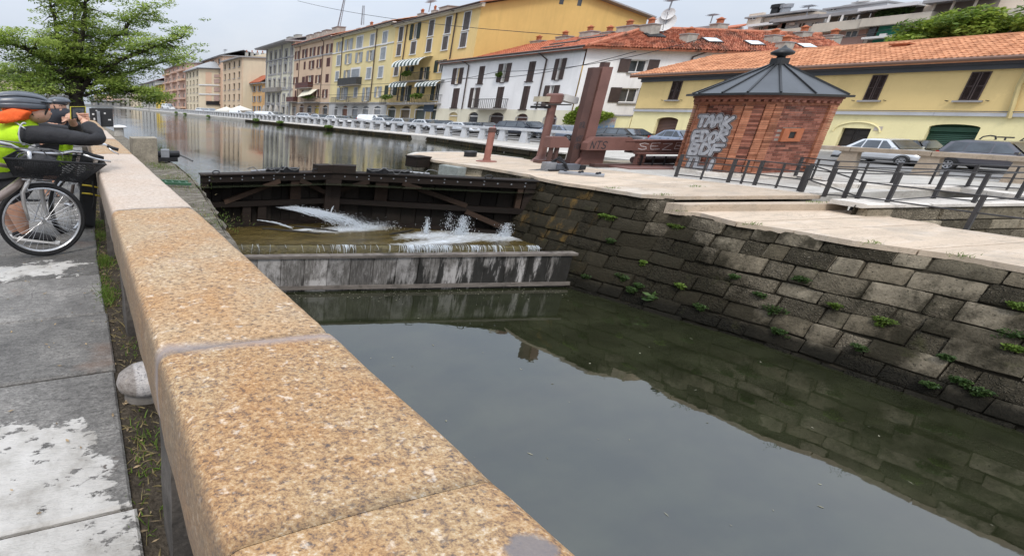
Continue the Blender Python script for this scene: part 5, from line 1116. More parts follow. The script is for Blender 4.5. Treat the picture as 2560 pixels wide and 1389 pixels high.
setting("balustrade_kerb", MB().box(23.2, 24.5, 1.0, 331, -.3, -.084), M_CONC)
# ------------------------------------------------------------------ brick kiosk
def brick_mat(name, a, c, mort=.0):
    N = Nodes(name); col = N.ramp(N.rand(), ((0, sh(a, .6)), (.3, a), (.65, c), (1, sh(c, 1.2)))); col = N.mix(1, col, N.ramp(N.noise(10, det=6), ((.3, .75), (.7, 1.2))), 'MULTIPLY')
    e = N.noise(1.4, N.pos(loc=(3, 3, 3)), det=7, rough=.7); col = N.mix(N.ramp(e, ((.60, 0), (.75, .35))), col, (.42, .36, .33)); N.bump(N.noise(50, det=5), .35, .008); return N.set(col, .9, spec=.2)
M_BR = brick_mat("red_brick", (.20, .075, .052), (.27, .112, .078)); M_BRO = brick_mat("orange_brick", (.29, .115, .066), (.35, .15, .088)); M_BRD = brick_mat("dark_brick", (.12, .055, .042), (.17, .075, .055)); M_MORT = plain("mortar", (.26, .22, .19), .95, .15, 4, .3, 40)
M_ZINC = plain("dark_zinc", (.10, .108, .118), .5, .15, 1.2, .08, 20, metal=.55); M_ZINCD = plain("zinc_edge", (.035, .037, .04), .45, .15, 3, .05, 20, metal=.5)
KP = [Vector((*p, 0)) for p in ((16.84, 9.52), (16.75, 8.49), (17.17, 8.09), (19.65, 7.98), (20.07, 8.36), (20.16, 9.39), (19.74, 9.79), (17.26, 9.90))]
KC = Vector((18.455, 8.94, 0)); kz0, kz1 = .09, 1.86
ki = thing("brick_kiosk", (KC.x, KC.y, 0), "octagonal red brick kiosk with grey metal roof and silver graffiti", "kiosk")
MB().prism([KC + (p - KC) * 1.035 for p in KP], -.02, .085).build("plinth", M_DECKP, ki)
MB().prism([KC + (p - KC) * .972 for p in KP], .085, kz1 + .15).build("wall", M_MORT, ki)
pcs = []; nco = 31; chh = (kz1 - kz0) / nco
winq = None
for fi in range(8):
    a, c = KP[fi], KP[(fi + 1) % 8]; d = c - a; L = d.length; d.normalize(); n = Vector((d.y, -d.x, 0)); n = n if n.dot((a + c) / 2 - KC) > 0 else -n
    sx = abs(d.x) * .36 + abs(d.y) * .20; pil = min(sx * .85, L * .30)
    if fi == 2:
        q = onP(1978, 337, a, n); winq = (q, d, n)
    for k in range(nco):
        z0 = kz0 + k * chh; s = 0.0; off = (sx * .5 if k % 2 else 0)
        cuts = [0, pil]; x = cuts[-1] + (sx * .5 if k % 2 else sx)
        while x < L - pil - sx * .25: cuts.append(x); x += sx
        cuts += [L - pil, L]
        for s0, s1 in zip(cuts, cuts[1:]):
            if s1 - s0 < .02: continue
            mid = (s0 + s1) / 2; isp = mid < pil or mid > L - pil; o = (.035 if isp else -.012) + rnd.uniform(-.004, .004)
            p = a + d * mid; pz = z0 + chh / 2
            if winq and fi == 2 and abs((p - winq[0]).dot(d)) < .42 and abs(pz - winq[0].z) < .17: continue
            e0 = 0.006; A_, B_ = a + d * (s0 + e0), a + d * (s1 - e0)
            V = [A_ - n * .06, B_ - n * .06, B_ + n * o, A_ + n * o]
            vis = fi in (0, 1, 2, 3); pcs.append((vis, (p + Vector((0, 0, pz)) - CAM).length - (3 if fi in (0, 1, 2) else 0), [Vector((v.x, v.y, z0 + .004)) for v in V] + [Vector((v.x, v.y, z0 + chh - .004)) for v in V], M_BRO if isp else (M_BR if rnd.random() > .12 else M_BRD)))
pcs.sort(key=lambda t: (not t[0], t[1])); rest = {}
wl = [c for c in ki.children if c.name.startswith("wall")][0]
for i, (v_, d_, V, m_) in enumerate(pcs):
    if i < 300: MB().hexa(V).build("brick", m_, wl)
    else: rest.setdefault(m_.name, (m_, MB()))[1].hexa(V)
for m_, mb in rest.values(): tag(mb.build("bricks", m_, wl), kind='stuff')
# corbelled cornice: dentils and two string courses
def ring(sc0, sc1, z0, z1, mat, name): MB().hexa if False else None; m = MB(); n = 8; V = [KC + (p - KC) * sc0 + Vector((0, 0, z0)) for p in KP] + [KC + (p - KC) * sc1 + Vector((0, 0, z1)) for p in KP]; m.add(V, [(i, (i + 1) % n, n + (i + 1) % n, n + i) for i in range(n)] + [tuple(range(n - 1, -1, -1)), tuple(range(n, 2 * n))]); return m.build(name, mat, ki)
ring(1.035, 1.035, kz1 - .005, kz1 + .05, M_BRO, "string_course"); ring(1.05, 1.05, kz1 + .11, kz1 + .16, M_BR, "string_course"); ring(1.075, 1.075, kz1 + .162, kz1 + .21, M_BRD, "string_course"); ring(1.01, 1.01, kz1 + .05, kz1 + .11, M_BRD, "frieze")
for fi in range(8):
    a, c = KC + (KP[fi] - KC) * 1.02, KC + (KP[(fi + 1) % 8] - KC) * 1.02; d = c - a; L = d.length; d.normalize(); n = Vector((d.y, -d.x, 0)); n = n if n.dot((a + c) / 2 - KC) > 0 else -n
    nd = max(4, int(L / (abs(d.x) * .26 + abs(d.y) * .14)))
    for k in range(nd): p = a + d * (L * (k + .5) / nd); MB().obox((p.x, p.y, kz1 + .08), d * (L / nd * .28), n * .05, (0, 0, .027)).build("dentil", M_BR, ki)
q, d, n = winq
for a0, a1, z0, z1 in ((-.40, -.14, -.17, .17), (.14, .40, -.17, .17), (-.14, .14, .085, .17), (-.14, .14, -.17, -.085)):
    MB().hexa([Vector((v.x, v.y, z)) for z in (q.z + z0, q.z + z1) for v in (q + d * a0 - n * .05, q + d * a1 - n * .05, q + d * a1 + n * .03, q + d * a0 + n * .03)]).build("window_frame", M_TERRA, ki)
MB().obox(q - n * .0, d * .15, n * .008, (0, 0, .09)).build("window", M_BLACK, ki)
ez = kz1 + .21; eo = 1.19
RIM = [KC + (p - KC) * eo for p in KP]
MB().prism(RIM, ez, ez + .055).build("roof_edge", M_ZINCD, ki)
zap = up_at(KC, 1958, 163); ring_t = [KC + (p - KC) * .13 for p in KP]
m = MB(); B0 = [KC + (p - KC) * 1.10 + Vector((0, 0, ez + .056)) for p in KP]; T0 = [p + Vector((0, 0, zap)) for p in ring_t]
for i in range(8):
    j = (i + 1) % 8; m = MB(); m.quad(B0[i], B0[j], T0[j], T0[i]); m.build("roof_panel", M_ZINC, ki)
    nn = (B0[j] - B0[i]).cross(T0[i] - B0[i]).normalized()
    for f in ((0, .5) if (B0[j] - B0[i]).length > 1 else (0,)):
        p0_, p1_ = B0[i].lerp(B0[j], f), T0[i].lerp(T0[j], f); MB().beam(p0_ + Vector((0, 0, .012)), p1_ + Vector((0, 0, .012)), .04, .05).build("roof_seam", M_ZINCD, ki)
MB().prism([KC + (p - KC) * .135 for p in KP], zap - .02, zap + .18).build("finial_base", M_ZINCD, ki)
MB().lathe(((.10, 0), (.10, .05), (.26, .10), (.27, .15), (.16, .22), (.07, .26), (.02, .32)), KC + Vector((0, 0, zap + .18)), 16, 1.2, .8).build("finial", M_ZINCD, ki, smooth=True)
# graffiti on the kiosk (silver throw-up letters with dark outlines)
M_SILV = plain("silver_spray", (.29, .295, .315), .6, .35, 9, 0, fine=.2); M_INK = plain("black_spray", (.03, .03, .035), .7, .1, 4, 0); M_WSP = plain("white_spray", (.55, .50, .50), .8, .1, 4, 0)
a, c = KP[0], KP[1]; d = (c - a).normalized(); n = Vector((-1, .0, 0)); up = Vector((0, 0, 1))
M_CLOUD = plain("grey_spray", (.20, .165, .16), .8, .3, 6, 0)
GL = {'T': [[(0, 1), (1, 1)], [(.5, 1), (.45, 0)]], 'A': [[(0, 0), (.3, .9), (.55, 1), (.75, .8), (1, 0)], [(.2, .4), (.85, .42)]], 'K': [[(.05, 0), (.1, 1)], [(1, 1), (.15, .45), (1, 0)]], 'E': [[(1, 1), (.1, .95), (0, .5), (.1, 0), (1, .05)], [(.05, .5), (.8, .52)]], 'D': [[(.1, 0), (.05, 1), (.6, .95), (1, .55), (.65, .05), (.1, 0)]], 'O': [[(.5, 1), (.1, .8), (0, .4), (.3, 0), (.8, .1), (1, .5), (.85, .9), (.5, 1)]], 'R': [[(.05, 0), (.1, 1), (.8, .95), (.9, .65), (.15, .48), (1, 0)]], 'B': [[(.1, 0), (.08, 1), (.8, .9), (.75, .6), (.15, .52), (.9, .35), (.8, .03), (.1, 0)]], 'F': [[(1, 1), (.1, .95), (.05, 0)], [(.08, .5), (.75, .55)]], 'S': [[(1, .85), (.6, 1), (.1, .85), (.25, .55), (.8, .4), (.85, .1), (.4, 0), (0, .15)]], 'Z': [[(0, .95), (1, 1), (.05, .05), (1, 0)]], 'Y': [[(0, 1), (.45, .5)], [(1, 1), (.3, -.2)]], 'N': [[(0, 0), (.1, 1), (.8, .05), (.95, 1)]], 'L': [[(.1, 1), (.05, 0), (.9, .05)]], 'I': [[(.5, 1), (.45, 0)]]}
def spray(txt, P, ex, ey, n_, w, th, mat, parent, gap=1.2, jit=.06, rs=1, off=0.0, name="graffiti"):
    """hand-drawn spray letters: round-capped strokes, each piece a hair above the last"""
    r_ = random.Random(rs); m = MB(); k = 0; P = Vector(P); th_x = th
    for i_, ch_ in enumerate(txt):
        dy_ = r_.uniform(-jit, jit); sl = r_.uniform(-.12, .12)
        for st in GL.get(ch_, []):
            Q = [P + ex * (w * (i_ * gap + x + sl * y)) + ey * (y + dy_) for x, y in st]
            for a_, c_ in zip(Q, Q[1:]):
                d_ = (c_ - a_).normalized(); s_ = d_.cross(n_).normalized() * th_x; o_ = n_ * (off + .00012 * k); k += 1
                ca = [math.pi * q / 6 for q in range(7)]; ring_ = [c_ + o_ + s_ * math.cos(t_) + d_ * th_x * math.sin(t_) for t_ in ca] + [a_ + o_ - s_ * math.cos(t_) - d_ * th_x * math.sin(t_) for t_ in ca]; m.poly(ring_)
    return m.build(name, mat, parent)
for r_i, (txt, z) in enumerate((("TAAK", 1.28), ("EDOR", .88), ("BDF", .50), ("TLI", .14))):
    w_l = .80 / len(txt) / 1.15; P0_ = a + d * .10 + n * .047 + up * z
    for th_, mt_, of_ in ((.078, M_CLOUD, 0), (.058, M_INK, .005), (.042, M_SILV, .010)): spray(txt, P0_, d * 1.0, up * .27, n, w_l, th_, mt_, ki, 1.18, .16, r_i + 3, of_)
# ------------------------------------------------------------------ brown steel sluice lift
M_STEEL = plain("brown_steel", (.165, .082, .068), .55, .18, 1.5, .12, 30, fine=.06); M_STEELD = plain("dark_brown_steel", (.085, .045, .038), .6, .2, 2, .1)
LB = G(1432, 408); lf = thing("sluice_lift", LB, "brown steel sluice lift with tall twin mast and graffiti-covered girder", "sluice lift")
lh = up_at(LB, 1488, 168)
sd = Vector((1, -.19, 0)).normalized(); fd = Vector((-.19, -1, 0)).normalized()
def sb(c, a0, a1, o0, o1, z0, z1, mat, name, par=lf): P = lambda a, o, z: Vector((c.x, c.y, 0)) + sd * a + fd * o + Vector((0, 0, z)); return MB().hexa((P(a0, o1, z0), P(a1, o1, z0), P(a1, o0, z0), P(a0, o0, z0), P(a0, o1, z1), P(a1, o1, z1), P(a1, o0, z1), P(a0, o0, z1))).build(name, mat, par)
sb(LB, -.27, -.01, -.02, .18, .0, lh - .02, M_STEELD, "mast"); sb(LB, .02, .36, -.02, .22, .35, lh, M_STEEL, "mast"); sb(LB, -.01, .02, .0, .1, .0, lh - .1, M_BLACK, "mast_slot")
sb(LB, .08, .26, .0, .18, lh + .002, lh + .13, M_STEELD, "mast_cap")
def gird(x0, x1, o0, o1, z0, z1, ch, name, mat=M_STEEL, chr_=0):
    P = lambda a, o, z: Vector((LB.x, LB.y, 0)) + sd * a + fd * o + Vector((0, 0, z)); m = MB()
    prof = [(x0, z0), (x1, z0), (x1, z1 - chr_), (x1 - chr_ * 1.2, z1), (x0 + ch * 1.2, z1), (x0, z1 - ch)]
    n = len(prof); m.add([P(a, o0, z) for a, z in prof] + [P(a, o1, z) for a, z in prof], [tuple(range(n)), tuple(range(2 * n - 1, n - 1, -1))] + [(i, n + i, n + (i + 1) % n, (i + 1) % n) for i in range(n)]); return m.build(name, mat, lf)
g1 = gird(-.10, 1.55, .26, .50, .46, .86, .18, "girder_plate", M_STEEL, .14); gird(-1.05, -.38, -.2, .12, .50, .84, .02, "girder_plate", M_STEEL, .16)
g2 = gird(1.56, 4.6, .26, .48, .46, .74, .0, "girder"); gird(1.2, 4.6, .22, .52, .741, .79, .0, "girder_flange", M_STEEL); gird(1.56, 4.6, .2, .54, .38, .458, .0, "girder_flange", M_STEELD)
for a, z1 in ((-.95, .5), (-.75, .5), (-.10, .46)): sb(LB, a, a + .10, -.05, .05, .0, z1, M_STEELD, "leg")
MB().beam(LB + sd * .35 + fd * .1 + up * .46, LB + sd * -.15 + fd * .3 + up * .0, .08, .08).build("brace", M_STEEL, lf)
sb(LB, .02, .85, .0, .25, -.02, .44, M_STEEL, "foot_plate"); sb(LB, -1.2, .1, -.3, -.05, -.02, .10, M_STEELD, "base_beam")
sb(LB, .1, 4.4, .55, .75, -.03, .06, M_STEELD, "walkway"); sb(LB, .6, 4.4, .75, 1.5, -.05, .02, M_STEEL, "walkway_deck")
for a in (1.55, 1.75, 3.4, 4.3): sb(LB, a, a + .10, .62, .72, .06, .36, M_STEEL, "walkway_post")
sb(LB, 1.5, 4.4, .60, .74, .36, .41, M_STEEL, "walkway_rail")
for z in (.10, .22, .31): MB().beam(LB + sd * 1.55 + fd * .78 + up * z, LB + sd * 4.4 + fd * .78 + up * z, .02, .02).build("walkway_bar", M_BLACK, lf)
for k in range(7): sb(LB, 1.65 + k * .42, 1.69 + k * .42, .77, .80, .03, .31, M_BLACK, "walkway_baluster")
sb(LB, 1.6, 3.4, -.6, .2, -.1, .03, plain("timber_deck", (.30, .25, .18), .8, .2, 3, .2), "timber_panel"); MB().tube([LB + sd * 2.0 + fd * .15 + up * .14, LB + sd * 4.3 + fd * .15 + up * .14], .10, 10).build("drum", M_STEELD, lf)
spray("SEZBOY", LB + sd * 1.75 + fd * .484 + up * .50, sd, up * .20, fd, .34, .011, M_WSP, lf, 1.25, .1, 4); spray("NTS", LB + sd * .02 + fd * .504 + up * .50, sd, up * .22, fd, .16, .014, M_INK, lf, 1.2, .1, 5)
for z, tx in ((1.12, "ROL"), (.70, "NSF"), (.46, "FRA")): spray(tx, LB + sd * -.25 + fd * .182 + up * z, sd, up * .17, fd, .062, .009, M_INK, lf, 1.15, .25, 7)
q = FZ(2443, 356); spray("OTA", XF(q[0], q[1], .004), Vector((0, -1, 0)), up * .26, Vector((-1, 0, 0)), .36, .022, M_INK, rh, 1.2, .1, 2)
q = FZ(2196, 321); fbox(XF, q[0] - .12, q[0] + .12, q[1] - .09, q[1] + .09, .002, .02).build("number_plate", plain("plaque", (.45, .40, .36)), rh)
# ------------------------------------------------------------------ posts and equipment on the island
lp = G(1350, 402); hp = up_at(lp, 1385, 258); t = thing("floodlight_post", lp, "brown steel post carrying floodlights on the island", "lamp post")
MB().lathe(((.28, 0), (.24, .03), (.135, .16), (.122, .5), (.118, hp), (.0, hp + .001)), lp, 14, 1.25, .9).build("pole", M_STEEL, t, smooth=True, auto=40)
c = lp + up * (hp + .10); MB().lathe(((.20, -.12), (.24, -.08), (.24, .16), (.20, .20)), c, 14, 1.25, .9).build("junction_drum", M_STEEL, t, smooth=True, auto=40)
fl = c + sd * .50 + up * .04; o = MB().obox(fl, (sd * .26) + up * -.05, fd * .14, up * .10).build("floodlight", plain("lamp_white", (.62, .62, .60), .4, .1, 3, 0), t); MB().obox(fl + sd * .27 + up * -.06, sd * .02, fd * .12, up * .075).build("lamp_glass", M_BLACK, o)
fl = c - sd * .42 + up * .02; o = MB().obox(fl, sd * .20, fd * .14, up * .08).build("floodlight", plain("lamp_cream", (.45, .40, .30), .5, .2, 3, 0), t); fl = c - sd * .42 + up * -.22; MB().obox(fl, sd * .24, fd * .16, up * .035).build("floodlight", M_BLACK, t)
MB().tube([c + sd * (.62 * math.cos(w)) + fd * (.3 * math.sin(w)) + up * -.14 for w in [2 * math.pi * k / 20 for k in range(21)]], .02, 5).build("ring_bracket", M_IRON, t)
pp = G(1216, 403); h1 = up_at(pp, 1232, 318); t = thing("mooring_post", pp, "short rusty brown steel tube post on the island, left of the floodlight post", "post")
MB().lathe(((.10, 0), (.10, h1 - .02), (.09, h1)), pp, 14, 1.2, .9).build("tube", plain("rust_steel", (.24, .10, .075), .7, .25, 3, .2), t, smooth=True, auto=40); MB().lathe(((.30, 0), (.30, .02), (.12, .03), (.11, .10)), pp, 14, 1.2, .9).build("flange", plain("rust_steel", (.24, .10, .075)), t); MB().lathe(((.115, h1 - .14), (.115, h1 - .02)), pp, 14, 1.2, .9).build("collar", M_STEELD, t)
pp = G(1175, 391); single("mooring_bollard", MB().lathe(((.20, 0), (.20, .14), (.22, .15), (.20, .19), (.06, .21)), pp, 18, 1.2, .9), M_BLACK, "low black capped mooring bollard near the island tip", "bollard", base=pp, auto=35)
pa = G(1390, 424); t = thing("gate_anchor", pa, "grey steel gate anchor plate with hoses and motor on the island corner", "machine")
for a, c_ in (((1395, 434), (1512, 438)),):
    p0_, p1_ = G(1397, 432), G(1510, 441); dv = (p1_ - p0_); MB().beam(p0_ + up * .03, p1_ + up * .03, .42, .05).build("plate", M_STEELG, t)
    for k in range(5):
        q = p0_.lerp(p1_, .2 + k * .19) + up * .055; MB().lathe(((.035, 0), (.035, .03), (.02, .05)), q + fd * (.1 if k % 2 else -.1), 6).build("bolt", M_BLACK, t)
q = G(1390, 424); sb(q, -.1, .62, -.12, .14, .0, .17, plain("motor_grey", (.09, .10, .12), .5, .2, 3, .1), "motor", t); sb(q, -.42, -.1, -.1, .1, .0, .22, M_STEELG, "gearbox", t); sb(q, .62, .80, -.14, .16, .02, .14, M_BLACK, "motor_end", t)
for k in range(3): MB().tube([q + sd * (-.2 + .05 * k) + up * .22, q + sd * (-.12 + .04 * k) + up * (.32 + .03 * k) + fd * .05, q + sd * (.05 + .03 * k) + up * .2 + fd * .18, q + sd * (.1) + up * .04 + fd * (.25 + .04 * k), q + sd * -.5 + up * .03 + fd * (.3 + .03 * k)], .022, 6).build("hose", M_BLACK, t)
for k in range(4): MB().tube([q + sd * -.45 + fd * .1 * k + up * .02, q + sd * -.9 + fd * (.1 + .08 * k) + up * (.0 - .02 * k), q + sd * -1.3 + fd * (.2) + up * -.05], .016, 6).build("hose", M_CABLE, t)
q = G(1040, 420, -.1); single("gate_socket", MB().obox((11.05, 14.0, -.12), (.28, 0, 0), (0, .3, 0), (0, 0, .16)).obox((11.05, 14.0, .06), (.3, 0, 0), (0, .32, 0), (0, 0, .02)), M_GATE, "dark timber fender block beside the island tip", "block")
# ------------------------------------------------------------------ black railings
M_RAIL = plain("railing_black", (.035, .033, .034), .55, .2, 4, .1, 40)
def railing(label, pts, h, levels, sub=0, ext=True):
    W = [G(px, py, z) for px, py, z in pts]; t = thing("railing", W[0], label, "railing", "black railings around the lock")
    for i, p in enumerate(W):
        MB().beam(p + up * -.02, p + up * h, .075, .05, (0, 1, 0)).build("post", M_RAIL, t)
        if i + 1 < len(W):
            q = W[i + 1]
            for k in range(sub):
                r = p.lerp(q, (k + 1) / (sub + 1)); MB().beam(r + up * .0, r + up * (h * .96), .042, .03, (0, 1, 0)).build("post", M_RAIL, t)
            for f in levels: MB().tube([p + up * (h * f), q + up * (h * f)], .014, 6).build("bar", M_RAIL, t)
    return t
railing("black railing along the island edge in front of the brick kiosk", [(1689, 441, 0), (1819, 456, 0), (1885, 463, 0), (1996, 478, 0)], .58, (.97, .72, .45, .1), 1)
railing("black railing running down the steps beside the lower stone deck", [(2003, 480, 0), (2129, 525, -.25), (2416, 571, -.25), (2700, 612, -.25)], .60, (.97, .48), 0)
railing("black railing on the kerb right of the kiosk, nearest the tan balustrade", [(1985, 446, 0), (2070, 459, 0), (2226, 464, 0), (2415, 470, 0), (2620, 480, 0)], .56, (.98, .75, .5, .1), 1)
railing("black railing on top of the ramp's block wall", [(2060, 489, 0), (2110, 492, 0), (2218, 504, 0), (2333, 495, 0), (2434, 505, 0), (2540, 498, 0), (2700, 500, 0)], .58, (.97, .05), 0)
# ------------------------------------------------------------------ cars
M_TYRE = plain("tyre", (.015, .015, .016), .85, .2, 5, .2, 60); M_RIM = plain("alloy_rim", (.45, .46, .48), .35, .1, 5, 0, metal=.7); M_CGL = glass_mat("car_glass", (.035, .042, .05), .04); M_CHR = plain("chrome", (.5, .5, .52), .2, .05, 3, 0, metal=.9); M_RED = plain("tail_red", (.35, .02, .015), .25, .1, 3, 0); M_LAMP = plain("head_lamp", (.5, .52, .55), .1, .1, 3, 0, metal=.4); M_TRIMB = plain("black_plastic", (.02, .02, .021), .6, .1, 3, 0)
def paint(name, col, metal=.25):
    if name in MC: return MC[name]
    N = Nodes(name); N.set(N.mix(N.ramp(N.noise(1.5), ((.3, 0), (.7, 1))), sh(col, .92), sh(col, 1.08)), .22, metal, .5); N.b.inputs['Coat Weight'].default_value = .6; N.b.inputs['Coat Roughness'].default_value = .05; MC[name] = N.m; return N.m
CARP = {  # side outlines: l from rear (-.5) to front (.5), z in heights
 'hatch': dict(low=[(-.5, .33), (-.495, .52), (-.47, .60), (-.28, .625), (.10, .60), (.22, .575), (.40, .52), (.485, .43), (.5, .30)], cab=[(-.47, .60), (-.37, .93), (-.22, .995), (.02, .99), (.25, .575)], fr=.30, rr=-.32),
 'sedan': dict(low=[(-.5, .34), (-.495, .55), (-.44, .62), (-.30, .63), (.10, .60), (.20, .585), (.40, .52), (.485, .43), (.5, .30)], cab=[(-.38, .62), (-.24, .95), (-.12, .995), (.04, .98), (.23, .58)], fr=.31, rr=-.31),
 'wagon': dict(low=[(-.5, .33), (-.495, .53), (-.48, .60), (-.28, .62), (.12, .60), (.24, .575), (.42, .52), (.485, .43), (.5, .30)], cab=[(-.49, .60), (-.43, .93), (-.30, .995), (.06, .985), (.27, .575)], fr=.32, rr=-.32),
 'van': dict(low=[(-.5, .25), (-.5, .45), (-.495, .52), (-.2, .53), (.18, .52), (.30, .52), (.44, .46), (.49, .38), (.5, .25)], cab=[(-.495, .52), (-.48, .92), (-.42, .995), (.12, .98), (.32, .515)], fr=.31, rr=-.31)}
def car(label, kind, col, xl, xr, yt, yb, X, metal=.25, coln=None, group="cars parked along the far quay"):
    c0, c1 = onX(xl, (yt + yb) / 2, X), onX(xr, (yt + yb) / 2, X); Lc = c0.y - c1.y; yc = (c0.y + c1.y) / 2
    base = G((xl + xr) / 2, yb, 0); ht = max(.62, up_at(Vector((X, yc, 0)), (xl + xr) / 2, yt)); wd = 1.9
    t = thing("parked_car", (X + wd / 2, yc, 0), label, "car", group); pm = paint("paint_" + (coln or "%02d%02d%02d" % tuple(int(v * 99) for v in col)), col, metal); K = CARP[kind]
    def P(l, z, w): return Vector((X + wd / 2 - wd / 2 * w, yc - l * Lc, z * ht))       # w: -1..1, +1 is the canal side
    zb = .155
    # lower body, rounded in section
    m = MB(); st = K['low']; sec = [(.86, 0, .0), (.985, .25, 1), (1.0, .55, 1), (.97, .85, 1), (.90, 1.0, 1)]; ring_n = []
    rows = []
    for l, zt in st:
        tap = 1 - .10 * max(0, (abs(l) - .36) / .14) ** 2; rows.append([P(l * (1 if abs(l) < .49 else 1), lerp(zb, zt, v), s * w * tap) for s in (1, -1) for w, v, _ in (sec if s == 1 else sec[::-1])])
    k = len(rows[0]); V = [p for r in rows for p in r]; F = [(i * k + j, (i + 1) * k + j, (i + 1) * k + (j + 1) % k, i * k + (j + 1) % k) for i in range(len(rows) - 1) for j in range(k)] + [tuple(range(k)), tuple((len(rows) - 1) * k + j for j in range(k - 1, -1, -1))]
    body_ = m.add(V, F).build("body", pm, t, smooth=True, auto=38)
    # cabin: painted frame and roof, glazed all round
    cb = K['cab']; m = MB(); wz = lambda z: lerp(.90, .70, max(0, min(1, (z - .58) / .42)))
    V = [P(l, z, s * wz(z)) for s in (1, -1) for l, z in cb]; n5 = len(cb); m.add(V, [tuple(range(n5)), tuple(range(2 * n5 - 1, n5 - 1, -1))] + [(i, n5 + i, n5 + i + 1, i + 1) for i in range(n5 - 1)]); m.build("cabin", pm, t, smooth=True, auto=30)
    cx = (cb[0][0] + cb[-1][0]) / 2
    def glassq(pts, s): return [P(l, z, s * (wz(z) + .012)) for l, z in pts]
    def inset(l, z): return l, z
    zt_ = .925; zlo = .63
    def xat(i, z): (la, za), (lb, zb_) = cb[i], cb[i + 1]; return lerp(la, lb, (z - za) / (zb_ - za))
    rr0, rr1 = xat(0, zlo + .02), xat(0, min(zt_, cb[1][1])); ff0 = xat(n5 - 2, zlo) ; ff1 = xat(n5 - 2, zt_)
    mid = [rr0 + .035, lerp(rr0, ff0, .30), lerp(rr0, ff0, .63), ff0 - .045]; midt = [rr1 + .035, lerp(rr0, ff0, .30) + .005, lerp(rr0, ff0, .61), ff1 - .03]
    if kind == 'van': mid = [.05, .05, .06, ff0 - .04]; midt = [.05, .05, .06, ff1 - .03]
    for s in (1, -1):
        for i in range(3):
            a0, a1, b0, b1 = mid[i] + .008, mid[i + 1] - .008, midt[i] + .008, midt[i + 1] - .008
            if a1 - a0 < .03: continue
            if b1 < b0: b0 = b1 = (b0 + b1) / 2
            MB().add(glassq([(a0, zlo), (a1, zlo), (b1, zt_), (b0, zt_)], s), ((0, 1, 2, 3),)).build("side_window", M_CGL, t)
    for i, nm in ((n5 - 2, "windscreen"), (0, "rear_window")):
        (la, za), (lb, zb_) = cb[i], cb[i + 1]; q0, q1 = lerp(0, 1, .08), .9; pts = []
        for f, wv in ((q0, .93), (q1, .93)):
            l, z = lerp(la, lb, f), lerp(za, zb_, f); o = (.012 if i else -.012); pts.append((P(l + o, z + .012, wz(z) * wv), P(l + o, z + .012, -wz(z) * wv)))
        MB().quad(pts[0][0], pts[0][1], pts[1][1], pts[1][0]).build(nm, M_CGL, t)
    r = min(.205 * ht, .078 * Lc * 1.0); r = .195 * ht
    rl_ = .075
    for l in (K['rr'], K['fr']):
        for s in (1, -1):
            c = P(l, 0, s * .93) + Vector((0, 0, r)); ax = Vector((-s, 0, 0)); e1 = Vector((0, Lc * rl_ / 1.0, 0)); e2 = Vector((0, 0, r))
            def ringv(f, o, nn=20): return [c + e1 * (f * math.cos(w)) + e2 * (f * math.sin(w)) + ax * o for w in [2 * math.pi * q / nn for q in range(nn)]]
            m = MB(); RR = [ringv(.66, .10), ringv(.98, .09), ringv(1.0, .05), ringv(1.0, -.12)]; m.add([p for R_ in RR for p in R_], [(i * 20 + q, i * 20 + (q + 1) % 20, (i + 1) * 20 + (q + 1) % 20, (i + 1) * 20 + q) for i in range(3) for q in range(20)])
            w_ = m.build("wheel", M_TYRE, t, smooth=True, auto=40); m = MB().poly(ringv(.66, .04)); m.build("wheel_dish", M_TRIMB, w_); m = MB()
            for q in range(6):
                w = 2 * math.pi * q / 6 + .3; d1 = e1 * math.cos(w) + e2 * math.sin(w); d2 = e1 * -math.sin(w) + e2 * math.cos(w); m.quad(c + d1 * .1 - d2 * .12 + ax * .075, c + d1 * .64 - d2 * .09 + ax * .085, c + d1 * .64 + d2 * .09 + ax * .085, c + d1 * .1 + d2 * .12 + ax * .075)
            R1, R2 = ringv(.58, .086), ringv(.67, .09); m.add(R1 + R2, [(q, (q + 1) % 20, 20 + (q + 1) % 20, 20 + q) for q in range(20)]); m.build("rim", M_RIM, w_)
            if s == 1:   # wheel arch lip
                m = MB(); R1, R2 = [p + ax * .012 for p in ringv(1.08, .07)], [p + ax * .012 for p in ringv(1.22, .07)]; m.add(R1 + R2, [(q, q + 1, 20 + q + 1, 20 + q) for q in range(10)]); m.build("wheel_arch", M_TRIMB, t)
    for s in (1, -1):
        MB().obox(P(.478, .45, s * .72), (.22 * .8, 0, 0), (0, Lc * .018, 0), (0, 0, ht * .045)).build("headlight", M_LAMP, t); MB().obox(P(-.488, .55, s * .80), (.10, 0, 0), (0, Lc * .014, 0), (0, 0, ht * .07)).build("tail_light", M_RED, t)
        MB().obox(P(ff0 - .035, .655, s * 1.0), (.07, 0, 0), (0, Lc * .018, 0), (0, 0, ht * .035)).build("wing_mirror", pm, t)
    MB().hexa((P(-.505, .16, .9), P(.505, .16, .9), P(.505, .16, -.9), P(-.505, .16, -.9), P(-.503, .24, .9), P(.503, .24, .9), P(.503, .24, -.9), P(-.503, .24, -.9))).build("bumper", M_TRIMB, t)
    for f in (.33, .62):
        l = lerp(rr0, ff0, f) - .03; MB().obox(P(l, .53, 1.0), (.012, 0, 0), (0, Lc * .014, 0), (0, 0, ht * .010)).build("door_handle", pm, t)
    return t
SIL, WHT, BLK, DGR, BLU, NAV = (.58, .60, .63), (.74, .75, .76), (.018, .018, .02), (.10, .10, .115), (.17, .20, .26), (.02, .025, .04)
car("silver coupe behind the tan balustrade, right of the kiosk", 'sedan', SIL, 2078, 2312, 346, 413, 26.9, .3)
car("black car mostly hidden behind the silver coupe", 'sedan', BLK, 2190, 2350, 349, 402, 30.0)
car("dark grey hatchback at the right edge behind the tan balustrade", 'wagon', DGR, 2330, 2640, 352, 428, 26.6, .4)
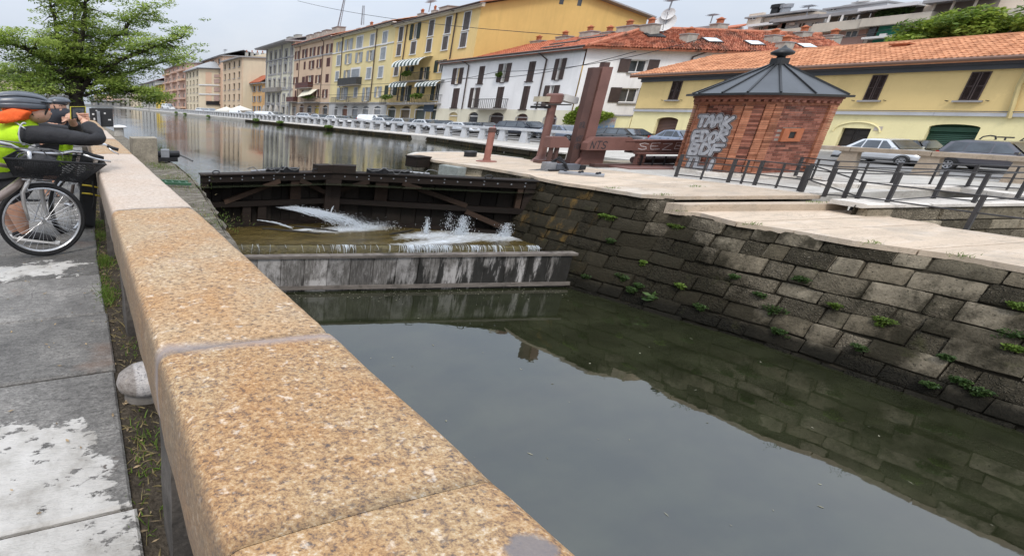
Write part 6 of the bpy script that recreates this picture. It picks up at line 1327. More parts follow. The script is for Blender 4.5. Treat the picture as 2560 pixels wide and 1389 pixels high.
car("blue-grey car just left of the brick kiosk", 'sedan', BLU, 1616, 1740, 324, 362, 27.2, .4)
car("black car right of the lift mast", 'wagon', BLK, 1474, 1612, 320, 356, 27.2)
car("blue-grey hatchback behind the floodlight post", 'sedan', BLU, 1328, 1448, 312, 347, 26.9, .4, "bluegrey2")
car("black estate car in front of the white house", 'wagon', NAV, 1230, 1354, 302, 342, 26.9)
car("silver and dark small car left of the black estate car", 'hatch', SIL, 1106, 1182, 305, 332, 26.9)
car("black hatchback between the small silver car and the black estate car", 'hatch', BLK, 1158, 1222, 305, 329, 29.2)
car("black saloon in front of the yellow shop arches", 'sedan', BLK, 1058, 1116, 300, 322, 28.6)
car("silver hatchback in front of the yellow shop arches", 'hatch', SIL, 1022, 1080, 298, 321, 26.9)
car("silver car right of the white van", 'hatch', (.46, .50, .54), 970, 1022, 295, 317, 26.9)
car("silver car partly covering the white van", 'hatch', SIL, 922, 974, 293, 314, 26.9, .3, "silver3")
car("white delivery van by the grey arches", 'van', WHT, 888, 962, 286, 309, 28.9, .0)
car("black car left of the white van", 'sedan', BLK, 842, 890, 289, 306, 28.6)
car("white hatchback left of the black car and the van", 'hatch', WHT, 808, 850, 288, 306, 26.9, .0)
car("small silver car in front of the brown shop", 'hatch', SIL, 770, 806, 285, 302, 26.9)
car("silver people carrier in front of the grey palazzo", 'wagon', SIL, 736, 786, 282, 299, 28.4)
car("white van at the foot of the grey palazzo", 'van', WHT, 632, 700, 278, 296, 27.2, .0)
car("pale silver car left of the white van by the palazzo", 'hatch', (.5, .53, .56), 608, 636, 278, 291, 27.2)
car("white van under the cream parasol", 'van', WHT, 570, 612, 275, 291, 27.2, .0)
car("small white car near the far bridge", 'hatch', WHT, 486, 506, 269, 279, 27.2, .0)
car("silver car near the far bridge", 'hatch', SIL, 508, 528, 270, 281, 27.2)
car("white camper van beyond the far balustrade end", 'van', WHT, 402, 424, 258, 273, 27.4, .0)
# ------------------------------------------------------------------ apartment block behind the roofs, upper right
AX = 60.0; AF = FP((AX, 0, 0), (0, 1, 0), (-1, 0, 0))
def prect(x0, y0, x1, y1, X=AX):
    ym = (y0 + y1) / 2; xm = (x0 + x1) / 2; a, c = onX(x1, ym, X).y, onX(x0, ym, X).y; return a, c, onX(xm, y1, X).z, onX(xm, y0, X).z
P_AP = plaster("apartment_beige", (.60, .52, .44), .3); P_APP = plaster("apartment_pink", (.50, .33, .29), .3); P_APW = plaster("apartment_white", (.62, .63, .65), .2); P_APC = plaster("parapet_concrete", (.52, .48, .41), .3); M_AWG = plain("awning_bottle_green", (.02, .16, .105), .8, .15, 2, .1); M_LOG_ = plain("loggia_shade_wall", (.15, .13, .115), .9, .2, 1, .1); M_FLAT = plain("flat_roof", (.27, .27, .28), .8, .2, 1, .1)  # dark loggia panels carry the shade of the recesses in their colour
ap = thing("apartment_block", (AX, 26, 0), "stepped beige apartment block with concrete balconies above the tiled roofs", "building")
def ab(x0, y0, x1, y1, o0, o1, mat, name, par=None): a, c, z0, z1 = prect(x0, y0, x1, y1); return fbox(AF, a, c, z0, z1, o0, o1).build(name, mat, par or ap)
def win(x0, y0, x1, y1, o, mat=None, sh=None):
    a, c, z0, z1 = prect(x0, y0, x1, y1); w = fbox(AF, a, c, z0, z1, o + .002, o + .06).build("window", M_TRIM, ap); e = (c - a) * .09
    fbox(AF, a + e, c - e, z0 + .06, z1 - .06, o + .061, o + .075).build("pane", mat or M_GLASS, w); fbox(AF, (a + c) / 2 - .03, (a + c) / 2 + .03, z0, z1, o + .076, o + .09).build("mullion", M_TRIM, w)
fbox(AF, 6, 40, 0, 6.9, -8, -.02).build("wall", P_AP, ap)
ab(2060, 42, 2330, 140, -.02, .0, P_AP, "wall"); ab(2300, -30, 2760, 140, -6, .3, P_AP, "wall"); ab(1860, 88, 2062, 150, -.02, .02, P_APP, "wall"); ab(2093, 70, 2157, 140, .0, .05, P_APP, "wall")
ab(2500, 38, 2700, 150, .3, .5, plaster("apartment_brick", (.42, .17, .10), .2), "wall")
ab(2345, 2, 2500, 30, .3, .34, M_LOG_, "loggia"); ab(2335, 27, 2700, 47, .3, 1.1, P_APC, "parapet"); ab(2340, -4, 2505, 4, .3, 1.6, M_FLAT, "loggia_roof")
for px in (2352, 2398, 2452): ab(px, 3, px + 5, 28, .9, 1.05, P_APC, "loggia_post")
ab(2180, 24, 2308, 42, .0, .04, M_LOG_, "loggia"); ab(2178, 41, 2345, 62, .0, 1.3, P_APC, "parapet"); ab(2175, 16, 2318, 24, .0, 1.5, P_APW, "loggia_roof")
a, c, z0, z1 = prect(2205, 24, 2300, 42); m = MB(); leaves(m, AF((a + c) / 2, z0 + .3, .9), (.3, (c - a) * .5, .35), 260, .22); m.build("balcony_plants", M_LEAFD, ap)
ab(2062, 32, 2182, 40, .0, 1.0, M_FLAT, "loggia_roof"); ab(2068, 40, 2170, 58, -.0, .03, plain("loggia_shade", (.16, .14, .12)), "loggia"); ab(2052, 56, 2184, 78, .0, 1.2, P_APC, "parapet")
for px in (2088, 2120, 2160): ab(px, 40, px + 4, 58, .9, 1.05, M_TRIM, "loggia_post")
win(2096, 42, 2118, 57, .0); win(2130, 42, 2148, 57, .0); win(2116, 77, 2146, 93, .05)
ab(2178, 60, 2258, 104, .0, .04, M_LOG_, "loggia"); ab(2205, 65, 2256, 93, .5, .6, M_AWG, "awning"); ab(2182, 62, 2200, 92, .5, .58, M_GLASS, "glazing"); ab(2176, 92, 2262, 97, .0, 1.2, M_TRIM, "balcony_slab"); ab(2190, 98, 2250, 108, .4, .5, M_AWG, "awning"); ab(2216, 86, 2232, 93, .8, 1.0, M_TRIM, "air_conditioner")
ab(2262, 46, 2330, 60, .0, .02, P_APP, "wall"); win(2318, 45, 2330, 58, .3); win(2340, 47, 2362, 57, .3)
ab(1958, 72, 2052, 88, .0, 1.0, P_APC, "parapet"); ab(1955, 53, 2055, 72, -.3, -.0, P_APW, "wall"); win(1998, 57, 2014, 70, .0); win(2030, 55, 2042, 70, .0); ab(1945, 44, 2060, 53, -.3, 1.1, M_FLAT, "loggia_roof"); ab(1978, 57, 1992, 63, .1, .3, M_TRIM, "air_conditioner")
ab(1862, 78, 1962, 92, .0, 1.0, P_APC, "parapet"); ab(1870, 62, 1962, 78, -.3, .0, P_APP, "wall"); ab(1888, 60, 1950, 66, .0, 1.1, P_APW, "loggia_roof"); win(1898, 66, 1908, 77, .0); ab(1920, 64, 1942, 77, .0, .03, M_BLACK, "loggia")  # the black loggia panel is the recess shade, put in as a dark sheet
ab(1872, 34, 1905, 60, -.3, .1, P_AP, "wall"); ab(1900, 37, 2030, 62, -3, -.35, P_AP, "penthouse"); ab(1870, 33, 2030, 37, -3.2, .3, M_FLAT, "flat_roof"); win(1878, 40, 1892, 50, .1)
ab(2062, 14, 2205, 46, -3, -.3, P_APW, "penthouse"); ab(2060, 11, 2215, 15, -3.2, .0, M_FLAT, "flat_roof"); win(2072, 17, 2088, 27, -.3); ab(2128, -6, 2170, 11, -2.6, -1, P_APW, "lift_house")
for px, py in ((1938, 33), (1960, 33), (2152, 26)): q = onX(px, py, AX + 1.5); MB().lathe(((.35, -.3), (.35, .4), (.45, .42), (.45, .7), (.2, .72)), q, 10).build("vent", M_BLACK if px == 1938 else M_STEELG, ap)
for px, py in ((2128, 15), (2178, 12), (2150, 8)): q = onX(px, py, AX + 1); MB().lathe(((.05, -.5), (.05, 0), (.5, .05), (.55, .1)), q, 12, .5, 1).build("dish", M_TRIM, ap)
ab(1700, 82, 1870, 130, -1.2, -.8, P_APP, "wall"); ab(1690, 66, 1780, 74, -2, -.7, M_FLAT, "roof_slab"); ab(1735, 72, 1830, 82, -1.6, -.6, P_APW, "roof_slab"); win(1826, 72, 1836, 84, -.8); win(1846, 72, 1856, 84, -.8)
a, c, z0, z1 = prect(1740, 62, 1850, 72); roof_sheet(AF(c, z0, .0), AF(a, z0, .0), AF(a + 1, z1 + .2, -3), AF(c - 1, z1 + .2, -3), M_TILE3, ap)
# ------------------------------------------------------------------ far houses on the right bank
def yrect(x0, y0, x1, y1, Y): ym, xm = (y0 + y1) / 2, (x0 + x1) / 2; f = lambda x, y: onP(x, y, Vector((0, Y, 0)), Vector((0, 1, 0))); return f(x0, ym).x, f(x1, ym).x, f(xm, y1).z, f(xm, y0).z
def far_house(label, wall, X, px0, px1, ytop, Yside=None, sidex=None, cols=4, rows=4, shut=None, roofm=None, z_of=None, gl=None, wh=.55):
    ya_, yb_ = onX(px1, 230, X).y, onX(px0, 230, X).y; z1 = onX((px0 + px1) / 2, ytop, X).z; F = FP((X, 0, 0), (0, 1, 0), (-1, 0, 0))
    t = thing("apartment_house", (X, (ya_ + yb_) / 2, 0), label, "building"); xs = sidex or X + 10; H = []
    for r in range(rows):
        for c in range(cols):
            w = (yb_ - ya_) / cols; a = ya_ + w * (c + .5); zc = z1 * (r + .55) / rows; H.append((a - w * .18, a + w * .18, zc - z1 / rows * wh * .5, zc + z1 / rows * wh * .5))
    holed(F, ya_, yb_, 0, z1, H, wall, t, .3); m = MB(); m.quad((X, ya_, 0), (xs, ya_, 0), (xs, ya_, z1), (X, ya_, z1)); m.quad((X + .4, ya_ + .02, 0), (X + .4, yb_, 0), (X + .4, yb_, z1), (X + .4, ya_ + .02, z1)); m.quad((X, yb_, 0), (xs, yb_, 0), (xs, yb_, z1), (X, yb_, z1)); m.build("side_wall", wall, t)
    for h in H:
        o = fbox(F, h[0], h[1], h[2], h[3], -.26, -.2).build("window", gl or M_GLASS, t)
        fbox(F, h[0] - .1, h[1] + .1, h[2] - .12, h[2], .001, .15).build("sill", M_TRIMG, t)
        if shut: 
            w = (h[1] - h[0])
            for a0 in (h[0] - w * .55, h[1] + w * .05): fbox(F, a0, a0 + w * .5, h[2], h[3], .01, .08).build("shutter", shut, t)
    fbox(F, ya_ - .4, yb_, z1, z1 + .25, -(xs - X), .8).build("eave", M_TRIMG, t)
    if roofm: roof_sheet((X - .9, yb_, z1 + .27), (X - .9, ya_ - .5, z1 + .27), ((X + xs) / 2, ya_ - .5, z1 + 1.8), ((X + xs) / 2, yb_, z1 + 1.8), roofm, t); roof_sheet((xs + .3, yb_, z1 + .27), (xs + .3, ya_ - .5, z1 + .27), ((X + xs) / 2, ya_ - .5, z1 + 1.8), ((X + xs) / 2, yb_, z1 + 1.8), roofm, t, "rear_roof")
    return t, F, ya_, yb_, z1, xs
P_FC = plaster("far_cream", (.62, .53, .39), .2); P_FP = plaster("far_pink", (.62, .43, .31), .2); P_FO = plaster("far_orange", (.60, .38, .19), .2); P_FR = plaster("far_rose", (.52, .36, .29), .25); P_FY = plaster("far_yellow", (.62, .45, .10), .2); P_FG = plaster("far_grey", (.44, .43, .40), .3)
t, F, a, c, z1, xs = far_house("beige house with a tall blank cream side wall behind the small orange house", plaster("far_beige", (.58, .45, .32), .2), 34, 557, 604, 150, sidex=40.4, cols=4, rows=5)
MB().quad((34.3, a - .02, 0), (40.4, a - .02, 0), (40.4, a - .02, z1 + 1.2), (34.3, a - .02, z1 - .1)).build("blank_wall", P_FC, t)
for k in range(4): chimney(35.5 + k * 1.2, a + 1.5, z1 + .6, .5, .8, .5, t, 1)
t, F, a, c, z1, xs = far_house("small orange house with red tile roof and grey shutters", P_FO, 36.5, 606, 656, 211, sidex=40.5, cols=4, rows=3, shut=M_SH['grey'], roofm=M_TILE3)
t, F, a, c, z1, xs = far_house("cream corner block with pink panels and closed blinds, beyond the small orange house", P_FC, 34, 465, 498, 176, sidex=43.4, cols=4, rows=5)
SY = a - .03
def sy(x0, y0, x1, y1, o, mat, name): X0, X1, z0, z1_ = yrect(x0, y0, x1, y1, SY); return MB().box(X0, X1, SY - o, SY - .004, z0, z1_).build(name, mat, t)
for x0, x1 in ((514, 529), (551, 560)): 
    for y0, y1 in ((180, 208), (215, 232), (238, 252)): sy(x0, y0, x1, y1, .03, P_FP, "panel")
for y0, y1 in ((186, 193), (197, 208), (218, 229), (239, 252)): sy(535, y0, 548, y1, .10, plain("blind_mauve", (.40, .29, .26)), "window")
for y in (211, 234): sy(497, y, 562, y + 3, .16, M_TRIM, "string_course")
roof_sheet((33.2, c, z1 + .27), (33.2, a - .8, z1 + .27), (38, a + 3, z1 + 2.2), (38, c, z1 + 2.2), plain("slate", (.30, .31, .32)), t); roof_sheet((33.2, a - .8, z1 + .28), (43.8, a - .8, z1 + .28), (43.8, a + 3, z1 + 2.2), (38, a + 3, z1 + 2.2), plain("slate", (.30, .31, .32)), t)
sy(515, 253, 560, 262, .3, M_BLACK, "shop_awning")
t, F, a, c, z1, xs = far_house("rose block with rows of balconies, partly behind the tree", P_FR, 34, 412, 466, 166, sidex=44, cols=5, rows=5, gl=M_GLASS2)
for r in range(5):
    for k in range(3):
        w = (c - a) / 3; fbox(F, a + w * (k + .12), a + w * (k + .8), z1 * (r + .22) / 5, z1 * (r + .42) / 5, .0, 1.2).build("balcony", P_FR if (r + k) % 3 else P_FP, t)
t, F, a, c, z1, xs = far_house("taller orange block with a flat pitched roof rising behind the cream corner block", P_FP, 40, 480, 556, 152, sidex=52, cols=6, rows=6, roofm=M_FLAT)
t, F, a, c, z1, xs = far_house("narrow bright yellow house half hidden by the tree", P_FY, 34, 389, 411, 212, sidex=44, cols=3, rows=4)
t, F, a, c, z1, xs = far_house("grey-cream house behind the drooping tree branches", P_FG, 34, 352, 388, 208, sidex=44, cols=4, rows=4, roofm=M_TILE3)
t, F, a, c, z1, xs = far_house("pale house at the far bend of the canal, behind the tree", P_FC, 34, 318, 350, 226, sidex=44, cols=4, rows=4, roofm=M_TILE3)
# left bank, behind the big tree
def left_block(label, wall, x0, x1, ytop, Y, cols, rows):
    X0, X1, _, z1 = yrect(x0, ytop, x1, 268, Y); t = thing("apartment_house", ((X0 + X1) / 2, Y, 0), label, "building"); F = FP((0, Y, 0), (1, 0, 0), (0, -1, 0)); H = []
    for r in range(rows):
        for c in range(cols): w = (X1 - X0) / cols; a = X0 + w * (c + .5); zc = z1 * (r + .55) / rows; H.append((a - w * .2, a + w * .2, zc - z1 / rows * .3, zc + z1 / rows * .25))
    holed(F, X0, X1, 0, z1, H, wall, t, .4); MB().box(X0 + .02, X1 - .02, Y + .45, Y + 12, 0, z1).build("core", wall, t); fbox(F, X0 - .3, X1 + .3, z1, z1 + .3, -12, .6).build("flat_roof", M_FLAT, t)
    for h in H: fbox(F, h[0], h[1], h[2], h[3], -.4, -.3).build("window", rnd.choice((M_GLASS, M_GLASS2)), t); 
    for r in range(1, rows): fbox(F, X0, X0 + (X1 - X0) * .6, z1 * r / rows, z1 * (r + .22) / rows, .001, .9).build("balcony", rnd.choice((P_FG, P_APC, P_FR)), t)
left_block("cream apartment block at the left edge behind the tree", P_FC, -60, 44, 190, 95, 7, 6); left_block("pale balconied block just left of the tree trunk", P_FG, 50, 98, 204, 120, 4, 6); left_block("white striped tower block far behind the tree trunk", P_APW, 118, 160, 212, 190, 4, 9); left_block("low grey building behind the tree trunk", P_FG, 100, 180, 240, 160, 6, 2)
left_block("dark low shed on the far bank behind the tree", plain("shed_grey", (.20, .20, .20)), 228, 300, 252, 325, 6, 1)
for k, (x0, x1, yt, cm) in enumerate(((238, 282, 236, P_FP), (284, 330, 232, P_FG))): left_block(("pink", "grey")[k] + " block closing the view at the canal's end", cm, x0, x1, yt, 335, 4, 4)
# parasols and umbrella stacks
def parasol(px, py, r, X, label, mat):
    c = onX(px, py, X); t = thing("parasol", (c.x, c.y, 0), label, "parasol"); n = 8; ap_ = c + Vector((0, 0, .55)); m = MB(); R_ = [c + Vector((math.cos(w) * r, math.sin(w) * r, -.25)) for w in [2 * math.pi * k / n for k in range(n)]]; R2 = [p + Vector((0, 0, -.22)) for p in R_]
    m.add([ap_] + R_ + R2, [(0, 1 + k, 1 + (k + 1) % n) for k in range(n)] + [(1 + k, 1 + n + k, 1 + n + (k + 1) % n, 1 + (k + 1) % n) for k in range(n)]); m.build("canopy", mat, t); MB().tube([(c.x, c.y, 0), ap_], .06, 6).build("pole", M_TRIM, t)
MCV = plain("canvas_white", (.66, .64, .58), .8, .06, 2, .05)
parasol(566, 273, 2.6, 30.5, "wide cream parasol on the far quay, left one", MCV); parasol(600, 271, 2.6, 30.5, "wide cream parasol on the far quay, right one", MCV)
for k, px in enumerate((660, 676, 691)): q = onX(px, 274, 32.5); single("closed_parasol", MB().lathe(((.08, -1.2), (.10, -.9), (.42, -.6), (.38, .1), (.2, .6), (.04, .8)), q, 9), plain("canvas_grey", (.36, .34, .31), .8), ("leftmost", "middle", "rightmost")[k] + " of three closed grey parasols at the palazzo", "parasol", "closed parasols")
# masts and aerials
def mast(px0, py0, px1, py1, X, label, lattice=True):
    p, q = onX(px0, py0, X), onX(px1, py1, X); t = thing("aerial_mast", p, label, "antenna", "aerials on the roofs"); w = .22 if lattice else .05
    for dx, dy in (((-w, 0), (w, 0), (0, w)) if lattice else ((0, 0),)): MB().tube([p + Vector((dx, dy, 0)), q + Vector((dx * .5, dy * .5, 0))], .05, 5).build("tube", M_STEELG, t)
    if lattice:
        for k in range(14): a, c = p.lerp(q, k / 14), p.lerp(q, (k + 1) / 14); MB().beam(a + Vector((-w, 0, 0)), c + Vector((w, 0, 0)), .03, .03).build("lacing", M_STEELG, t)
    else:
        L = (q - p).length
        for f, s in ((1.0, .35), (.9, .5)):
            c = p.lerp(q, f); MB().tube([c + Vector((0, -L * s, 0)), c + Vector((0, L * s, 0))], .025, 4).build("boom", M_STEELG, t)
            for k in range(7): e = c + Vector((0, L * s * (k / 3 - 1), 0)); MB().tube([e + Vector((-.4, 0, 0)), e + Vector((.4, 0, 0))], .015, 4).build("element", M_STEELG, t)
    return t
mast(846, 72, 862, -6, 38, "tall leaning lattice aerial mast above the pale yellow roof"); mast(906, 62, 909, 14, 38, "short lattice aerial mast above the pale yellow roof")
for a, lab in (((1072, 30, 1078, 2, 38), "yagi aerial above the yellow house eave"), ((560, 152, 563, 124, 40), "yagi aerial on the far orange block"), ((1776, 58, 1783, 36, 60), "yagi aerial at the left end of the apartment block"), ((2016, 40, 2023, 14, 60), "yagi aerial beside the apartment penthouse"), ((1672, 26, 1682, -2, 41), "thin aerial pole above the satellite dishes")): mast(*a, lab, False)
def wire(label, pts, r=.02):
    W = [onX(px, py, X) for px, py, X in pts]; P = []
    for a, c in zip(W, W[1:]):
        for k in range(13): s = k / 12; P.append(a.lerp(c, s) + Vector((0, 0, -.5 * 4 * s * (1 - s))))
    single("overhead_wire", MB().tube(P, r, 4), M_BLACK, label, "wire", "overhead wires")
wire("thin wire crossing the sky above the tall row of houses", [(744, 2, 30), (1420, 88, 31)]); wire("thin wire crossing the lower facades of the tall row", [(690, 205, 31), (1150, 195, 31), (1590, 128, 33)]); wire("thin wire above the quay in front of the white house", [(800, 237, 31), (1250, 178, 31), (1760, 95, 37)]); wire("thin wire in front of the apartment block", [(1960, 92, 50), (2300, 52, 50), (2620, 10, 50)])
# ------------------------------------------------------------------ trees
M_BARK = plain("bark", (.055, .045, .036), .9, .4, 6, .9, 25, dist=.04)
def tree(name, label, base, limbs, trunk_r, clumps, cat="tree"):
    t = thing(name, base, label, cat); m = MB()
    for pts, r0, r1 in limbs: n = len(pts); m.tube(pts, [lerp(r0, r1, k / (n - 1)) for k in range(n)], 8)
    m.build("trunk", M_BARK, t, smooth=True)
    for mat, mb in clumps: tag(mb.build("crown", mat, t))
    return t
TB = G(193, 300); TY = TB.y
def TP(px, py, dy=0): return onP(px, py, Vector((0, TY + dy, 0)), Vector((0, 1, 0)))
rt = random.Random(5); limbs = []; tips = []
trunk = [Vector((TB.x, TY, -.1)), TP(195, 285), TP(192, 258), TP(188, 235)]; limbs.append((trunk, .95, .62))
def limb(pts, r0, r1, dy):
    W = []; n = len(pts)
    for i, p in enumerate(pts): W.append(TP(p[0], p[1], dy * i / (n - 1)))
    # smooth and jitter
    Q = []
    for a, c in zip(W, W[1:]):
        for k in range(4): q = a.lerp(c, k / 4); Q.append(q + Vector((rt.gauss(0, .10), rt.gauss(0, .10), rt.gauss(0, .08))))
    Q.append(W[-1]); limbs.append((Q, r0, r1)); return Q
main = [([(188, 238), (165, 190), (110, 150), (40, 110), (-40, 80)], .42, .06, -4), ([(188, 238), (172, 180), (150, 110), (130, 40), (120, -40)], .42, .08, 3), ([(190, 236), (195, 170), (205, 90), (215, 10), (220, -50)], .45, .08, -2),
        ([(190, 236), (215, 175), (260, 120), (310, 70), (360, 25)], .40, .06, 2), ([(192, 238), (230, 190), (300, 150), (380, 120), (455, 95)], .36, .05, -3), ([(192, 240), (220, 215), (290, 190), (370, 165), (470, 140)], .30, .04, 4), ([(194, 244), (225, 232), (280, 222), (340, 228), (380, 240)], .22, .03, -3),
        ([(186, 240), (160, 205), (110, 190), (50, 180), (-30, 175)], .34, .05, 5), ([(186, 242), (150, 228), (100, 222), (40, 228)], .2, .03, -5), ([(188, 238), (180, 150), (190, 60), (180, -40)], .36, .08, 6)]
for pts, r0, r1, dy in main:
    Q = limb(pts, r0, r1, dy); n = len(Q)
    for i in range(4, n, 1):
        f = i / n; p = Q[i]
        for _ in range(3):
            d = Vector((rt.gauss(0, 1), rt.gauss(0, 1), rt.gauss(.05, .35))); d.normalize(); L = rt.uniform(1.0, 3.0) * (1.1 - .3 * f); e = p + d * L + Vector((0, 0, rt.uniform(-.5, .3))); mid_ = p.lerp(e, .5) + Vector((0, 0, .2))
            limbs.append(([p, mid_, e], lerp(r0, r1, f) * .35 + .02, .02)); tips.append((e, f)); tips.append((mid_, f))
    tips.append((Q[-1], 1))
def clump_set(tips, rt, dens, size, R):
    A, B_ = MB(), MB()
    for e, f in tips:
        pj = proj(e)
        if pj[1] > 258 or (140 < pj[0] < 245 and pj[1] > 188): continue
        for _ in range(rt.choice((1, 2, 2))):
            c = e + Vector((rt.gauss(0, .8), rt.gauss(0, .8), rt.gauss(0, .3))); r = rt.uniform(.6, 1.25) * R
            leaves(A if rt.random() > .42 else B_, c, (r * 1.25, r, r * .26), int(dens * r * r), size, .5, rt)
    return A, B_
A, B_ = clump_set(tips, rt, 72, .15, 1.0)
tree("elm_tree", "large spreading green tree on the left bank beside the cyclists", (TB.x, TY, 0), limbs, .9, ((leaf_mat("elm_leaf", (.24, .33, .06), (.42, .50, .13), .5), A), (leaf_mat("elm_leaf_dark", (.14, .215, .045), (.25, .33, .08), .45), B_)))
# garden tree behind the right roof
rt = random.Random(9); limbs = []; tips = []; gx = 47.0; b0 = onX(2420, 150, gx); b0.z = 0
limbs.append(([b0, b0 + Vector((0, 0, 2.5)), b0 + Vector((.2, .1, 5))], .3, .15))
for px, py in ((2300, 82), (2330, 70), (2370, 62), (2400, 52), (2440, 50), (2480, 46), (2520, 60), (2550, 62), (2590, 66), (2350, 90), (2420, 85), (2480, 85), (2530, 92), (2290, 98), (2390, 74), (2450, 70), (2570, 90), (2320, 98), (2500, 76)):
    e = onX(px, py, gx + rt.uniform(-1, 1)); limbs.append(([b0 + Vector((0, 0, 4.2)), (b0 + Vector((0, 0, 4.6))).lerp(e, .6), e], .1, .02)); tips += [(e, 1)] * 3
A, B_ = MB(), MB()
for e, f in tips: c = e + Vector((rt.gauss(0, .4), rt.gauss(0, .35), rt.gauss(0, .2))); leaves(A if rt.random() > .4 else B_, c, (.9, .75, .42), 260, .13, .6, rt)
tree("garden_tree", "bright green garden tree behind the orange tile roof", b0, limbs, .3, ((M_LEAFY, A), (M_LEAF, B_)))
# bushes along the far water edge
rt = random.Random(3)
for k, (px, py, s) in enumerate(((440, 281, 1.0), (462, 284, .8), (520, 290, .6), (700, 305, .5), (822, 316, .45), (640, 299, .7))):
    q = onX(px, py, QX - .25); m = MB(); leaves(m, q, (.35, 1.4 * s, .28 * s), 260, .10, 1, rt); single("water_weed", m, M_LEAF, ("first", "second", "third", "fifth", "sixth", "fourth")[k] + " clump of green weeds on the far quay wall, counted from the tree", "weed", "weeds on the far quay wall", base=(q.x, q.y, q.z - .3))
# ------------------------------------------------------------------ things on the left bank
def S(px, py, Y): return onP(px, py, Vector((0, Y, 0)), Vector((0, 1, 0)))      # point at a given distance along the canal
q = G(333, 405); q2 = G(396, 405); h = up_at((q + q2) / 2, 362, 346); m = MB(); V = []
for (x, y) in ((q.x, q.y), (q2.x, q.y - .05), (q2.x + .05, q.y + .9), (q.x + .03, q.y + .9)): V.append((x, y))
m.prism(V, -.1, h); m.v = [tuple(Vector(p) + Vector((N3(p, 3), N3((p[0], p[1], p[2] + 4), 3), 0)) * .03) for p in m.v]
single("stone_block", m, plain("block_stone", (.25, .22, .17), .9, .3, 4, .6, 25, fine=.2, dist=.02), "square upright stone block on the ledge beside the canal", "stone block")
q = G(298, 338); h = up_at(q, 297, 312); t = thing("mooring_bollard", q, "pale grey bollard with white domed cap at the canal edge", "bollard")
MB().lathe(((.22, -.05), (.20, h * .75)), q, 14, 1.25, .8).build("shaft", M_CONC, t, smooth=True, auto=40); MB().lathe(((.34, h * .74), (.36, h * .80), (.28, h * .93), (.05, h)), q, 14, 1.25, .8).build("cap", M_TRIM, t, smooth=True, auto=50)
bY = 24.0; a, c = S(227, 318, bY), S(281, 271, bY); t = thing("sign_board", (S(247, 330, bY).x, bY, 0), "black sign board seen from behind on a grey post", "sign", None)
MB().box(a.x, c.x, bY, bY + .08, a.z + .02, c.z).build("panel", plain("board_black", (.022, .022, .024), .6, .2, 3, .1), t); p = S(247, 300, bY); MB().box(p.x - .07, p.x + .07, bY - .14, bY - .002, -.05, c.z - .12).build("post", M_STEELG, t)
for px, py, w, hh in ((233, 285, 5, 4), (236, 297, 4, 5), (262, 283, 4, 4), (274, 299, 7, 3), (241, 276, 4, 2)): u, v = S(px - w / 2, py + hh / 2, bY), S(px + w / 2, py - hh / 2, bY); MB().box(u.x, v.x, bY - .006, bY - .002, u.z, v.z).build("sticker", M_TRIM, t)
q = G(420, 402); t = thing("gate_winch", q, "small black gate winch on the ledge behind the stone block", "machine"); sb(q, -.42, .30, -.2, .2, .0, .12, M_BLACK, "base", t); MB().tube([q + Vector((-.55, 0, .2)), q + Vector((.35, 0, .2))], .10, 10).build("drum", M_BLACK, t); sb(q, -.2, .05, -.15, .15, .12, .34, M_STEELG, "gearbox", t); MB().tube([q + Vector((.3, 0, .2)), q + Vector((.55, -.1, .1)), q + Vector((.7, -.3, .02))], .03, 6).build("hose", M_CABLE, t)
a, c = G(408, 463), G(478, 466); M_GRN = plain("green_steel", (.035, .10, .055), .5, .15, 5, .1); t = thing("steel_ladder", a, "short green steel ladder lying across the ledge edge", "ladder")
for o in (0, .34): MB().beam(a + Vector((0, o, .05)), c + Vector((0, o, .05)), .05, .05).build("stile", M_GRN, t)
for f in (.15, .4, .65, .9): p = a.lerp(c, f); MB().beam(p + Vector((0, 0, .05)), p + Vector((0, .34, .05)), .03, .03).build("rung", M_GRN, t)
t = thing("wheel_guard", (.235, 2.46, -.03), "rounded grey granite guard stone under the parapet", "guard stone")
m = MB().lathe(((.12, .05), (.155, .075), (.165, .11), (.150, .155), (.105, .19), (.05, .205), (.01, .208)), (.235, 2.46, -.03), 28, 1.0, .75); m.build("dome", M_GRANG, t, smooth=True); MB().lathe(((.125, -.02), (.12, .052)), (.235, 2.46, -.03), 24, 1.0, .75).build("foot", plain("guard_foot", (.17, .155, .14), .9, .3, 8, .4), t)
# ------------------------------------------------------------------ grass, litter, weeds
rg = random.Random(21)
def blades(mb, c, rx, ry, n, h, lean=.5):
    for _ in range(n):
        p = Vector(c) + Vector((rg.gauss(0, rx), rg.gauss(0, ry), 0)); d = Vector((rg.gauss(0, lean), rg.gauss(0, lean), 1)).normalized(); L = h * rg.uniform(.4, 1.2); w = Vector((rg.gauss(0, 1), rg.gauss(0, 1), 0)).normalized() * .0035 * (1 + h * 4)
        tip = p + d * L + Vector((d.x, d.y, -.3)) * L * .35; md = p + d * L * .55; mb.add((p - w, p + w, md + w * .7, tip, md - w * .7), ((0, 1, 2, 3, 4),))
gm, dg = MB(), MB()
for px, py, n, hh in ((262, 655, 330, .06), (264, 742, 320, .07), (258, 700, 90, .05), (372, 1110, 80, .05), (368, 1268, 22, .06), (252, 590, 160, .06), (246, 560, 140, .05), (330, 880, 30, .04), (350, 1180, 14, .04)):
    q = G(px, py, -.03); blades(gm, q, .05, .12, n, hh); blades(dg, q, .06, .2, int(n * .7), hh * .8, 1.4)
for k in range(40): blades(gm, (rg.uniform(.08, .16), 5 + k * .28, -.03), .03, .1, 14, .05); blades(dg, (rg.uniform(.08, .2), rg.uniform(1, 9), -.03), .04, .1, 8, .07, 2.2)
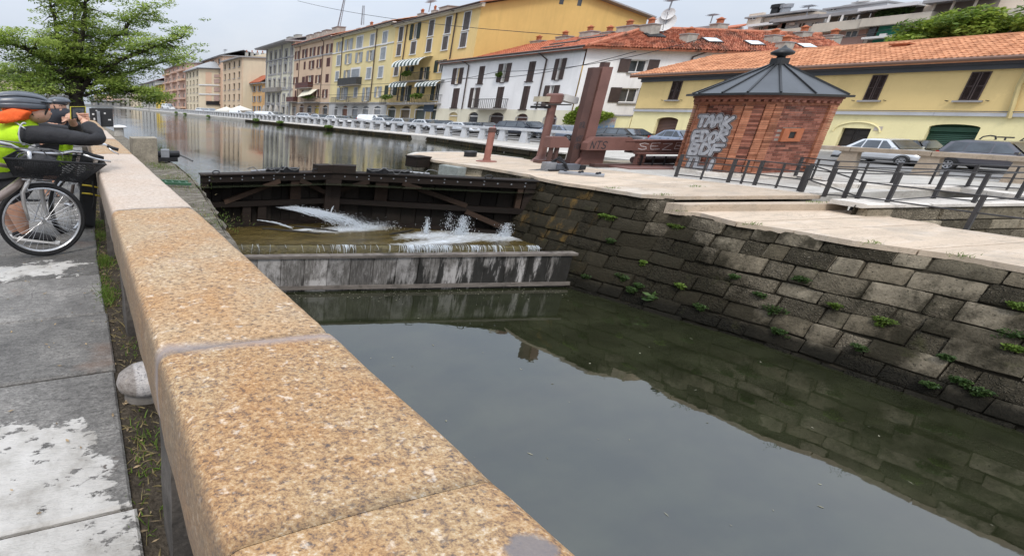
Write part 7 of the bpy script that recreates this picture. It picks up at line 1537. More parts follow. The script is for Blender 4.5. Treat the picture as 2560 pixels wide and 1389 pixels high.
for px, py, n in ((440, 455, 90), (468, 470, 70), (420, 420, 120), (400, 415, 120), (452, 440, 60), (505, 545, 60), (545, 555, 60), (330, 400, 80), (470, 520, 50), (385, 410, 90), (430, 446, 80)): q = G(px, py, -.01); blades(gm, q, .22, .3, n * 2, .05); blades(dg, q, .25, .35, n, .05, 1.3)
for px, py, z in ((1740, 466, 0), (1530, 470, 0), (1660, 487, 0), (1700, 527, -.25), (1880, 560, -.25), (2180, 607, -.25), (2400, 640, -.25), (1960, 496, -.1), (2040, 505, -.1), (2140, 524, -.25)): q = G(px, py, z); blades(gm, q, .12, .05, 46, .05)
tag(gm.build("grass", M_LEAF), "green grass tufts growing along the parapet foot and on the ledge", kind='stuff'); tag(dg.build("dry_grass", M_DRY), "dry straw and grass stems along the parapet foot", kind='stuff')
lt = MB()
for _ in range(160):
    p = Vector((rg.uniform(.09, .16), rg.uniform(1.2, 9), -.02)); a = rg.uniform(0, 6.3); L = rg.uniform(.006, .03); d = Vector((math.cos(a), math.sin(a), .1)) * L; w = Vector((-math.sin(a), math.cos(a), .2)) * L * rg.uniform(.06, .4); lt.add((p - d, p + w, p + d, p - w), ((0, 1, 2, 3),))
for _ in range(70):
    p = Vector((rg.uniform(-1.2, .05), rg.uniform(1.4, 6), .006)); a = rg.uniform(0, 6.3); L = rg.uniform(.006, .02); d = Vector((math.cos(a), math.sin(a), .05)) * L; w = Vector((-math.sin(a), math.cos(a), .1)) * L * .4; lt.add((p - d, p + w, p + d, p - w), ((0, 1, 2, 3),))
tag(lt.build("leaf_litter", plain("litter", (.26, .19, .11), .9, .5, 30, 0, piece=.5)), "dry leaf litter scattered on the towpath edge", kind='stuff')
def on_wall(px, py):
    X = 11.0
    for _ in range(12): q = onX(px, py, X); X = WX(q.y, max(-2.15, q.z))
    return onX(px, py, X) + NW * .03
ORD = ('first second third fourth fifth sixth seventh eighth ninth tenth eleventh twelfth thirteenth fourteenth fifteenth sixteenth seventeenth eighteenth nineteenth twentieth twenty-first twenty-second').split()
WEEDS = ((1520, 540, .30, 'm'), (1690, 565, .26, 'm'), (1602, 712, .10, 'p'), (1560, 690, .14, 'p'), (1585, 722, .12, 'p'), (1628, 742, .12, 'l'), (1610, 655, .09, 'm'), (1532, 600, .10, 'p'), (1755, 765, .12, 'p'), (1942, 772, .17, 'p'), (2010, 696, .10, 'p'), (2215, 800, .13, 'p'), (2092, 762, .09, 'p'), (2152, 865, .09, 'p'),
        (1952, 826, .10, 'p'), (2372, 890, .07, 'p'), (2405, 948, .10, 'p'), (2455, 975, .12, 'p'), (2545, 835, .15, 'p'), (2540, 868, .10, 'p'), (2552, 762, .10, 'p'), (1705, 712, .10, 'p'), (1842, 690, .08, 'p'), (1470, 690, .1, 'p'), (1905, 735, .09, 'p'), (2330, 960, .09, 'p'))
pord = sorted([w[0] for w in WEEDS if w[3] == 'p']); mord = sorted([w[0] for w in WEEDS if w[3] == 'm'])
for px, py, r, kind in WEEDS:
    q = on_wall(px, py); m = MB()
    if kind == 'm': leaves(m, q, (.06, r * .75, .035), 300, .022, .6, rg); leaves(m, q + Vector((0, 0, -.06)), (.05, r * .6, .06), 120, .02, .6, rg)
    elif kind == 'l': leaves(m, q, (.12, r, .10), 26, .075, .8, rg)
    else: leaves(m, q + Vector((-.03, 0, 0)), (.06, r * 1.1, r * .38), 210, .020, .9, rg); [leaves(m, q + Vector((-.03, rg.gauss(0, r * .35), -r * rg.uniform(.1, .6))), (.05, r * rg.uniform(.15, .5), r * rg.uniform(.1, .4)), rg.randint(10, 45), .022, .9, rg) for _ in range(5)]
    lab, grp = {'m': (("long bright moss cushion on the lock wall, nearest the gate", "small moss cushion lower down the lock wall", "bright moss cushion just below the lower stone deck")[mord.index(px) if kind == 'm' else 0], "moss cushions on the lock wall"), 'p': ((ORD[pord.index(px)] if kind == 'p' else "") + " leafy weed along the lock wall from the dam, " + ("low" if q.z < -1.5 else "high" if q.z > -.8 else "halfway up") + " on it", "weeds on the lock wall"), 'l': ("broad-leaved weed low on the lock wall near the dam", None)}[kind]
    single("wall_weed" if kind != 'm' else "moss_cushion", m, M_LEAF if kind == 'm' else M_LEAFD if rg.random() < .85 else M_LEAF, lab, "plant", grp, base=q)
fd_ = MB()
for _ in range(90):
    x_ = rg.uniform(2.2, 10.2); p = Vector((x_, rg.uniform(-1, 7.2), ZL + .004)); a = rg.uniform(0, 6.3); L = rg.uniform(.008, .035); d = Vector((math.cos(a), math.sin(a), 0)) * L; w = Vector((-math.sin(a), math.cos(a), 0)) * L * rg.uniform(.1, .5); fd_.add((p - d, p + w, p + d, p - w), ((0, 1, 2, 3),))
for _ in range(260):
    s_ = rg.uniform(.2, dl - 1.5); q = DP(s_, ZL + .004, .06 + abs(rg.gauss(0, .25))); r = rg.uniform(.004, .014); fd_.add([q + Vector((math.cos(w) * r, math.sin(w) * r, 0)) for w in [k * 1.2566 for k in range(5)]], ((0, 1, 2, 3, 4),))
tag(fd_.build('floating_debris', plain('floating_scum', (.20, .19, .14), .8, .4, 30, 0, piece=.5)), 'leaves and scum floating on the lock water', kind='stuff')
# ------------------------------------------------------------------ bicycles
M_ALU = plain("polished_alloy", (.55, .55, .56), .28, .1, 5, 0, metal=.85); M_RUB = plain("bike_tyre", (.016, .016, .017), .8, .2, 30, .4, 90); M_WIRE = plain("basket_wire", (.015, .015, .016), .55, .1, 5, 0); M_FRAME = plain("frame_taupe", (.25, .20, .175), .35, .1, 4, 0, metal=.4)
def bicycle(label, Y0, cx, cy, rx, ry, tilt, detail=True):
    c = S(cx, cy, Y0); t = thing("bicycle", (c.x, c.y, 0), label, "bicycle")
    U = S(cx + rx, cy, Y0 + tilt) - S(cx - rx, cy, Y0 - tilt); U /= 2; V = (S(cx, cy - ry, Y0) - S(cx, cy + ry, Y0)) / 2; n = U.cross(V).normalized()
    if n.y > 0: n = -n
    def R(f, o, k=48): return [c + U * (f * math.cos(w)) + V * (f * math.sin(w)) + n * o for w in [2 * math.pi * i / k for i in range(k + 1)]]
    tr = V.length * .062; wh_ = MB().tube(R(.94, 0), tr, 10, False).build("wheel", M_RUB, t, smooth=True)
    m = MB()
    for o in (-.022, .022): m.tube(R(.855, o), .008, 6, False)
    RR = [R(.885, -.02), R(.885, .02), R(.83, .012), R(.83, -.012)]; k = 49; m.add([p for r in RR for p in r], [(a * k + i, a * k + i + 1, ((a + 1) % 4) * k + i + 1, ((a + 1) % 4) * k + i) for a in range(4) for i in range(48)]); m.build("rim", M_ALU, wh_, smooth=True)
    MB().tube([c + n * -.06, c + n * .06], V.length * .055, 10).build("hub", M_ALU, wh_)
    for i in range(32):
        w = 2 * math.pi * i / 32; s = 1 if i % 2 else -1; w2 = w + s * .55 * (1 if (i // 2) % 2 else -1); MB().tube([c + U * (.055 * math.cos(w2)) + V * (.055 * math.sin(w2)) + n * .035 * s, c + U * (.84 * math.cos(w)) + V * (.84 * math.sin(w))], .0022, 4).build("spoke", M_ALU, wh_)
    return t, c, U, V, n
BY = 5.44
bk, c, U, V, n = bicycle("bicycle with black wire basket and silver fork, front wheel turned to the parapet", BY, 108, 550, 112, 91, .10)
Bp = lambda px, py, dy=0: S(px, py, BY + dy)
M_FORK = plain("fork_silver", (.50, .48, .46), .3, .1, 4, 0, metal=.6)
for pts in ([(78, 440, -.02), (66, 462, -.08), (56, 480, -.09), (60, 510, -.09), (72, 549, -.07)], [(95, 440, .02), (104, 470, .08), (106, 490, .09), (112, 520, .09), (124, 552, .07)]):
    P_ = [Bp(*p) for p in pts]; MB().tube(P_, [.024, .026, .026, .022, .014], 10).build("fork_blade", M_FORK, bk, smooth=True)
MB().tube([Bp(82, 446, 0), Bp(76, 405, -.02), Bp(72, 378, -.04)], .026, 10).build("stem", M_ALU, bk, smooth=True)
MB().tube([Bp(-30, 352, -.25), Bp(0, 357, -.22), Bp(25, 362, -.15), Bp(50, 374, -.05), Bp(75, 380, 0), Bp(105, 383, .06), Bp(150, 384, .14), Bp(180, 378, .2), Bp(205, 380, .24), Bp(240, 392, .28)], .019, 10).build("handlebar", M_ALU, bk, smooth=True)
MB().tube([Bp(205, 380, .24), Bp(232, 389, .27), Bp(258, 396, .3)], .026, 10).build("grip", M_WIRE, bk, smooth=True); MB().tube([Bp(208, 386, .2), Bp(240, 397, .22), Bp(277, 404, .24)], [.014, .012, .01], 8).build("brake_lever", M_ALU, bk, smooth=True)
for pts in ([(0, 351, -.3), (60, 358, -.2), (100, 372, -.1), (116, 385, 0), (112, 396, 0)], [(32, 402, -.1), (48, 384, -.1), (85, 376, 0), (130, 375, .1), (155, 384, .1), (158, 398, .1)], [(0, 366, -.3), (70, 372, -.2), (120, 372, -.1), (160, 380, .0)]): MB().tube([Bp(*p) for p in pts], .006, 6).build("brake_cable", M_CABLE, bk, smooth=True)
# wire basket
top = [Bp(8, 395, -.30), Bp(266, 411, .12), Bp(250, 392, .42), Bp(40, 378, .05)]; bot = [Bp(34, 440, -.22), Bp(205, 456, .10), Bp(228, 444, .32), Bp(60, 432, .04)]
m = MB()
for Q, r in ((top, .009), (bot, .006)): m.tube(Q + [Q[0]], r, 6)
for s in range(4):
    a0, a1, b0, b1 = top[s], top[(s + 1) % 4], bot[s], bot[(s + 1) % 4]; nn = 60 if s % 2 == 0 else 26
    for k in range(nn + 1): m.tube([a0.lerp(a1, k / nn), b0.lerp(b1, k / nn)], .0038, 4, False)
    for j in range(1, 10): m.tube([a0.lerp(b0, j / 10), a1.lerp(b1, j / 10)], .0024, 4, False)
for k in range(1, 26): m.tube([bot[0].lerp(bot[1], k / 26), bot[3].lerp(bot[2], k / 26)], .0024, 4, False)
for k in range(1, 8): m.tube([bot[0].lerp(bot[3], k / 8), bot[1].lerp(bot[2], k / 8)], .0024, 4, False)
m.build("basket", M_WIRE, bk)
# cargo net bundle in the basket, belongs on the basket as a bag of its own
bc = (top[0] + top[1] + top[2] + top[3]) / 4; bg = MB().lathe(((.02, -.12), (.17, -.10), (.22, -.02), (.20, .05), (.10, .10), (.01, .115)), (0, 0, 0), 22)
bg.v = [tuple(S(88, 410, BY + .02) + Vector((p[0] * 1.05 * (1 + .12 * N3(p, 9)), p[1] * .4, p[2] * .95 + .02 * N3((p[0], p[1], 4), 8)))) for p in bg.v]; single("basket_bag", bg, plain("bag_black", (.028, .028, .03), .7, .3, 25, .5, 60, dist=.02), "dark bag lying in the bicycle basket", "bag", smooth=True)
for pts in ([(52, 455, -.06), (72, 476, -.08), (66, 480, -.08)], [(128, 452, .1), (125, 470, .1), (100, 505, .1), (88, 540, .1), (85, 552, .06)], [(55, 448, -.1), (130, 452, .1)]): MB().tube([Bp(*p) for p in pts], .008, 6).build("basket_stay", M_ALU, bk, smooth=True)
MB().lathe(((.03, 0), (.035, .02), (.02, .05)), Bp(182, 458, .1), 12, 1.5).build("headlight", M_LAMP, bk); MB().tube([Bp(160, 462, .1), Bp(195, 458, .1)], .007, 6).build("lamp_bracket", M_ALU, bk)
# frame and rear wheel to the left, out of the picture
MB().tube([Bp(60, 448, 0), Bp(30, 470, -.15), Bp(-30, 512, -.3), Bp(-60, 540, -.38)], [.045, .045, .04, .04], 12).build("frame", M_FRAME, bk, smooth=True); MB().tube([Bp(70, 425, 0), Bp(-60, 400, -.4)], .02, 8).build("frame", M_FRAME, bk, smooth=True); MB().tube([Bp(-60, 390, -.4), Bp(-70, 545, -.4)], .022, 8).build("frame", M_FRAME, bk, smooth=True)
cr_ = Bp(-190, 545, -.7); Rr = [cr_ + U * math.cos(w) * .94 + V * math.sin(w) * .94 for w in [2 * math.pi * i / 40 for i in range(41)]]; MB().tube(Rr, V.length * .06, 8, False).build("wheel", M_RUB, bk, smooth=True); MB().tube([Bp(-65, 540, -.4), cr_], .014, 6).build("frame", M_FRAME, bk)
# mudguard stay and kickstand
MB().tube([c + V * 1.02 * math.sin(w) + U * 1.02 * math.cos(w) for w in [math.radians(a) for a in range(75, 175, 8)]], .010, 6).build("mudguard", M_ALU, bk, smooth=True)
# second bicycle behind
bk2, c2, U2, V2, n2 = bicycle("second bicycle with a black pannier leaning behind the basket bicycle", 6.6, 172, 512, 46, 78, .35)
B2 = lambda px, py, dy=0: S(px, py, 6.6 + dy)
MB().tube([B2(180, 364, -.2), B2(215, 363, 0), B2(240, 360, .1), B2(262, 361, .1), B2(272, 366, .1)], .016, 8).build("handlebar", M_ALU, bk2, smooth=True); MB().tube([B2(268, 364, .1), B2(282, 370, .1), B2(296, 374, .1)], .022, 8).build("grip", M_WIRE, bk2, smooth=True); MB().tube([B2(272, 370, .05), B2(285, 380, .05), B2(297, 385, .05)], .010, 6).build("brake_lever", M_ALU, bk2, smooth=True)
MB().tube([B2(200, 376, 0), B2(190, 420, 0), B2(176, 505, 0)], .022, 8).build("fork", M_FRAME, bk2, smooth=True); MB().tube([B2(195, 385, 0), B2(120, 420, .3), B2(60, 500, .6)], .022, 8).build("frame", M_WIRE, bk2, smooth=True); MB().tube([B2(188, 420, 0), B2(120, 500, .3), B2(60, 500, .6)], .02, 8).build("frame", M_WIRE, bk2, smooth=True)
m = MB().hexa([B2(196, 560, -.05), B2(236, 570, .05), B2(238, 570, .3), B2(200, 560, .25), B2(200, 430, -.05), B2(244, 425, .05), B2(246, 425, .3), B2(204, 430, .25)]); bm2 = m.build("pannier", plain("pannier_black", (.02, .02, .022), .65, .2, 10, .3, 40), bk2); sm = bm2.modifiers.new("b", 'BEVEL'); sm.width = .04; sm.segments = 3
MB().lathe(((.02, 0), (.10, .02), (.11, .08), (.05, .14), (.01, .15)), B2(205, 410, .1), 14, 1.4).build("saddle_bag", M_WIRE, bk2, smooth=True)
for k in range(2): MB().tube([B2(205, 462 + k * 20, -.12), B2(225, 464 + k * 20, -.1), B2(252, 470 + k * 20, .0)], .010, 6).build("yellow_strap", plain("strap_yellow", (.55, .42, .05), .7), bk2)
MB().tube([B2(232, 455, -.15), B2(236, 500, -.12), B2(231, 520, -.12)], .012, 6).build("strap", M_WIRE, bk2)
# ------------------------------------------------------------------ people
SXK = 1.6
def skinned(name, chains, mat, parent, sub=2, joined=True):
    """chains of (point, radius) grown into one surface; shared joints are given by equal points"""
    V, E, Rr_, idx = [], [], [], {}
    for ch in chains:
        prev = None
        for p, r in ch:
            p = Vector(p); key = (round(p.x, 3), round(p.y, 3), round(p.z, 3))
            if key not in idx: idx[key] = len(V); V.append((p.x / SXK, p.y, p.z)); Rr_.append(r if isinstance(r, tuple) else (r, r))
            k = idx[key]
            if prev is not None and prev != k: E.append((prev, k))
            prev = k
    me = bpy.data.meshes.new(name); me.from_pydata(V, E, []); ob = bpy.data.objects.new("tmp", me); COL.objects.link(ob)
    ob.modifiers.new("s", 'SKIN'); sv = me.skin_vertices[0].data
    for i, r in enumerate(Rr_): sv[i].radius = r
    # one root per connected piece
    seen = set(); adj = {i: [] for i in range(len(V))}
    for a, b_ in E: adj[a].append(b_); adj[b_].append(a)
    for i in range(len(V)):
        if i in seen: continue
        sv[i].use_root = True; st = [i]
        while st:
            k = st.pop()
            if k in seen: continue
            seen.add(k); st += adj[k]
    ss = ob.modifiers.new("d", 'SUBSURF'); ss.levels = sub; ss.render_levels = sub
    dg_ = bpy.context.evaluated_depsgraph_get(); e = ob.evaluated_get(dg_); m2 = e.to_mesh(); mb = MB().add([(v.co.x * SXK, v.co.y, v.co.z) for v in m2.vertices], [tuple(p.vertices) for p in m2.polygons]); e.to_mesh_clear(); bpy.data.objects.remove(ob); bpy.data.meshes.remove(me)
    return mb.build(name, mat, parent, smooth=True)
def skin_mat():
    N = Nodes("skin"); c = N.mix(N.ramp(N.noise(12, det=4), ((.35, 0), (.65, 1))), (.46, .25, .17), (.55, .33, .24)); N.b.inputs['Subsurface Weight'].default_value = .1; return N.set(c, .5, spec=.35)
M_SKIN = skin_mat(); M_HIVIS = plain("hivis_yellow", (.50, .78, .02), .75, .10, 7, .25, 22, fine=.05, dist=.03); M_BLKC = plain("black_jersey", (.016, .016, .019), .75, .3, 8, .3, 26, dist=.03); M_ORA = plain("orange_scarf", (.72, .105, .015), .75, .15, 9, .4, 25, dist=.03); M_HEL = plain("helmet_grey", (.075, .085, .10), .25, .2, 6, 0); M_REFL = plain("reflective_tape", (.42, .43, .44), .4, .1, 5, 0); M_NAVY = plain("navy_shirt", (.022, .025, .034), .8, .25, 8, .3, 30)
def ellip(mb, c, rx, ry, rz, n=20, m=12, fn=None):
    c = Vector(c); V = []; 
    for j in range(m + 1):
        th = math.pi * j / m
        for i in range(n):
            ph = 2 * math.pi * i / n; d = Vector((math.sin(th) * math.cos(ph), math.sin(th) * math.sin(ph), math.cos(th))); k = fn(d) if fn else 1; V.append(c + Vector((d.x * rx, d.y * ry, d.z * rz)) * k)
    return mb.add(V, [(j * n + i, (j + 1) * n + i, (j + 1) * n + (i + 1) % n, j * n + (i + 1) % n) for j in range(m) for i in range(n)])
pe = thing("person", (S(70, 600, 6.05).x, 6.05, 0), "cyclist in black helmet, orange scarf and yellow vest photographing with a phone", "person")
J = dict(pel=(-8, 452, 6.1), sp=(-14, 405, 6.05), ch=(2, 352, 6.0), nk=(48, 308, 5.97), hd=(84, 280, 5.95), rs=(78, 334, 5.74), re=(252, 351, 5.60), rw=(214, 307, 5.82), rh=(204, 294, 5.9), ls=(58, 318, 6.32), le=(196, 332, 6.45), lw=(182, 306, 6.12), lh=(176, 295, 6.02), rhip=(8, 462, 5.95), rk=(40, 520, 5.92), ra=(62, 582, 6.0), rt=(140, 600, 5.95), lhip=(-10, 462, 6.28), lk=(14, 520, 6.3), la=(38, 578, 6.34), lt=(104, 596, 6.3))
W = {k: S(*v) for k, v in J.items()}
def between(a, c, f): return W[a].lerp(W[c], f)
def hand(w, h, toward, s=1):
    d = (W[h] - W[w]).normalized(); out = []
    for k, (off, L) in enumerate(((-.030, .062), (-.010, .072), (.010, .068), (.030, .055))):
        b0 = W[h] + Vector((0, off * .5, off)); e = Vector(toward) + Vector((0, off * .5, off)); out.append([(W[h], .030), (b0.lerp(e, .45), .0125), (b0.lerp(e, .8) + Vector((.01, -.02, 0)), .011), (e, .009)])
    out.append([(W[h], .030), (W[h] + Vector((-.03 * s, -.02, .035)), .013), (Vector(toward) + Vector((-.04 * s, -.02, .03)), .010)]); return out
body_ch = [[(W['pel'], .13), (W['sp'], .13), (W['ch'], .13), (W['nk'], .055), (W['hd'], .07)], [(W['ch'], .13), (W['rs'], .07), (W['re'], .048), (W['rw'], .030), (W['rh'], .034)], [(W['ch'], .13), (W['ls'], .07), (W['le'], .045), (W['lw'], .030), (W['lh'], .034)],
           [(W['pel'], .13), (W['rhip'], .10), (W['rk'], .075), (between('rk', 'ra', .35), .066), (W['ra'], .038), (W['rt'], .035)], [(W['pel'], .13), (W['lhip'], .10), (W['lk'], .075), (between('lk', 'la', .35), .066), (W['la'], .038), (W['lt'], .035)]]
body_ch += hand('rw', 'rh', S(222, 291, 5.86)) + hand('lw', 'lh', S(186, 290, 5.96), -1)
skinned("body", body_ch, M_SKIN, pe)
hc = S(93, 280, 5.95); hm = MB()
def head_fn(d): k = 1 + .10 * max(0, -d.z) * max(0, d.x) ; return k + (.16 * math.exp(-((d.z + .10) ** 2) / .012 - ((d.y + .15) ** 2) / .02) if d.x > .5 else 0)
ellip(hm, hc, .140, .110, .115, 32, 24, head_fn); hd_ = hm.build("head", M_SKIN, pe, smooth=True)
ellip(MB(), S(74, 281, 5.95) + Vector((0, -.115, 0)), .030, .012, .030, 10, 8).build("ear", M_SKIN, hd_, smooth=True)
ellip(MB(), S(121, 272, 5.93) + Vector((-.02, -.03, 0)), .012, .012, .009, 10, 8).build("eye", M_BLACK, hd_, smooth=True); MB().tube([S(116, 288, 5.93) + Vector((0, -.03, 0)), S(121, 287, 5.93) + Vector((0, 0, 0))], .006, 6).build("mouth", plain("lips", (.30, .12, .10), .6), hd_)
# clothes
skinned("jersey_sleeve", [[(W['rs'].lerp(W['ch'], .35), .105), (W['rs'], .105), (between('rs', 're', .35), .100), (between('rs', 're', .75), .078), (W['re'], .080), (between('re', 'rw', .4), .076), (between('re', 'rw', .95), .054)]], M_BLKC, pe); skinned("jersey_sleeve", [[(W['ls'].lerp(W['ch'], .35), .09), (W['ls'], .095), (between('ls', 'le', .5), .085), (W['le'], .068), (between('le', 'lw', .9), .046)]], M_BLKC, pe)
skinned("jersey", [[(between('pel', 'sp', .2), .155), (W['sp'], .168), (W['ch'], .185), (W['ch'].lerp(W['nk'], .55), .12)]], M_BLKC, pe)
skinned("vest", [[(W['pel'] + Vector((-.05, .02, -.02)), .185), (W['sp'] + Vector((-.04, 0, 0)), .20), (W['ch'] + Vector((-.02, -.03, .02)), .225), (W['ch'].lerp(W['nk'], .5) + Vector((.02, -.04, .0)), .185), (W['nk'] + Vector((.02, 0, -.02)), .12), (S(92, 304, 5.92), .075)]], M_HIVIS, pe)
skinned("vest_shoulder", [[(W['ch'].lerp(W['rs'], .15) + Vector((0, -.03, .03)), .17), (W['ch'].lerp(W['rs'], .6) + Vector((0, -.02, .02)), .135), (W['rs'] + Vector((-.02, -.01, .01)), .112)]], M_HIVIS, pe)
# front tail of the vest hanging open
m = MB().grid(lambda u, v: S(lerp(150, 183, u) - 8 * v, lerp(352, 412, v) + 3 * math.sin(6 * u), 5.85 + .05 * math.sin(5 * u + 3 * v)), 8, 8); ms = m.build("vest_front", M_HIVIS, pe, smooth=True); sd_ = ms.modifiers.new("t", 'SOLIDIFY'); sd_.thickness = .012
ag = [S(66 + 13 * math.cos(w) - 6, 334 + 27 * math.sin(w), 5.66 + .03 * math.cos(w)) for w in [math.radians(a) for a in range(70, 300, 10)]]; MB().tube(ag, .009, 6).build("armhole_trim", M_REFL, pe, smooth=True)
m = MB(); P0, P1 = S(33, 302, 5.80), S(64, 322, 5.68); m.beam(P0, P1, .012, .030, (0, -1, .3)); m.build("reflective_strip", M_REFL, pe)
skinned("shorts", [[(W['pel'], .165), (W['rhip'], .115), (between('rhip', 'rk', .9), .09)], [(W['pel'], .165), (W['lhip'], .115), (between('lhip', 'lk', .9), .09)]], M_BLKC, pe)
for a, b_ in (('ra', 'rt'), ('la', 'lt')): skinned("shoe", [[(W[a] + Vector((-.04, 0, -.01)), .052), (between(a, b_, .5), .052), (W[b_], .036)]], M_BLKC, pe); MB().beam(W[a] + Vector((-.08, 0, -.055)), W[b_] + Vector((.04, 0, -.035)), .09, .022).build("shoe_sole", M_TRIM, pe)
# orange scarf round the head and neck
sc = MB(); ellip(sc, S(66, 271, 5.96), .245, .14, .118, 28, 16, lambda d: 1 + .05 * N3((d.x * 3, d.y * 3, d.z * 3), 2) if d.z > -.25 or d.x < .15 else .80); sc.build("scarf", M_ORA, pe, smooth=True)
skinned("scarf_tail", [[(S(70, 274, 5.88), .07), (S(42, 284, 5.80), .08), (S(14, 295, 5.74), .07), (S(-14, 305, 5.70), .05)]], M_ORA, pe).data.transform(Matrix.Identity(4))
for o_ in pe.children:
    if o_.name.startswith("scarf"):
        for v in o_.data.vertices: f = N3((v.co.x * 1.2, v.co.y * 3, v.co.z * 3), 4); v.co += Vector((.02, -.03, .035)) * f
# helmet: vented shell with ribs and visor
hl = thing("bicycle_helmet", S(62, 262, 5.95), "dark grey vented cycling helmet over the orange scarf", "helmet")
hcc = S(50, 260, 5.95); m = MB(); rows = []
def hel(u, w):      # u along the head, w over it
    a = math.pi * u; x = -math.cos(a); prof = math.sin(a) ** .6; e = math.cos(w); z = math.sin(w)
    return hcc + Vector((x * .305, -e * .155 * prof, z * .135 * prof - .012 * max(0, x) - .012 * (1 - z)))
for rib in range(5):
    w0 = math.radians(10 + rib * 33.0); w1 = w0 + math.radians(25); q = MB().grid(lambda u, v: hel(.04 + .92 * u, lerp(w0, w1, v)), 22, 3); o_ = q.build("rib" if rib else "shell", M_HEL, hl, smooth=True); s_ = o_.modifiers.new("t", 'SOLIDIFY'); s_.thickness = .028; s_.offset = -1
q = MB().grid(lambda u, v: hcc + (hel(.05 + .9 * u, math.radians(6 + 168 * v)) - hcc) * .88, 20, 14); q.build("liner", M_BLACK, hl, smooth=True)
q = MB().grid(lambda u, v: hel(.03 + .94 * u, math.radians(-6 + 190 * v * 0) - .1 * v) if False else hel(.03 + .94 * u, lerp(math.radians(-14), math.radians(10), v)), 22, 3); o_ = q.build("rim", M_HEL, hl, smooth=True); s_ = o_.modifiers.new("t", 'SOLIDIFY'); s_.thickness = .03
for u0 in (): 
    m = MB(); m.tube([hel(u0, w) + Vector((0, 0, .004)) for w in [math.radians(10 + 160 * k / 12) for k in range(13)]], .016, 6); m.build("cross_rib", M_HEL, hl, smooth=True)
q = MB().grid(lambda u, v: S(lerp(104, 130, v), 252 + 4 * v, 5.95) + Vector((0, lerp(-.13, .13, u) * (1 - .35 * v), -.012 * (2 * u - 1) ** 2)), 8, 5); o_ = q.build("visor", M_HEL, hl, smooth=True); s_ = o_.modifiers.new("t", 'SOLIDIFY'); s_.thickness = .014
for pts in ([(60, 268), (78, 283), (96, 296), (103, 297)], [(118, 260), (119, 272), (112, 286), (100, 297)], [(10, 266), (40, 266), (60, 269)]): MB().tube([S(x, y, 5.83 + .02 * i) for i, (x, y) in enumerate(pts)], .011, 6).build("chin_strap", M_WIRE, hl, smooth=True)
for o_ in pe.children:
    if o_.name.split('.')[0] in ('jersey_sleeve', 'vest', 'vest_shoulder', 'jersey', 'scarf', 'scarf_tail', 'shorts'):
        nr = [v.normal.copy() for v in o_.data.vertices]
        for v, n_ in zip(o_.data.vertices, nr): p_ = v.co; v.co = p_ + n_ * (N3((p_.x * .7, p_.y, p_.z * 2.2), 9) * (.010 if 'sleeve' in o_.name else .022) + N3((p_.x, p_.y, p_.z), 24) * .006)
# phone held up
ph = thing("phone", S(196, 282, 5.93), "phone in yellow case held up by the cyclist in the yellow vest", "phone"); a, b_, c_, d_ = S(178, 297, 5.93), S(213, 295, 5.99), S(215, 266, 5.99), S(177, 266, 5.93); nn = (b_ - a).cross(d_ - a).normalized(); nn = nn if nn.y < 0 else -nn
MB().hexa((a - nn * .03, b_ - nn * .03, b_, a, d_ - nn * .03, c_ - nn * .03, c_, d_)).build("case", plain("case_yellow", (.55, .48, .03), .5, .1, 5, 0), ph)
e = lambda u, v: a.lerp(b_, u).lerp(d_.lerp(c_, u), v) + nn * .004
MB().quad(e(.0, .0), e(.93, .0), e(.93, .97), e(.0, .97)).build("bezel", M_BLACK, ph); N = Nodes("phone_screen"); N.set(N.ramp(N.noise(8), ((.4, (.05, .055, .06)), (.6, (.12, .13, .135)))), .12); MB().quad(e(.1, .08) + nn * .002, e(.85, .08) + nn * .002, e(.85, .86) + nn * .002, e(.1, .86) + nn * .002).build("screen", N.m, ph)
# second cyclist
Y2 = 9.2; p2 = thing("person", (S(140, 400, Y2).x, Y2, 0), "cyclist in dark helmet and navy shirt standing beyond the phone", "person"); K2 = lambda px, py, dy=0: S(px, py, Y2 + dy)
gz = proj((K2(140, 400).x, Y2, 0))[1]
j = dict(pel=K2(128, 338), ch=K2(134, 294), nk=K2(140, 276), hd=K2(145, 266), rs=K2(164, 284, -.1), re=K2(182, 296, -.2), rw=K2(174, 298, -.35), rh=K2(170, 296, -.42), ls=K2(116, 286, .15), le=K2(112, 305, .05), lw=K2(124, 312, -.2), lh=K2(130, 312, -.3), rk=K2(138, 372, -.05), ra=K2(136, gz - 3), rt=K2(148, gz - 1, -.05), lk=K2(120, 372, .1), la=K2(118, gz - 3, .15), lt=K2(130, gz - 1, .1))
def fing(h, to): return [[(j[h], .03), (j[h].lerp(to, .5) + Vector((0, o, o)), .012), (to + Vector((0, o, o * 1.5)), .010)] for o in (-.024, -.008, .008, .024)] + [[(j[h], .03), (j[h] + Vector((-.03, -.03, .03)), .012)]]
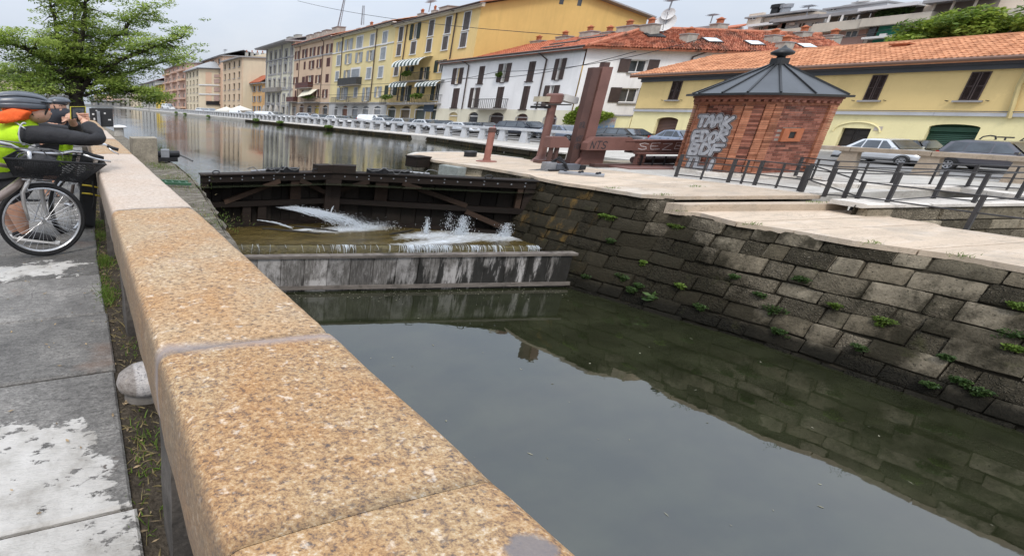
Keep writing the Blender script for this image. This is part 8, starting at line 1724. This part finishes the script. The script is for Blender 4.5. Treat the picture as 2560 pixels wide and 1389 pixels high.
skinned("body", [[(j['pel'], .15), (j['ch'], .16), (j['nk'], .06), (j['hd'], .08)], [(j['ch'], .16), (j['rs'], .08), (j['re'], .055), (j['rw'], .034), (j['rh'], .034)], [(j['ch'], .16), (j['ls'], .08), (j['le'], .055), (j['lw'], .034), (j['lh'], .034)], [(j['pel'], .15), (j['rk'], .08), (j['ra'], .04), (j['rt'], .035)], [(j['pel'], .15), (j['lk'], .08), (j['la'], .04), (j['lt'], .035)]] + fing('rh', j['rh'] + Vector((-.10, -.05, -.02))) + fing('lh', j['lh'] + Vector((.10, -.05, -.02))), M_SKIN, p2)
hm = MB(); ellip(hm, j['hd'], .135, .11, .125, 24, 18, head_fn); h2_ = hm.build("head", M_SKIN, p2, smooth=True)
for px in (150, 155): ellip(MB(), K2(px, 264) + Vector((0, -.10, 0)), .012, .01, .008, 8, 6).build("eye", M_BLACK, h2_, smooth=True)
skinned("shirt", [[(j['pel'], .17), (j['ch'], .18), (j['nk'], .085)], [(j['ch'], .18), (j['rs'], .105), (j['rs'].lerp(j['re'], .7), .085)], [(j['ch'], .18), (j['ls'], .105), (j['ls'].lerp(j['le'], .7), .085)]], M_NAVY, p2); skinned("trousers", [[(j['pel'], .165), (j['rk'], .095), (j['rk'].lerp(j['ra'], .6), .075)], [(j['pel'], .165), (j['lk'], .095), (j['lk'].lerp(j['la'], .6), .075)]], M_BLKC, p2)
for a, b_ in (('ra', 'rt'), ('la', 'lt')): skinned("shoe", [[(j[a], .05), (j[b_], .04)]], M_BLKC, p2)
h2 = thing("bicycle_helmet", K2(146, 257), "black cycling helmet of the cyclist in the navy shirt", "helmet"); m = MB(); ellip(m, K2(147, 255), .20, .14, .085, 24, 16, lambda d: (1 if d.z > -.15 else .86) * (1 + .04 * math.sin(d.y * 22))); m.build("shell", M_HEL, h2, smooth=True); q = MB().grid(lambda u, v: K2(lerp(154, 168, v), lerp(257, 260, v)) + Vector((0, lerp(-.1, .1, u), 0)), 5, 3); o_ = q.build("visor", M_HEL, h2); o_.modifiers.new("t", 'SOLIDIFY').thickness = .012; MB().tube([K2(134, 262, -.12), K2(138, 272, -.12), K2(146, 277, -.08)], .010, 5).build("chin_strap", M_WIRE, h2)
